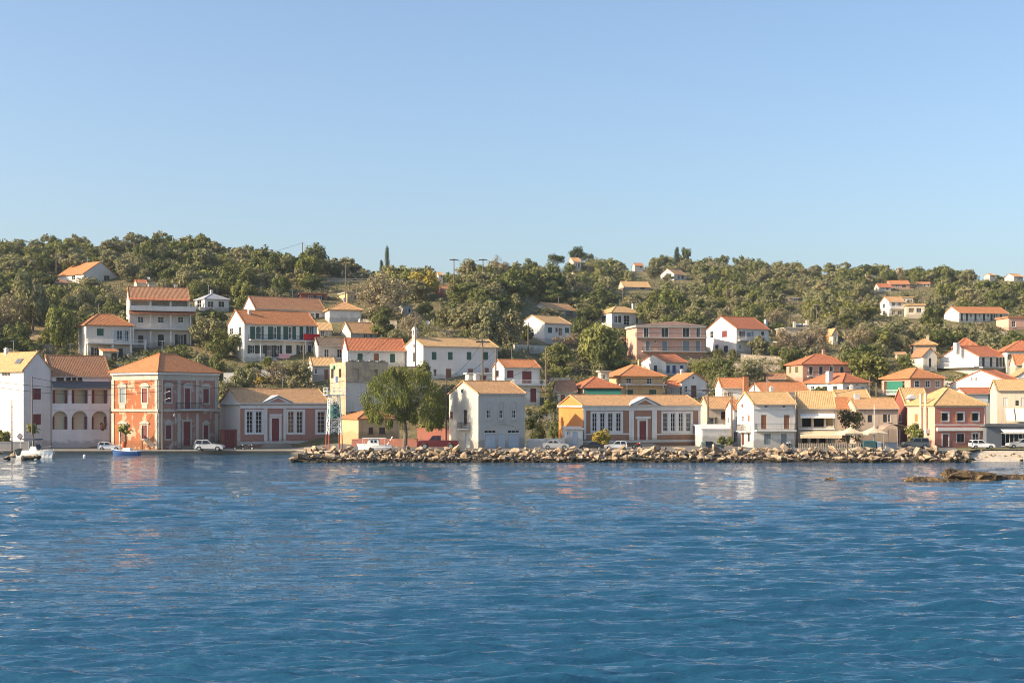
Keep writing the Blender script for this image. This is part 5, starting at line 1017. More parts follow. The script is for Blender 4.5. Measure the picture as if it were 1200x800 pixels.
def vehicle(name, label, cat, x0, x1, yb, kind, mat, flip=False, yaw=0.0, Y=None):
    xc = (x0 + x1) / 2; Y = Y or ray(xc, yb); Lm = (x1 - x0) * Y / F; p = P(xc, yb, Y); p.z = gz(p.x, Y) + .012
    pr = PROF[kind]; w = min(.44 * Lm, 1.8); r = .075 * Lm if kind != 'suv' else .088 * Lm; wx = (.18, .81)
    t = empty(name, p, (math.pi if flip else 0) + yaw, label, cat)
    low = []
    for c in (wx[1], wx[0]):
        low += [(c * Lm + r * 1.18 * math.cos(a), r * .95 + r * 1.18 * math.sin(a)) for a in [math.pi * i / 8 for i in range(9)] if r * .95 + r * 1.18 * math.sin(a) > .05 * Lm]
    ring = [(x * Lm, z * Lm) for x, z in pr['body']] + [(Lm * .98, .055 * Lm)] + low + [(.02 * Lm, .06 * Lm)]
    zb, zt = pr['belt'] * Lm, pr['h'] * Lm
    def hw(z): return w / 2 * (1 - .2 * max(0, (z - zb) / (zt - zb)) - .06 * max(0, (zb * .45 - z) / zb))
    b = MB(); A = [(x - Lm / 2, -hw(z), z) for x, z in ring]; B2 = [(x - Lm / 2, hw(z), z) for x, z in ring]; b.hexa(B2, A)
    b.build('body', mat, t)
    for sg in (-1, 1):
        g = [(x * Lm - Lm / 2, sg * (hw(z * Lm) + .012), z * Lm) for x, z in pr['glass']]; b = MB(); (x0_, _, z0_), (x1_, _, z1_) = g[0], g[-1]
        b.face(g if sg < 0 else g[::-1]); b.build('side_window', GLASS, t)
        xm = (g[1][0] * .48 + g[2][0] * .52); MB().hexa([(xm - .05, sg * (hw(zb) + .006), zb), (xm + .05, sg * (hw(zb) + .006), zb), (xm + .05, sg * (hw(g[1][2]) + .006), g[1][2]), (xm - .05, sg * (hw(g[1][2]) + .006), g[1][2])], [(xm - .05, sg * (hw(zb) + .02), zb), (xm + .05, sg * (hw(zb) + .02), zb), (xm + .05, sg * (hw(g[1][2]) + .02), g[1][2]), (xm - .05, sg * (hw(g[1][2]) + .02), g[1][2])]).build('door_pillar', mat, t)
    gl = pr['glass']; bd = pr['body']
    top = max(range(len(bd)), key=lambda i: bd[i][1] + bd[i][0] * .01)
    def quad(p, q, n):
        p, q = np.array(p) * Lm, np.array(q) * Lm; d = q - p; p, q = p + d * .1, q - d * .1; nrm = np.array([d[1], -d[0]]); nrm = nrm / np.linalg.norm(nrm) * .014 * n
        p, q = p + nrm, q + nrm; return [(p[0] - Lm / 2, -hw(p[1]) * .92, p[1]), (p[0] - Lm / 2, hw(p[1]) * .92, p[1]), (q[0] - Lm / 2, hw(q[1]) * .9, q[1]), (q[0] - Lm / 2, -hw(q[1]) * .9, q[1])]
    ws = {'hatch': (5, 6, 2, 3), 'suv': (5, 6, 2, 3), 'sedan': (6, 7, 3, 4), 'pickup': (5, 6, 2, 3)}[kind]
    MB().face(quad(bd[ws[1]], bd[ws[0]], 1)).build('windscreen', GLASS, t); MB().face(quad(bd[ws[2]], bd[ws[3]], -1)).build('rear_window', GLASS, t)
    for sg in (-1, 1):
        MB().box(Lm * .445, Lm * .482, sg * w * .36 - .14, sg * w * .36 + .14, Lm * .135, Lm * .175).build('headlight', LAMPG, t); MB().box(-Lm * .502, -Lm * .48, sg * w * .4 - .09, sg * w * .4 + .09, Lm * .15, Lm * .2).build('tail_light', TAIL, t)
        for c in wx:
            b = MB(); cx = c * Lm - Lm / 2; y = sg * (w / 2 - .1); b.tube((cx, y - .1, r), (cx, y + .1, r), r, n=16); wh = b.build('wheel', RUBBER, t); MB().tube((cx, y + sg * .095, r), (cx, y + sg * .112, r), r * .62, n=12).build('rim', ALLOY, wh)
    MB().box(-Lm * .505, -Lm * .47, -w * .46, w * .46, Lm * .07, Lm * .115).build('bumper', plain('bumper plastic', (.05, .05, .052)), t); MB().box(Lm * .47, Lm * .504, -w * .46, w * .46, Lm * .065, Lm * .11).build('bumper', plain('bumper plastic', (.05,) * 3), t)
    if kind == 'pickup': MB().box(-Lm * .48, -Lm * .09, -w * .42, w * .42, Lm * .213, Lm * .2165).build('load_bed', plain('bumper plastic', (.05,) * 3), t)
    return t
WP, SP, BP, RP = paint('white', (.74, .74, .74)), paint('silver', (.42, .43, .44)), paint('black', (.014, .015, .018)), paint('red', (.10, .008, .009))
vehicle('white_hatchback', 'white hatchback parked at the foot of the arcaded building', 'car', 115.5, 141.5, 527.4, 'hatch', WP, yaw=.15)
vehicle('silver_hatchback', 'silver hatchback parked in front of the red mansion and the red gates', 'car', 228.5, 263, 528, 'hatch', SP, yaw=-.05)
vehicle('white_sedan', 'white car cut off by the left edge of the photo', 'car', -16, 10.5, 526.5, 'sedan', WP)
vehicle('red_pickup', 'dark red pickup truck behind the boulders, left of the grey rendered building', 'pickup truck', 489, 537, 524.5, 'pickup', RP, flip=True, Y=213)
vehicle('silver_car', 'low silver car parked by the low white wall right of the grey rendered building', 'car', 636, 667, 524.5, 'sedan', SP, Y=214)
vehicle('black_car', 'black car parked left of the yellow green bush before the brown school', 'car', 678.5, 707, 525, 'sedan', BP, flip=True, Y=211)
vehicle('pale_hatchback', 'small pale hatchback parked beneath the left windows of the brown school', 'car', 708, 734.5, 524.6, 'hatch', paint('pale', (.62, .64, .66)), flip=True, Y=213)
vehicle('dark_green_car', 'dark green car parked past the right end of the brown school', 'car', 821.5, 848, 524.6, 'hatch', paint('dark green', (.022, .035, .035)), Y=212)
vehicle('parked_jeep', 'dark grey jeep with pale windows parked left of the pink waterfront house', 'car', 1057.5, 1087.5, 524.3, 'suv', paint('dark grey', (.07, .085, .09)), flip=True, Y=215)
vehicle('beach_hatchback', 'white hatchback parked above the pebble beach by the pink waterfront house', 'car', 1136.5, 1164.5, 524.2, 'hatch', paint('bright white', (.78, .78, .79)), Y=216)
vehicle('pale_car', 'pale car in front of the glazed restaurant at the right edge', 'car', 1180, 1210, 523.6, 'hatch', SP, flip=True, Y=218)
def motorbike(label, xc, yb, mat, Y=None, L=1.9, rz=0.1):
    Y = Y or ray(xc, yb); p = P(xc, yb, Y); p.z = gz(p.x, Y) + .01; t = empty('motorbike', p, rz, label, 'motorbike')
    for x in (-L * .34, L * .34):
        w = MB(); w.tube((x, -.06, .3), (x, .06, .3), .3, n=14); w = w.build('wheel', RUBBER, t); MB().tube((x, -.065, .3), (x, .065, .3), .17, n=10).build('rim', ALLOY, w)
    b = MB(); b.path([(-L * .34, 0, .3), (-.1, 0, .45), (L * .22, 0, .75), (L * .34, 0, .3)], .05); b.hexa([(-.35, -.14, .3), (.3, -.14, .3), (.22, -.14, .62), (-.3, -.14, .58)], [(-.35, .14, .3), (.3, .14, .3), (.22, .14, .62), (-.3, .14, .58)]); b.build('frame', IRON, t)
    MB().ball((.2, 0, .74), .3, .16, .15).build('fuel_tank', mat, t); MB().hexa([(-.75, -.13, .74), (.0, -.13, .68), (.0, -.13, .78), (-.75, -.13, .82)], [(-.75, .13, .74), (.0, .13, .68), (.0, .13, .78), (-.75, .13, .82)]).build('saddle', RUBBER, t)
    b = MB(); b.tube((L * .26, -.34, 1.0), (L * .26, .34, 1.0), .025); b.tube((L * .25, 0, .75), (L * .26, 0, 1.0), .03); b.build('handlebar', STEEL, t); MB().ball((L * .31, 0, .85), .1, .1, .1, 8, 5).build('headlight', LAMPG, t)
motorbike('black motorbike parked before the red gates, right of the silver hatchback', 280, 527.6, IRON); motorbike('second dark motorbike standing beside the pink school steps', 291, 527.4, plain('dark blue tank', (.03, .04, .08)), rz=-.2)
motorbike('motorbike parked under the balcony of the white balcony house', 921.5, 524.3, plain('white tank', (.6, .6, .6)), Y=219); motorbike('bright red moped near the dark red door of the brown school', 746.5, 523.8, plain('bright red', (.5, .02, .015)), Y=215, L=1.4)
# ------------------------------------------------------------------ boats
def hull(L, W, Hh, name, mat, parent, bow=.35, deckmat=None):
    st = 12; b = MB(); rings = []
    for i in range(st):
        s = i / (st - 1); x = -L / 2 + L * s; f = 1 - max(0, (s - .45) / .55) ** 2.2; f = max(f, .02) * (1 - .12 * (1 - min(1, s / .2))); sh = Hh * (1 + bow * s ** 2)
        rings.append([(x - .25 * (1 - 0) * 0, 0, -.35 * f - .02), (x, W / 2 * f * .72, -.1), (x + .15 * s, W / 2 * f, sh * .6), (x + .3 * s, W / 2 * f * 1.02, sh)])
    for i in range(st - 1):
        for sg in (1, -1):
            for j in range(3):
                q = [rings[i][j], rings[i + 1][j], rings[i + 1][j + 1], rings[i][j + 1]]; q = [(x, y * sg, z) for x, y, z in q]; b.face(q if sg < 0 else q[::-1])
    b.face([(x, y, z) for x, y, z in rings[0]] + [(x, -y, z) for x, y, z in rings[0][:0:-1]])
    h = b.build(name, mat, parent); d = MB()
    for i in range(st - 1):
        a, c = rings[i][3], rings[i + 1][3]; d.face([(a[0], -a[1], a[2] - .12), (c[0], -c[1], c[2] - .12), (c[0], c[1], c[2] - .12), (a[0], a[1], a[2] - .12)])
    d.build('deck', deckmat or WHITEP, parent); r = MB()
    for sg in (1, -1): r.path([(q[3][0], q[3][1] * sg, q[3][2] + .02) for q in rings], .045, 5)
    r.build('gunwale', WHITEP, parent); return h
def outboard(t, x, z=.7, y=0):
    b = MB(); b.box(x - .28, x + .1, y - .16, y + .16, z, z + .5); b.box(x - .14, x, y - .06, y + .06, z - .9, z); b.build('outboard_motor', plain('dark motor cowl', (.05, .05, .055), .4), t)
t = empty('motorboat', P(42, 534.5, 219), rad(-24), 'white motorboat with dark sun canopy moored beside the left rock pile', 'boat')
t.location.z = .05; hull(6.4, 2.3, .85, 'hull', WHITEP, t)
MB().hexa([(-.9, -.6, .75), (.9, -.6, .75), (.9, .6, .75), (-.9, .6, .75)], [(-.6, -.5, 1.6), (.35, -.5, 1.55), (.35, .5, 1.55), (-.6, .5, 1.6)]).build('console', WHITEP, t)
MB().hexa([(.92, -.55, 1.0), (.97, -.55, 1.0), (.97, .55, 1.0), (.92, .55, 1.0)], [(.3, -.5, 1.95), (.35, -.5, 1.95), (.35, .5, 1.95), (.3, .5, 1.95)]).build('windscreen', GLASS, t)
b = MB()
for x in (-2.2, .2):
    for y in (-.9, .9): b.tube((x, y, .8), (x, y, 2.65), .03, n=5)
b.build('canopy_frame', STEEL, t); MB().hexa([(-2.6, -1.05, 2.6), (.7, -1.05, 2.6), (.7, 1.05, 2.6), (-2.6, 1.05, 2.6)], [(-2.3, -.9, 2.78), (.4, -.9, 2.78), (.4, .9, 2.78), (-2.3, .9, 2.78)]).build('canopy', plain('navy canvas', (.015, .02, .045), .9), t)
outboard(t, -3.25, .8); b = MB(); b.path([(1.6, -.7, .95), (1.7, -.7, 1.45), (3.1, 0, 1.7), (1.7, .7, 1.45), (1.6, .7, .95)], .022, 5); b.build('bow_rail', STEEL, t)
t = empty('dinghy', (P(58, 533.5, 222).x, 222, .03), rad(-75), 'small pale dinghy with outboard squeezed between the white motorboat and the quay', 'boat'); hull(3.6, 1.5, .55, 'hull', plain('pale grey hull', (.6, .6, .58)), t); outboard(t, -1.9, .55, .3); MB().box(-.2, .1, -.6, .6, .3, .42).build('thwart', WOODP, t)
t = empty('fishing_boat', (P(148, 533, 226.5).x, 226.5, .04), rad(172), 'small blue and white fishing boat with an orange barrel, moored at the quay', 'boat'); hull(4.3, 1.7, .6, 'hull', plain('blue hull paint', (.03, .09, .26), .4), t, .55)
MB().hexa([(-.9, -.5, .55), (.6, -.5, .55), (.6, .5, .55), (-.9, .5, .55)], [(-.75, -.42, 1.15), (.3, -.42, 1.2), (.3, .42, 1.2), (-.75, .42, 1.15)]).build('cabin', WHITEP, t); MB().tube((.95, 0, .6), (.95, 0, 2.9), .035, n=5).build('mast', WOODP, t)
o = MB().lathe([(0, 0), (.34, 0), (.38, .3), (.38, .7), (.34, 1.0), (0, 1.0)]).build('orange_barrel', plain('orange plastic', (.60, .10, .02), .5), None, P(145.5, 0, 226.5)); o.location = (P(145.5, 530, 226.5).x, 226.45, 1.21); tag(o, 'orange barrel standing on the small blue and white fishing boat', 'barrel')
t = empty('cabin_boat', (P(440, 523, 212).x, 212, 1.25), rad(178), 'white cabin boat laid up behind the boulders, left of the feathery tree', 'boat'); hull(5.0, 1.9, .75, 'hull', WHITEP, t)
c = MB().hexa([(-.6, -.75, .75), (1.3, -.75, .75), (1.3, .75, .75), (-.6, .75, .75)], [(-.5, -.68, 1.75), (.95, -.68, 1.75), (.95, .68, 1.75), (-.5, .68, 1.75)]).build('cabin', WHITEP, t)
for x in (-.25, .3): MB().hexa([(x, .757, 1.2), (x + .35, .757, 1.2), (x + .33, .722, 1.58), (x + .03, .722, 1.58)], [(x, .775, 1.2), (x + .35, .775, 1.2), (x + .33, .74, 1.58), (x + .03, .74, 1.58)]).build('window', GLASS, c)
MB().box(-1.6, 1.9, -.85, .85, 1.8, 1.88).build('canopy', WHITEP, t); b = MB(); [b.tube((x, y, .75), (x, y, 1.8), .03, n=5) for x in (-1.5, 1.8) for y in (-.75, .75)]; b.tube((-1.8, .5, .9), (-2.6, .5, 2.1), .03, n=5); b.build('canopy_frame', STEEL, t)
b = MB(); [b.box(x - .1, x + .1, -.7, .7, -.4, -.05) for x in (-1.2, 1.0)]; b.build('cradle', WOODP, t)
o = MB().ball((0, 0, 0), .25, .25, .28).build('mooring_buoy', WHITEP); o.location = (P(99, 535, 220).x, 220, .12); tag(o, 'small white mooring buoy floating before the arcaded building', 'buoy')

# ------------------------------------------------------------------ harbour beacon
Yb = 204.2; bp_ = P(391.5, 523.5, Yb); t = empty('harbour_beacon', bp_, rad(20), 'white lattice beacon with red feet, green drum and green lantern on the breakwater', 'beacon'); sc_ = Yb / F
Z = lambda py: (523.5 - py) * sc_
wb, wt = 8.2 * sc_, 5.6 * sc_; zt = Z(463)
def leg_at(z): return wb + (wt - wb) * z / zt
for sx in (-1, 1):
    for sy in (-1, 1):
        zm = Z(509); MB().tube((sx * leg_at(zm), sy * leg_at(zm), zm), (sx * wt, sy * wt, zt), .075, n=6).build('leg', WHITEP, t); MB().tube((sx * wb, sy * wb, -.5), (sx * leg_at(zm), sy * leg_at(zm), zm), .078, n=6).build('red_foot', plain('red lead paint', (.45, .08, .03), .6), t)
b = MB(); lv = [Z(q) for q in (508, 500, 491, 482, 473, 464)]
for z0, z1 in zip(lv, lv[1:]):
    a, c = leg_at(z0), leg_at(z1)
    for k in range(4):
        r_ = Matrix.Rotation(k * math.pi / 2, 3, 'Z'); b.tube(r_ @ Vector((-a, -a, z0)), r_ @ Vector((c, -c, z1)), .035, n=4); b.tube(r_ @ Vector((a, -a, z0)), r_ @ Vector((-c, -c, z1)), .035, n=4); b.tube(r_ @ Vector((-c, -c, z1)), r_ @ Vector((c, -c, z1)), .035, n=4)
b.build('bracing', WHITEP, t)
MB().lathe([(.0, Z(489.5)), (.84, Z(489.5)), (.82, Z(482)), (.7, Z(474)), (.0, Z(473.8))], n=16).build('day_mark', plain('green day mark', (.015, .13, .075), .5), t)
pl = MB().box(-1.3, 1.3, -1.3, 1.3, zt, zt + .1).build('platform', WHITEP, t); b = MB()
for k in range(4):
    r_ = Matrix.Rotation(k * math.pi / 2, 3, 'Z')
    for h_ in (.5, 1.0): b.tube(r_ @ Vector((-1.25, -1.25, zt + .1 + h_)), r_ @ Vector((1.25, -1.25, zt + .1 + h_)), .025, n=4)
    for x in (-1.25, -.4, .45): b.tube(r_ @ Vector((x, -1.25, zt + .1)), r_ @ Vector((x, -1.25, zt + 1.1)), .025, n=4)
b.build('railing', WHITEP, pl)
MB().tube((0, 0, zt + .1), (0, 0, Z(433)), .07, .05).build('mast', WHITEP, t); MB().lathe([(0, Z(433)), (.16, Z(433)), (.2, Z(432)), (.2, Z(429.5)), (.12, Z(428.5)), (0, Z(428))]).build('lantern', plain('green lantern', (.0, .25, .12), .3), t)
MB().box(.12, .5, -.25, .25, Z(448), Z(441)).build('battery_box', WHITEP, t); MB().box(-.9, -.75, -.5, .5, Z(458), Z(451)).build('solar_panel', GLASS, t); b = MB(); [b.box(-.18, .18, .8 + .0, .84, Z(508) + i * .34, Z(508) + i * .34 + .03) for i in range(16)]; b.tube((-.18, .82, Z(508)), (-.18, .82, zt), .02, n=4); b.tube((.18, .82, Z(508)), (.18, .82, zt), .02, n=4); b.build('ladder', WHITEP, t)

# ------------------------------------------------------------------ walls, fences
def wallseg(name, label, x0, yb0, x1, yb1, hpx, mat, Y0=None, Y1=None, th=.35, cat='wall', cop=True):
    Y0 = Y0 or ray(x0, yb0); Y1 = Y1 or ray(x1, yb1); a, c = P(x0, yb0, Y0), P(x1, yb1, Y1); d = c - a; L = d.length; rz = math.atan2(d.y, d.x); hh = hpx * Y0 / F
    t = empty(name, a, rz, label, cat); t['kind'] = 'thing'; n = max(1, int(L / 1.2)); b = MB(); sl_ = d.z / math.hypot(d.x, d.y); L = math.hypot(d.x, d.y)
    b.hexa([(0, 0, -2), (L, 0, -2 + d.z), (L, th, -2 + d.z), (0, th, -2)], [(0, 0, hh), (L, 0, hh + d.z), (L, th, hh + d.z), (0, th, hh)]); b.build('wall', mat, t)
    if cop: MB().hexa([(-.03, -.05, hh + .003), (L + .03, -.05, hh + d.z + .003), (L + .03, th + .05, hh + d.z + .003), (-.03, th + .05, hh + .003)], [(-.03, -.05, hh + .1), (L + .03, -.05, hh + d.z + .1), (L + .03, th + .05, hh + d.z + .1), (-.03, th + .05, hh + .1)]).build('coping', mat, t)
    return t
wallseg('harbour_wall', 'low rose wall behind the cabin boat and under the feathery tree', 412, 524, 489, 523.5, 9, ROSE, 226, 224)
wallseg('harbour_wall', 'rose wall behind the red pickup, left of the grey rendered building', 489, 524, 526, 523, 22, ROSE, 226, 225)
wallseg('harbour_wall', 'white garden wall running right from the grey rendered building', 617, 525, 662, 524, 10, WHITE, 221, 221)
wallseg('white_forecourt_wall', 'low white forecourt wall behind the moored motorboat at the left edge', -20, 527, 34, 527, 9, WHITE_OLD, 231.5, 232.5)
wallseg('retaining_wall', 'pale retaining wall below the gabled white house', 603, 414, 641, 415, 10, WHITE_OLD); wallseg('retaining_wall', 'grey stone retaining wall below the big white house', 868, 424, 925, 428, 9, STONE)
wallseg('retaining_wall', 'rubble terrace wall below the retaining wall of the big white house', 845, 434, 915, 437, 9, STONE); wallseg('retaining_wall', 'rubble stone wall beneath the bare brown tree', 425, 384, 465, 386, 10, STONE)
wallseg('retaining_wall', 'white garden terrace wall above the pink school', 262, 452, 290, 452, 15, WHITE); wallseg('retaining_wall', 'white wall behind the twisted garden trees above the pink school', 296, 446, 336, 446, 12, WHITE)
wallseg('retaining_wall', 'ochre terrace wall under the orange hipped house', 101, 438, 180, 436, 10, BEIGE); wallseg('retaining_wall', 'stone terrace wall in front of the left hillside scrub', 0, 412, 62, 413, 10, STONE); wallseg('retaining_wall', 'white hillside wall left of the ochre terrace house', 640, 452, 668, 452, 9, WHITE_OLD); wallseg('retaining_wall', 'stone wall below the white villa on the right slope', 1000, 381, 1040, 383, 5, STONE)
wallseg('retaining_wall', 'pale terrace wall between the chapel house and the white garden house', 828, 470, 842, 469, 7, WHITE_OLD); wallseg('retaining_wall', 'stone terrace wall under the pink hipped house', 915, 456, 945, 459, 8, STONE); wallseg('retaining_wall', 'long stone terrace wall below the long low white building', 1098, 391, 1180, 393, 5, STONE)
wallseg('retaining_wall', 'dry stone terrace wall on the right slope above the flat house with solar heaters', 900, 372, 990, 374, 4, STONE); wallseg('retaining_wall', 'white parapet wall under the wide terrace house', 1100, 452, 1140, 455, 6, WHITE); wallseg('retaining_wall', 'white yard wall behind the ochre stone house', 826, 482, 868, 482, 8, WHITE_OLD)
wallseg('retaining_wall', 'stone wall in the olive trees above the church', 520, 394, 580, 396, 6, STONE); wallseg('retaining_wall', 'pale yard wall below the red shuttered house', 600, 492, 650, 494, 8, WHITE_OLD)
t = empty('taverna_fence', P(936, 523.5, 212), 0, 'low weathered wooden fence before the taverna tables', 'fence'); t.location.z = 1.41; L = 74 * 212 / F; b = MB(); [b.box(i * L / 36, i * L / 36 + .1, 0, .04, .05, .95) for i in range(36)]; b.build('pickets', plain('weathered fence wood', (.42, .36, .28), .9), t); b = MB(); b.box(0, L, .042, .08, .3, .38); b.box(0, L, .042, .08, .78, .86); b.build('rail', WOODP, t)

# ------------------------------------------------------------------ parasols, terrace furniture, bins
def parasol(label, xc, yt, ye, wpx, Y):
    p = P(xc, 524, Y); p.z = 1.406; t = empty('parasol', p, rad(12), label, 'parasol', 'cream parasols on the taverna terrace'); z = lambda py: H0 - (py - PY0) * Y / F - p.z; w = wpx * Y / F / 2; zt, ze = z(yt), z(ye); b = MB()
    n = 4
    for k in range(n):
        a0, a1 = 2 * math.pi * (k + .5) / n, 2 * math.pi * (k + 1.5) / n; R2 = w * 1.3
        A, C = (R2 * math.cos(a0), R2 * math.sin(a0), ze), (R2 * math.cos(a1), R2 * math.sin(a1), ze); M_ = ((A[0] + C[0]) / 2, (A[1] + C[1]) / 2, ze + .06)
        b.face([A, M_, (M_[0] * .4, M_[1] * .4, ze + (zt - ze) * .62), (A[0] * .4, A[1] * .4, ze + (zt - ze) * .55)]); b.face([M_, C, (C[0] * .4, C[1] * .4, ze + (zt - ze) * .55), (M_[0] * .4, M_[1] * .4, ze + (zt - ze) * .62)])
        b.face([(A[0] * .4, A[1] * .4, ze + (zt - ze) * .55), (M_[0] * .4, M_[1] * .4, ze + (zt - ze) * .62), (0, 0, zt)]); b.face([(M_[0] * .4, M_[1] * .4, ze + (zt - ze) * .62), (C[0] * .4, C[1] * .4, ze + (zt - ze) * .55), (0, 0, zt)])
        b.hexa([A, C, (C[0], C[1], ze - .22), (A[0], A[1], ze - .22)], [(A[0] * .985, A[1] * .985, ze), (C[0] * .985, C[1] * .985, ze), (C[0] * .985, C[1] * .985, ze - .22), (A[0] * .985, A[1] * .985, ze - .22)])
    b.build('canopy', CANVAS, t); MB().tube((0, 0, .05), (0, 0, zt + .1), .05).build('pole', FRAMEW, t); MB().box(-.4, .4, -.4, .4, 0, .1).build('base', CONCRETE, t)
    b = MB(); [b.tube((0, 0, zt - .35), (w * 1.25 * math.cos(a), w * 1.25 * math.sin(a), ze), .018, n=4) for a in [2 * math.pi * (k + .5) / 4 for k in range(4)]]; b.build('ribs', WOODP, t)
parasol('cream parasol nearer the taverna, left of the two', 996.5, 500.3, 507.5, 27, 214); parasol('cream parasol nearer the blue bin, right of the two', 1023.5, 500, 507.3, 27, 213)
t = empty('gazebo', P(1045, 524, 224), rad(8), 'open gazebo with a domed brown canvas right of the cream parasols', 'gazebo'); t.location.z = 1.406; w = 16 * 224 / F; zt, ze = H0 - 27 * 224 / F - 1.4, H0 - 33.5 * 224 / F - 1.4; b = MB()
for i in range(8):
    x0_, x1_ = -w + 2 * w * i / 8, -w + 2 * w * (i + 1) / 8; f = lambda x: ze + (zt - ze) * (1 - (x / w) ** 2) ** .7 if abs(x) < w else ze
    b.hexa([(x0_, -1.8, f(x0_)), (x1_, -1.8, f(x1_)), (x1_, 1.8, f(x1_)), (x0_, 1.8, f(x0_))], [(x0_, -1.8, f(x0_) + .05), (x1_, -1.8, f(x1_) + .05), (x1_, 1.8, f(x1_) + .05), (x0_, 1.8, f(x0_) + .05)])
b.build('canopy', plain('brown canvas', (.34, .25, .19), .9), t); b = MB(); [MB().tube((sx * w * .96, sy * 1.7, 0), (sx * w * .96, sy * 1.7, ze), .05).build('post', STEEL, t) for sx in (-1, 0.1, 1) for sy in (-1, 1)]
def table_set(px, Y, i, items):
    p = P(px, 523, Y); t = empty('taverna_table', (p.x, Y, 1.408), rr.uniform(0, 1), None, 'table', 'taverna tables'); MB().box(-.4, .4, -.4, .4, .72, .75).build('tabletop', CANVASW, t); [MB().box(x - .03, x + .03, y - .03, y + .03, 0, .719).build('leg', WOODP, t) for x in (-.35, .35) for y in (-.35, .35)]
    items[0].append((t, px, 'white topped table on the taverna terrace'))
    for s_ in (-1, 1):
        c = empty('taverna_chair', (p.x + s_ * .8, Y + .05, 1.408), math.pi if s_ < 0 else 0, None, 'chair', 'taverna chairs'); MB().box(-.2, .2, -.2, .2, .43, .47).build('seat', WOODP, c); MB().box(.17, .21, -.2, .2, .5, .92).build('backrest', WOODP, c); [MB().box(x - .02, x + .02, y - .02, y + .02, 0, .429).build('leg', WOODP, c) for x in (-.17, .17) for y in (-.17, .17)]
        items[1].append((c, px + s_ * 6, 'dark wooden chair on the taverna terrace'))
it = [[], []]
for i, px in enumerate((944, 957, 970, 983, 1003, 1013)): table_set(px, 214.2 + (i % 2) * 1.3, i, it)
unique(it[0]); unique(it[1])
def bin_(label, x0, x1, y0, yb, Y, mat):
    t = empty('wheeled_bin', P((x0 + x1) / 2, yb, Y), rr.uniform(-.1, .1), label, 'bin'); t.location.z = 1.408; w = (x1 - x0) * Y / F / 2; hh = (yb - y0) * Y / F
    MB().hexa([(-w * .9, -.4, .18), (w * .9, -.4, .18), (w * .9, .4, .18), (-w * .9, .4, .18)], [(-w, -.5, hh * .85), (w, -.5, hh * .85), (w, .5, hh * .85), (-w, .5, hh * .85)]).build('body', mat, t)
    l = MB(); l.hexa([(-w - .03, -.53, hh * .855), (w + .03, -.53, hh * .855), (w + .03, .53, hh * .855), (-w - .03, .53, hh * .855)], [(-w * .8, -.3, hh), (w * .8, -.3, hh), (w * .8, .35, hh), (-w * .8, .35, hh)]); l.build('lid', mat, t)
    [MB().tube((x, y - .04, .1), (x, y + .04, .1), .1, n=8).build('wheel', RUBBER, t) for x in (-w * .7, w * .7) for y in (-.35, .35)]
bin_('large teal wheeled bin right of the cream parasols', 1011.5, 1025.5, 512.5, 523.5, 211, plain('teal plastic', (.035, .10, .11), .5)); bin_('pale blue wheeled bin beside the large teal bin', 1027, 1032, 514, 523.5, 211, plain('pale blue plastic', (.25, .34, .40), .5)); bin_('grey wheeled bin at the right corner of the brown school', 822, 826.5, 515, 524.5, 211, plain('grey green plastic', (.16, .2, .19), .5))
t = empty('kiosk_counter', P(1044, 524, 213), 0, 'long grey counter under the gazebo edge, left of the parked jeep', 'counter'); t.location.z = 1.406; MB().box(-.85, .85, -.3, .3, 0, 1.0).build('body', plain('grey board', (.3, .32, .34)), t); MB().box(-.92, .92, -.36, .36, 1.003, 1.07).build('top', TRIM, t)

# ------------------------------------------------------------------ poles, lamps, wires
POLES = {}
def pole(key, label, px, yt, yb, arm=True, Y=None, r=.19, mat=None, name='utility_pole', group=None):
    Y = Y or ray(px, yb); p = P(px, yb, Y); p.z = gz(p.x, Y) if Y > 246 else p.z; hh = H0 - (yt - PY0) * Y / F - p.z
    t = empty(name, p, rad(25), label, 'lamp post' if 'lamp' in name else 'utility pole', group); MB().tube((0, 0, -.6), (0, 0, hh), r, r * .65, 8).build('pole', mat or WOODP, t)
    if arm:
        b = MB(); b.box(-1.3, 1.3, -.1, .1, hh - .5, hh - .26); b.build('crossarm', WOODP, t); b = MB()
        for x in (-1, -.35, .35, 1): b.lathe([(.04, hh - .26), (.09, hh - .2), (.08, hh - .05), (.0, hh + .05)], (x, 0), 6)
        b.build('insulators', plain('insulator glass', (.3, .32, .3), .3), t)
    POLES[key] = Vector((p.x, p.y, p.z + hh - .15)); return t, hh
pole('a', 'wooden pole high in the trees left of the half hidden hill house', 66, 284, 325, False); pole('b', 'wooden pole above the small flat roofed white house', 219.5, 308, 336, False)
pole('c', 'slim pole on the skyline above the long brown tiled roof', 354.5, 284, 311, False); pole('d', 'tall wooden pole beside the bright ochre block', 405, 310, 357, False)
pole('e', 'pole with crossarm on the skyline, left of the pair above the church', 532, 303, 347, True); pole('f', 'pole with crossarm on the skyline, right of the pair above the church', 566, 303, 346, True)
pole('g', 'pole with crossarm left of the orange roofed white house', 674.5, 317, 362, True); pole('h', 'pole among trees behind the tall chimney of the orange roofed white house', 730, 337, 359, True)
pole('i', 'pole with crossarm rising in front of the right end of the church', 565.5, 398, 462, True, Y=245); pole('j', 'plain pole just right of the church', 581, 408, 465, False, Y=243)
pole('k', 'tall pole between the feathery tree and the grey rendered building', 523, 443, 523, False, Y=222, r=.16); pole('l', 'pole standing against the sunlit gable end of the church', 487, 368, 424, False, Y=276)
pole('m', 'pole at the corner of the white balcony house', 857.5, 459, 521, False, Y=226); pole('n', 'pole at the right end of the brown school', 829.5, 455, 505, True, Y=243)
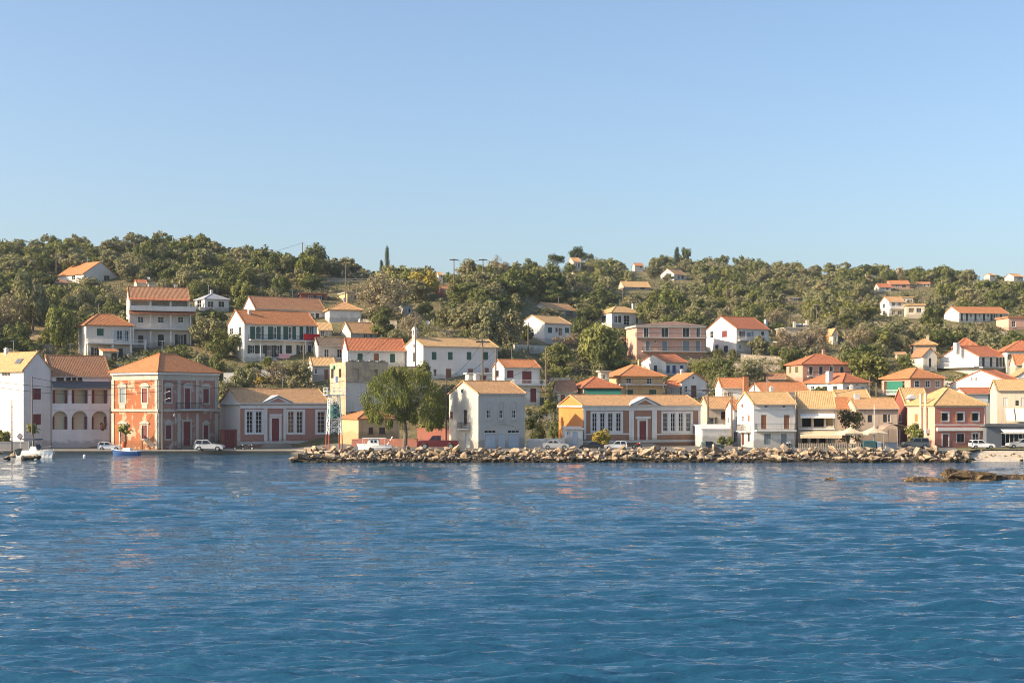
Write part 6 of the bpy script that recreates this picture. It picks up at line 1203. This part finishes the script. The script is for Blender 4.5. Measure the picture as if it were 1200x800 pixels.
pole('o', 'pole at the left of the retaining wall below the gabled white house', 619, 378, 415, False); pole('p', 'tall grey pole right of the red shuttered house', 640, 408, 462, False); pole('q', 'slender pole above the flat house with solar heaters', 957, 357, 384, True); pole('r', 'slender pole left of the solar heaters', 926, 362, 384, False)
pole('s', 'pole in front of the dark gable shade of the white gabled house', 37.5, 441, 505, False, Y=231.5, r=.14); pole('t', 'wooden pole at the left corner of the red mansion front', 190.5, 443, 528, False, Y=233, r=.17)
pole('u', 'pole behind the bare twisted garden trees', 356, 404, 432, False); pole('v', 'leaning pole on the green right slope below the villa', 979, 376, 392, False); pole('w', 'short pole behind the pink hipped house', 1019, 440, 470, False, Y=262); pole('x', 'grey pole left of the pink house with the green blind', 1027, 448, 480, False, Y=256)
t, hh = pole('y', 'white flagstaff in front of the beige shuttered house', 1024.5, 474, 523, False, Y=214, r=.07, mat=WHITEP)
t, hh = pole('z', 'black street lamp before the door of the red mansion', 204.5, 488, 528, False, Y=233, r=.06, mat=IRON, name='street_lamp'); MB().lathe([(0, hh + .0), (.12, hh + .02), (.2, hh + .3), (.22, hh + .33), (.05, hh + .45), (0, hh + .5)]).build('lantern', plain('lamp glass', (.4, .4, .36), .2), t)
for k, (yy, ) in enumerate(((458,), (466,))):
    b = MB(); z = (528 - yy) * 233 / F; b.tube((0, 0, z - .5), (1.0, -.5, z), .03, n=5); b.lathe([(.03, z), (.2, z - .05), (.16, z - .14), (0, z - .16)], (1.05, -.52), 8); b.build('lamp_arm', WHITEP, bpy.data.objects['utility_pole.' + '%03d' % 19] if 'utility_pole.019' in bpy.data.objects else None)
b = MB(); t, hh = pole('aa', 'short dark harbour post with cross pegs on the left rock pile', 14, 468, 527, False, Y=208, r=.10, mat=IRON, name='harbour_post'); t['category'] = 'post'
[b.tube((-.28, 0, q), (.28, 0, q), .02, n=4) for q in (hh * .25, hh * .4, hh * .55, hh * .7, hh * .85)]; b.build('pegs', STEEL, t)
t = empty('warning_sign', P(23.5, 525, 226), rad(15), 'round red and white warning sign by the moored motorboat', 'sign'); z0 = 1.9; MB().tube((0, 0, -.3), (0, 0, z0), .04).build('post', STEEL, t); MB().tube((0, -.05, z0), (0, -.08, z0), .42, n=20).build('sign_plate', plain('sign red', (.5, .03, .03)), t); MB().tube((0, -.082, z0), (0, -.087, z0), .30, n=20).build('sign_face', WHITEP, t)
def wire(label, a, c, sag=1.2, n=16):
    A, C = POLES[a] if isinstance(a, str) else a, POLES[c] if isinstance(c, str) else c; pts = []
    for i in range(n + 1): s = i / n; q = A.lerp(C, s); q.z -= sag * 4 * s * (1 - s); pts.append(q)
    o = MB().path(pts, .035, 4).build('power_line', plain('cable', (.03, .03, .03))); tag(o, label, 'cable', 'overhead cables')
wire('overhead cable over the skyline between the brown roof pole and the ochre block pole', 'c', 'd'); wire('overhead cable sloping down from the ochre block pole to the church gable pole', 'd', 'l', 2.0); wire('overhead cable between the pair of skyline poles', 'e', 'f', .8)
wire('overhead cable from the right skyline pole to the pole by the orange roofed house', 'f', 'g', 1.6); wire('overhead cable crossing the church front between two poles', 'l', 'i', 1.0); wire('overhead cable from the church end pole down to the pole by the feathery tree', 'i', 'k', 1.0)
wire('overhead cable from the tree pole along the quay to the school end pole', 'k', 'n', 1.6); wire('overhead cable from the gable shade pole to the red mansion pole', 's', 't', 1.1); wire('overhead cable from the school end pole to the white balcony house pole', 'n', 'm', .4); wire('overhead cable from the left ridge pole to the flat roofed house pole', 'a', 'b', 1.5); wire('overhead cable from the flat roofed house pole to the brown roof pole', 'b', 'c', 1.4)
for lb, A_, B2_, sg in [('overhead cable crossing before the arcaded building, upper', (-12, 446, 229), (190.5, 452, 233), .8), ('overhead cable crossing before the arcaded building, lower', (-12, 452, 229), (190.5, 458, 233), 1.0), ('overhead cable from the red mansion pole over the pink school', (190.5, 446, 233), (404, 446, 250), 1.5), ('overhead cable crossing the ruin front', (404, 440, 255), (523, 446, 222), 1.2), ('overhead cable crossing the cream gable of the grey rendered building', (523, 455, 222), (640, 420, 262), 1.4), ('overhead cable over the brown school roof', (640, 412, 262), (829.5, 457, 243), 2.0), ('overhead cable before the red shuttered house', (523, 448, 222), (581, 410, 243), .8), ('overhead cable from the church gable pole to the ruin', (487, 372, 276), (404, 428, 262), .8), ('overhead cable from the ochre block pole to the shadowed red roof', (405, 314, 340), (565.5, 400, 245), 3.0), ('overhead cable over the right waterfront roofs', (857.5, 460, 226), (1027, 450, 256), 1.4)]:
    wire(lb, P(*A_), P(*B2_), sg)
def dish(label, p, r=.45, rz=.4):
    t = empty('satellite_dish', p, rz, label, 'satellite dish'); b = MB(); b.lathe([(0, 0), (r * .5, .05), (r, .2)], n=14); o = b.build('dish', WHITEP, t); o.rotation_euler = (rad(65), 0, 0); MB().tube((0, .02, 0), (0, .1, -.9), .03).build('mast', STEEL, t)
dish('white satellite dish above the low red roof behind the three-storey house', P(173.5, 326, ray(172, 336) - 1)); dish('white satellite dish on the slope left of the church roof', P(501, 378, ray(501, 385)))
def heater(label, p):
    t = empty('solar_heater', p, rad(10), label, 'water heater', 'solar water heaters'); MB().tube((-.7, 0, .75), (.7, 0, .75), .28, n=12).build('tank', WHITEP, t); MB().hexa([(-.7, -1.3, .05), (.7, -1.3, .05), (.7, -.1, .6), (-.7, -.1, .6)], [(-.7, -1.32, .12), (.7, -1.32, .12), (.7, -.12, .67), (-.7, -.12, .67)]).build('panel', GLASS, t); b = MB(); [b.tube((x, 0, 0), (x, 0, .55), .03) for x in (-.5, .5)]; b.build('stand', STEEL, t)
h_ = bpy.data.objects['grey_flat_house']; M_ = h_.matrix_basis
for x, l in ((4.5, 'solar water heater on the left part of the flat roof behind bare trees'), (6.6, 'solar water heater on the right part of the flat roof behind bare trees')): heater(l, M_ @ Vector((x, 3, (402 - 383) * ray(921, 402) / F + .1)))
# ------------------------------------------------------------------ trees
FOL = {'olive': foliage('olive leaves', (0.190, 0.192, 0.105), (0.255, 0.240, 0.135)), 'oak': foliage('dark evergreen leaves', (0.105, 0.128, 0.050), (0.170, 0.180, 0.072)), 'green': foliage('fresh green leaves', (0.155, 0.180, 0.055), (0.220, 0.220, 0.082)),
       'bare': foliage('dry brown twigs', (0.250, 0.215, 0.140), (0.300, 0.260, 0.175), .2), 'yellow': foliage('autumn yellow leaves', (0.40, 0.30, 0.065), (0.29, 0.26, 0.07)), 'cypress': foliage('cypress needles', (0.04, 0.062, 0.026), (0.05, 0.072, 0.03), .1), 'pine': foliage('pine needles', (0.07, 0.095, 0.036), (0.10, 0.115, 0.048))}
BARK = plain('grey brown bark', (0.13, 0.10, 0.075), .95, 0, .3)
def leaf_cloud(centres, radii, per, size, r, flat=1.0, droop=0.0, rnd=.38):
    """many small leaf faces round a set of clump centres: returns vertices of quads"""
    out = []
    for c, R_ in zip(centres, radii):
        d = r.normal(size=(per, 3)); d /= np.linalg.norm(d, axis=1)[:, None]; rad_ = R_ * (0.35 + .7 * r.random(per) ** .55)
        p = c + d * rad_[:, None] * np.array([1, 1, flat])
        if droop: p[:, 2] -= droop * r.random(per) ** 1.5
        nrm = d * .9 + r.normal(size=(per, 3)) * rnd; nrm[:, 2] += .25; nrm /= np.linalg.norm(nrm, axis=1)[:, None]
        a = np.cross(nrm, r.normal(size=(per, 3))); a /= np.linalg.norm(a, axis=1)[:, None] + 1e-9; b2 = np.cross(nrm, a)
        s = size * (.6 + .8 * r.random(per))[:, None]; el = (1.0 + .5 * r.random(per))[:, None]
        if droop: a = a * .4 + np.array([0, 0, -1]) * .8; el = el * 1.3
        out.append(np.stack([p - a * s * el, p + b2 * s * .75, p + a * s * el, p - b2 * s * .75], 1))
    return np.concatenate(out)
def cloud_mesh(name, Q, mat):
    me = bpy.data.meshes.new(name); n = len(Q); me.vertices.add(n * 4); me.vertices.foreach_set('co', Q.astype(np.float32).ravel()); me.loops.add(n * 4); me.loops.foreach_set('vertex_index', np.arange(n * 4, dtype=np.int32)); me.polygons.add(n); me.polygons.foreach_set('loop_start', np.arange(0, n * 4, 4, dtype=np.int32))
    try: me.polygons.foreach_set('loop_total', np.full(n, 4, np.int32))
    except Exception: pass
    me.update(calc_edges=True); me.materials.append(mat); return me
def clumps(kind, r):
    """clump centres and radii in a tree one unit tall and about one unit wide"""
    C, Rr = [], []
    if kind == 'cypress':
        for i in range(14): z = .08 + .9 * i / 13; w = .42 * (1 - (z - .08) / .95) ** .7 * min(1, z / .2); C.append((r.normal() * .05, r.normal() * .05, z)); Rr.append(.12 + w * .75)
        return np.array(C) * np.array([1, 1, 1]), np.array(Rr)
    n = {'pine': 16, 'bare': 24}.get(kind, 28); zc, rz, rx = {'pine': (.74, .2, .44), 'bare': (.50, .42, .40)}.get(kind, (.53, .37, .40))
    while len(C) < n:
        p = r.normal(size=3); p /= np.linalg.norm(p); k = .25 + .75 * r.random() ** .45; q = np.array([p[0] * rx * k, p[1] * rx * k, zc + p[2] * rz * k])
        if kind != 'bare' and q[2] < .15: continue
        C.append(q); Rr.append(r.uniform(.11, .20))
    return np.array(C), np.array(Rr)
PROTO = {}; TRUNK = {}; FAR = {}
for ki, kind in enumerate(FOL):
    for v in range(4):
        r = np.random.default_rng(1000 + ki * 10 + v); C, Rr = clumps(kind, r); per, sz = {'bare': (85, .021), 'cypress': (150, .026), 'pine': (95, .028)}.get(kind, (105, .029))
        PROTO[kind, v] = cloud_mesh(kind + '_crown', leaf_cloud(C, Rr, per, sz, r, .85), FOL[kind]); FAR[kind, v] = leaf_cloud(C, Rr, 20, .055, r, .85)
        b = MB(); lean = r.normal(size=2) * .03; top = (lean[0], lean[1], .34); b.path([(0, 0, -.08), (lean[0] * .4, lean[1] * .6, .14), top], [.035, .026, .022], 7)
        for c in C[:: 2 if kind != 'bare' else 1]: m_ = (np.array(top) + c) / 2 + r.normal(size=3) * .02; b.path([top, tuple(m_), tuple(c)], [.016, .009, .004], 5)
        TRUNK[kind, v] = b.mesh('trunk', BARK, True, False)
NAMES = {'olive': ('olive_tree', 'grey green olive tree'), 'oak': ('oak_tree', 'dark green evergreen oak'), 'green': ('broadleaf_tree', 'fresh green leafy tree'), 'bare': ('bare_tree', 'brown leafless tree'), 'yellow': ('autumn_tree', 'yellow autumn tree'), 'cypress': ('cypress', 'slim dark cypress'), 'pine': ('pine_tree', 'dark flat topped pine')}
tr = random.Random(21); TREES = []
def tree(p, h, w, kind, label=None, rz=None, v=None):
    v = tr.randrange(4) if v is None else v; t = empty(NAMES[kind][0], (p[0], p[1], p[2] - .15), tr.uniform(0, 6.28) if rz is None else rz, label, 'tree'); t.scale = (w, w, h)
    for nm, me in (('trunk', TRUNK[kind, v]), ('crown', PROTO[kind, v])): o = bpy.data.objects.new(nm, me); link(o, t)
    return t
def mtree(px, yb, wpx, hpx, kind, label, Y=None):
    Y = Y or ray(px, yb); p = P(px, yb, Y); return tree(p, hpx * Y / F * 1.04, wpx * Y / F * 1.02, kind, label)
MAN = [(667, 323, 17, 16, 'oak', 'rounded tree half covering the foot of the hilltop mansion'), (682, 322, 17, 16, 'olive', 'olive right of the foot of the hilltop mansion'), (783, 333, 16, 13, 'olive', 'olive half covering the left end of the far white house'),
       (246.5, 402, 46, 41, 'oak', 'round dark olive green tree between the three-storey house and the green shuttered house'), (274, 353, 56, 46, 'oak', 'broad dark evergreen above the long brown tiled roof'), (304, 348, 40, 40, 'olive', 'tall pale olive tree left of the brown long shed'),
       (706, 439, 58, 64, 'green', 'big fresh green tree left of the pink apartment block'), (71, 416, 36, 62, 'green', 'tall yellow green tree left of the orange hipped house'), (38, 388, 44, 78, 'olive', 'very tall olive tree left of the yellow green tree on the left hill'), (8, 392, 42, 52, 'bare', 'brown leafless tree at the left edge of the hill'),
       (135, 364, 34, 34, 'bare', 'pale leafless tree left of the three-storey roof'), (103, 350, 42, 27, 'olive', 'broad olive tree hiding the foot of the half hidden hill house'), (497, 351, 40, 36, 'yellow', 'yellow autumn tree below the skyline, centre left'), (451, 374, 62, 56, 'bare', 'large leafless brown tree right of the tan hipped house'), (436, 372, 44, 46, 'bare', 'leafless brown tree just behind the stone wall by the tan hipped house'),
       (454, 326, 8.5, 34, 'cypress', 'tall slim cypress on the skyline, right of the two'), (447, 329, 9, 22, 'cypress', 'shorter cypress on the skyline, left of the two'), (652, 318, 24, 20, 'pine', 'umbrella pine left of the hilltop mansion'), (676, 318, 22, 30, 'pine', 'tall pine rising behind the hilltop mansion'), (688, 318, 18, 22, 'pine', 'pine just right of the hilltop mansion'), (793, 317, 12, 25, 'cypress', 'dark pointed tree on the right skyline, left of two'), (804, 317, 14, 28, 'pine', 'dark tall pine on the right skyline, right of two'),
       (1093, 389, 32, 32, 'oak', 'dark evergreen between the white villa and the long low white building'), (1018, 452, 56, 42, 'green', 'broad green tree right of the pink hipped house'), (1000, 432, 36, 36, 'olive', 'olive tree behind the right corner of the pink hipped house'), (889, 418, 27, 26, 'olive', 'small round olive with bent trunk before the big white house'), (870, 453, 26, 24, 'olive', 'olive bush tree left of the pink hipped house, below the stone terraces'),
       (651.5, 518, 18, 26, 'oak', 'dark round garden tree beside the orange school end'), (617, 402, 20, 22, 'oak', 'dark tree against the sunlit gable of the gabled white house'), (682, 404, 26, 38, 'oak', 'dark tree between the gabled white house and the orange roofed white house'), (598, 405, 40, 42, 'olive', 'olive tree left of the gabled white house'), (572, 398, 40, 46, 'olive', 'olive tree above the right half of the church roof'), (548, 392, 50, 46, 'olive', 'broad olive tree above the middle of the church roof'),
       (485, 401, 36, 36, 'bare', 'small leafless tree left above the church bell cote'), (640, 385, 40, 26, 'olive', 'olive tree squeezed between the pale roofed house and the gabled white house'), (664, 412, 40, 24, 'bare', 'brown bare tree below the gabled white house'), (1006, 420, 42, 40, 'bare', 'large bare brown tree above the pink hipped house'), (950, 414, 46, 34, 'bare', 'bare tree before the flat house with solar heaters'), (925, 416, 40, 34, 'bare', 'spreading bare tree below the flat house with solar heaters'),
       (722, 472, 14, 26, 'olive', 'thin pale tree in front of the ochre terrace house'), (322, 452, 34, 30, 'bare', 'twisted bare garden tree above the pink school'), (352, 452, 36, 31, 'olive', 'dark gnarled garden tree left of the old tan roofed cottage'), (229, 436, 34, 24, 'olive', 'olive shrub tree behind the red mansion roof'), (255, 448, 22, 36, 'oak', 'dark tree rising at the right shoulder of the red mansion'), (313, 430, 14, 14, 'green', 'small bright green tree under the lower balcony of the green shuttered house'), (545, 360, 50, 30, 'oak', 'dark evergreen below the left skyline pole'), (600, 358, 46, 44, 'oak', 'tall dark evergreen in the middle of the near ridge'), (640, 352, 46, 44, 'oak', 'tall evergreen with yellowish top on the near ridge, left of the hilltop mansion'), (615, 345, 40, 30, 'green', 'green tree on the near ridge')]
for q in MAN: mtree(*q)
def shrub(label, px, yb, wpx, hpx, kind, Y=None, flowers=None, name='shrub'):
    Y = Y or ray(px, yb); p = P(px, yb, Y); w, h = wpx * Y / F, hpx * Y / F; r = np.random.default_rng(int(px * 7)); n = 16; C = np.stack([r.uniform(-.36, .36, n) * w, r.uniform(-.3, .3, n) * min(w, 2.5), r.uniform(.12, .8, n) * h], 1); R_ = r.uniform(.16, .26, n) * min(w, h)
    t = empty(name, p, 0, label, 'shrub'); o = bpy.data.objects.new('foliage', cloud_mesh('foliage', leaf_cloud(C, R_, 130, .13, r), FOL[kind])); link(o, t); b = MB(); [b.tube((0, 0, -.2), tuple(c), .04, .015, 5) for c in C[:7]]; b.build('stem', BARK, t)
    if flowers: k = slice(0, 6); o = bpy.data.objects.new('blossom', cloud_mesh('blossom', leaf_cloud(C[k] + np.array([0, -.3, .1]), R_[k], 30, .07, r), flowers)); link(o, t)
FLW = foliage('red flowers', (.45, .05, .06), (.55, .12, .08)); FLP = foliage('pink flowers', (.55, .12, .22), (.65, .25, .3))
shrub('climber with red flowers covering the dark passage right of the taverna', 993, 521, 33, 46, 'oak', 226, FLW, 'climber'); shrub('yellow green bush in front of the brown school windows', 705, 522, 22, 20, 'yellow', 216); shrub('yellow green bush left of the pink waterfront house', 1072, 521, 22, 27, 'green', 220); shrub('tall dark hedge plants right of the grey rendered building', 628, 524, 26, 54, 'oak', 232)
shrub('pale trailing bush right of the feathery tree', 505, 518, 28, 26, 'green', 229); shrub('dark bush behind the white wall right of the brown school', 850, 522, 20, 12, 'oak', 220); shrub('dark bush below the right corner of the church', 498, 446, 22, 24, 'oak', 262); shrub('leafy bush left of the green awning', 655, 448, 30, 20, 'green'); shrub('dark garden bush right of the long terrace house', 181, 424, 30, 16, 'oak'); shrub('pale bush with pink blossom at the end arch of the arcaded building', 121, 503.5, 7, 9, 'green', 244.5, FLP); shrub('bushes along the foot of the three-storey house', 208, 419, 40, 16, 'oak'); shrub('yellowish bush between the white house roofs and the ruin', 389, 407, 40, 14, 'yellow'); shrub('green hedge left of the brown long shed', 322, 348, 44, 20, 'green'); shrub('white flowering bush by the narrow rose house', 1060, 436, 22, 22, 'green'); shrub('dark creeper under the pergola of the big white house', 911, 420, 26, 18, 'oak'); shrub('dark bush at the foot of the big white house gable', 850, 421, 34, 14, 'oak'); shrub('garden bush below the ochre terrace house window', 783, 456, 14, 20, 'green'); shrub('bush behind the white chapel house roof', 836, 446, 20, 14, 'green'); shrub('low dark bush at the end of the white garden terrace wall', 300, 438, 26, 14, 'oak'); shrub('bright bush by the white garden terrace wall', 307, 452, 18, 12, 'yellow'); shrub('sunlit bush against the forecourt wall at the left edge', 3, 523, 18, 22, 'green', 234); shrub('olive bush above the red roof edge of the orange tiled house', 960, 466, 22, 14, 'oak', 250)
def palm(label, px, yb, hpx, wpx, Y):
    p = P(px, yb, Y); h, w = hpx * Y / F, wpx * Y / F; t = empty('palm', p, 0, label, 'palm'); MB().path([(0, 0, -.2), (.04, 0, h * .3), (0, 0, h * .6)], [.16, .13, .12], 8).build('trunk', BARK, t); b = MB(); r = random.Random(int(px))
    for i in range(22):
        a = r.uniform(0, 6.28); l = w / 2 * r.uniform(.8, 1.1); up = r.uniform(.1, .5); pts = [Vector((math.cos(a) * l * s, math.sin(a) * l * s, h * .6 + h * up * math.sin(s * 2.3) - .25 * s * s * l)) for s in (0, .25, .5, .75, 1)]; sd = Vector((-math.sin(a), math.cos(a), 0))
        for u in range(4): k0, k1 = (.1 + .22 * math.sin(u / 4 * 3.1)), (.1 + .22 * math.sin((u + 1) / 4 * 3.1)) * (u < 3) + .01; b.face([pts[u] - sd * k0 - Vector((0, 0, k0 * .5)), pts[u], pts[u + 1], pts[u + 1] - sd * k1 - Vector((0, 0, k1 * .5))]); b.face([pts[u], pts[u] + sd * k0 - Vector((0, 0, k0 * .5)), pts[u + 1] + sd * k1 - Vector((0, 0, k1 * .5)), pts[u + 1]])
    b.build('fronds', FOL['green'], t)
palm('small palm below the shuttered gable of the white gabled house', 38.5, 526, 30, 19, 233); palm('small palm before the left corner of the red mansion', 147, 527, 30, 22, 234)
# the feathery tree on the quay
Yt = 220.0; r = np.random.default_rng(77); p = P(474, 523.5, Yt); t = empty('tamarisk_tree', p, 0, 'large feathery tree with drooping sprays on the quay, right of the beacon', 'tree'); s_ = Yt / F
T = lambda px, py, dy=0.0: np.array(((px - 474) * s_, dy, (523.5 - py) * s_))
CL = [(436, 452, 11), (430, 466, 10), (446, 446, 12), (455, 440, 10), (449, 462, 13), (440, 478, 10), (434, 486, 7), (462, 452, 13), (470, 440, 9), (476, 454, 12), (466, 470, 12), (478, 472, 11), (488, 446, 12), (499, 450, 12), (508, 458, 12), (514, 468, 11), (516, 482, 9), (503, 470, 13), (492, 462, 12), (497, 484, 10), (508, 492, 8), (486, 488, 8), (470, 486, 9), (454, 478, 10), (461, 434, 6), (515, 494, 6), (458, 494, 6), (500, 440, 8), (474, 464, 12), (482, 482, 9), (446, 488, 7), (505, 496, 6), (430, 478, 7), (458, 470, 11), (443, 456, 10), (478, 437, 11), (486, 437, 10), (473, 446, 12), (470, 434, 8), (494, 440, 9), (480, 460, 12)]
C = np.array([T(a, b2, r.uniform(-3.6, 2.6)) for a, b2, q in CL]); R_ = np.array([q * s_ * .80 for a, b2, q in CL]); Q = leaf_cloud(C, R_, 430, .115, r, 1.0, .8, .45)
link(bpy.data.objects.new('crown', cloud_mesh('crown', Q, foliage('tamarisk sprays', (0.135, 0.160, 0.045), (0.205, 0.210, 0.070), .3))), t); b = MB(); top = T(474, 492); b.path([tuple(T(474, 525)), tuple(T(475.5, 508)), tuple(top)], [.42, .30, .26], 9)
for c in C[::2]: m_ = (top + c) / 2 + np.array([0, 0, .3]); b.path([tuple(top), tuple(m_), tuple(c)], [.13, .07, .025], 6)
b.build('trunk', plain('pale grey bark', (.15, .125, .10), .95, 0, .3), t)

# ---- the wooded hills: every tree gets its own place; those that show largest are things, the rest one mass
MAN_RECT = [(q[0] - q[2] / 2, q[0] + q[2] / 2, q[1] - q[3], q[1], ray(q[0], q[1])) for q in MAN]
cand = []; kinds = ['olive'] * 9 + ['oak'] * 6 + ['green'] * 3 + ['bare'] * 1 + ['yellow'] * 0
Yc = 262.0
while Yc < 930:
    sp = 5.6 + 4.6 * min(1, max(0, (Yc - 300) / 320)); n = int(1500 * Yc / F / sp)
    for i in range(n):
        px = -130 + 1460 * (i + tr.uniform(-.45, .45) + .5 * (int(Yc / sp) % 2)) / n; Y = Yc + tr.uniform(-.45, .45) * sp; X = (px - 600) * Y / F; z = gz(X, Y); yb = PY0 + (H0 - z) * F / Y
        h = tr.uniform(4.2, 7.6) * (1.0 if Y > 300 else .62) * (1.08 if Y > 420 else 1); w = h * tr.uniform(1.0, 1.4); kd = tr.choice(kinds)
        if tr.random() < .16: h *= 1.28; w *= .9
        if Y > 600 and kd == 'bare' and tr.random() < .5: kd = 'olive'
        if 700 < px < 1250 and Y < 520 and 330 < yb < 400 and tr.random() < .45: h *= .6; w *= .75; kd = tr.choice(('green', 'olive', 'bare'))
        cl_ = math.sin(X * .043 + 1.3) * math.sin(Y * .026 + X * .011) + .5 * math.sin(X * .11 + Y * .07)
        if cl_ > .55 and tr.random() < .72 and not (px < 660 and Y > 370): continue
        cand.append((px, yb, Y, X, z, h, w, kd))
    Yc += sp
def clear(px, yb, Y, h, w):
    if -20 < px < 64 and 383 < yb < 402: return False
    hw, hp = w * F / Y / 2 * .85, h * F / Y
    for x0, x1, y0, y1, Yh in RECTS:
        if px + hw < x0 or px - hw > x1: continue
        if -3 < Y - Yh < 11 and x0 - 3 < px < x1 + 3: return False
        if Y < Yh + 2 and yb - hp < y1 - (y1 - y0) * .12 and yb > y0 + 2: return False
    return True
cand = [c for c in cand if clear(c[0], c[1], c[2], c[5], c[6])]
for x0, x1, y0, y1, Yh in MAN_RECT:
    cand = [c for c in cand if not (abs(c[2] - Yh) < 4 and x0 < c[0] < x1)]
cov = np.zeros((360, 1300), bool); yy, xx = np.mgrid[200:560, -50:1250]
solid = sorted([(r_[4], 'h', r_) for r_ in RECTS] + [(r_[4], 'm', r_) for r_ in MAN_RECT] + [(c[2], 't', c) for c in cand], key=lambda q: q[0]); vis = {}
for Yq, ty, q in solid:
    if ty == 't':
        px, yb, Y, X, z, h, w, kd = q; hp, wp = h * F / Y, w * F / Y; cx, cy, ax, ay = px, yb - hp * .57, wp * .47, hp * .43
    else: cx, cy, ax, ay = (q[0] + q[1]) / 2, (q[2] + q[3]) / 2, (q[1] - q[0]) / 2, (q[3] - q[2]) / 2
    i0, i1, j0, j1 = max(0, int(cy - ay) - 200), min(360, int(cy + ay) - 198), max(0, int(cx - ax) + 50), min(1300, int(cx + ax) + 52)
    if i1 <= i0 or j1 <= j0: vis[id(q)] = 0; continue
    sub = cov[i0:i1, j0:j1]; e = (np.abs((xx[i0:i1, j0:j1] - cx) / ax) <= 1) & (np.abs((yy[i0:i1, j0:j1] - cy) / ay) <= 1) if ty == 'h' else ((xx[i0:i1, j0:j1] - cx) / ax) ** 2 + ((yy[i0:i1, j0:j1] - cy) / ay) ** 2 <= 1
    vis[id(q)] = int((e & ~sub & (xx[i0:i1, j0:j1] >= 0) & (xx[i0:i1, j0:j1] < 1200)).sum()); sub |= e
cand.sort(key=lambda c: -vis[id(c)])
NT = 235
things, mass = cand[:NT], cand[NT:]
LMK = [(40, 300, 'left skyline'), (100, 318, 'half hidden hill house'), (186, 345, 'three-storey house'), (128, 385, 'orange hipped house'), (248, 355, 'flat roofed house'), (330, 352, 'long brown roof'), (320, 385, 'green shuttered house'), (400, 362, 'tan hipped house'), (452, 315, 'skyline cypresses'), (440, 405, 'shadowed red roof'), (535, 405, 'church'), (549, 320, 'pair of skyline poles'), (605, 448, 'red shuttered house'), (640, 385, 'gabled white house'), (655, 358, 'pale roofed house'), (672, 305, 'hilltop mansion'), (725, 370, 'orange roofed white house'), (745, 333, 'far tan roofed house'), (787, 400, 'pink apartment block'), (790, 320, 'far white house'), (863, 390, 'big white house'), (930, 350, 'tiny pale ruin'), (940, 392, 'solar heater house'), (960, 425, 'pink hipped house'), (1040, 333, 'right ridge houses'), (1057, 360, 'white villa'), (1068, 445, 'green blind house'), (1082, 405, 'pale pyramid roof'), (1143, 370, 'long low white building'), (1131, 402, 'pointed red roof'), (1188, 322, 'far right skyline house'), (1195, 378, 'pink edge villa'), (740, 445, 'ochre terrace house'), (875, 320, 'wooded right skyline'), (1195, 405, 'tall red roof at the right edge')]
items = []
for c in things:
    px, yb, Y, X, z, h, w, kd = c; t = tree((X, Y, z), h, w, kd); cy = yb - h * F / Y * .5; L_ = min(LMK, key=lambda q: (q[0] - px) ** 2 + ((q[1] - cy) * 1.6) ** 2); dx_, dy_ = px - L_[0], (cy - L_[1]) * 1.6
    rel = ('right of' if dx_ > 0 else 'left of') if abs(dx_) > abs(dy_) else ('below' if dy_ > 0 else 'above'); sz_ = 'tall ' if h > 6.6 else ('small ' if h < 4.6 else ''); t['group'] = 'trees on the wooded hillside'; items.append((t, px, f'{sz_}{NAMES[kd][1]} {rel} the {L_[2]}'))
unique(items)
for kd in ('olive', 'oak', 'green', 'bare'):
    parts = []
    for px, yb, Y, X, z, h, w, k2 in mass:
        if k2 != kd: continue
        q = FAR[kd, tr.randrange(4)]; a = tr.uniform(0, 6.28); ca, sa = math.cos(a), math.sin(a); qq = np.empty_like(q); qq[..., 0] = (q[..., 0] * ca - q[..., 1] * sa) * w + X; qq[..., 1] = (q[..., 0] * sa + q[..., 1] * ca) * w + Y; qq[..., 2] = q[..., 2] * h + z - .15; parts.append(qq)
    if parts: tag(link(bpy.data.objects.new(f'distant_{NAMES[kd][0].split("_")[0]}_woods', cloud_mesh('woods', np.concatenate(parts), FOL[kd]))), f'far {NAMES[kd][1]}s merging into one wooded slope', 'woods', None, 'stuff')
# scrub under and between the trees
parts = {'olive': [], 'oak': [], 'bare': []}; r = np.random.default_rng(5); nS = 0
for i in range(9000):
    px = r.uniform(-60, 1260); Y = 256 + 420 * r.random() ** 1.25; X = (px - 600) * Y / F; z = gz(X, Y); yb = PY0 + (H0 - z) * F / Y; h = r.uniform(.8, 2.4)
    if not clear(px, yb, Y, h, 2 * h): continue
    C = np.stack([r.uniform(-1, 1, 3) * h, r.uniform(-1, 1, 3) * h, r.uniform(.2, .7, 3) * h], 1) + np.array([X, Y, z]); parts[('olive', 'oak', 'bare')[int(r.integers(3))]].append(leaf_cloud(C, np.full(3, h * .6), 13, .2, r)); nS += 1
for k, ps in parts.items(): tag(link(bpy.data.objects.new({'olive': 'grey_green_undergrowth', 'oak': 'dark_undergrowth', 'bare': 'dry_undergrowth'}[k], cloud_mesh('undergrowth', np.concatenate(ps), FOL[k]))), {'olive': 'grey green low scrub between the hillside trees', 'oak': 'dark green low scrub between the hillside trees', 'bare': 'dry brown low scrub between the hillside trees'}[k], 'undergrowth', None, 'stuff')
print('trees', len(things), 'mass', len(mass), 'scrub', nS, 'min visible', vis[id(things[-1])])
# ------------------------------------------------------------------ thin sea air that fades the far hill
hm = bpy.data.materials.new('thin haze'); hm.use_nodes = True; nt = hm.node_tree; nt.nodes.remove(nt.nodes['Principled BSDF'])
pv = nt.nodes.new('ShaderNodeVolumePrincipled'); pv.inputs['Color'].default_value = (.72, .86, 1, 1); pv.inputs['Density'].default_value = .00009; pv.inputs['Anisotropy'].default_value = .2
nt.links.new(pv.outputs[0], nt.nodes['Material Output'].inputs['Volume'])
tag(MB().box(-1100, 1100, -60, 1260, -60, 130).build('haze', hm), 'thin bluish sea haze over the far wooded hill', 'haze', None, 'stuff')
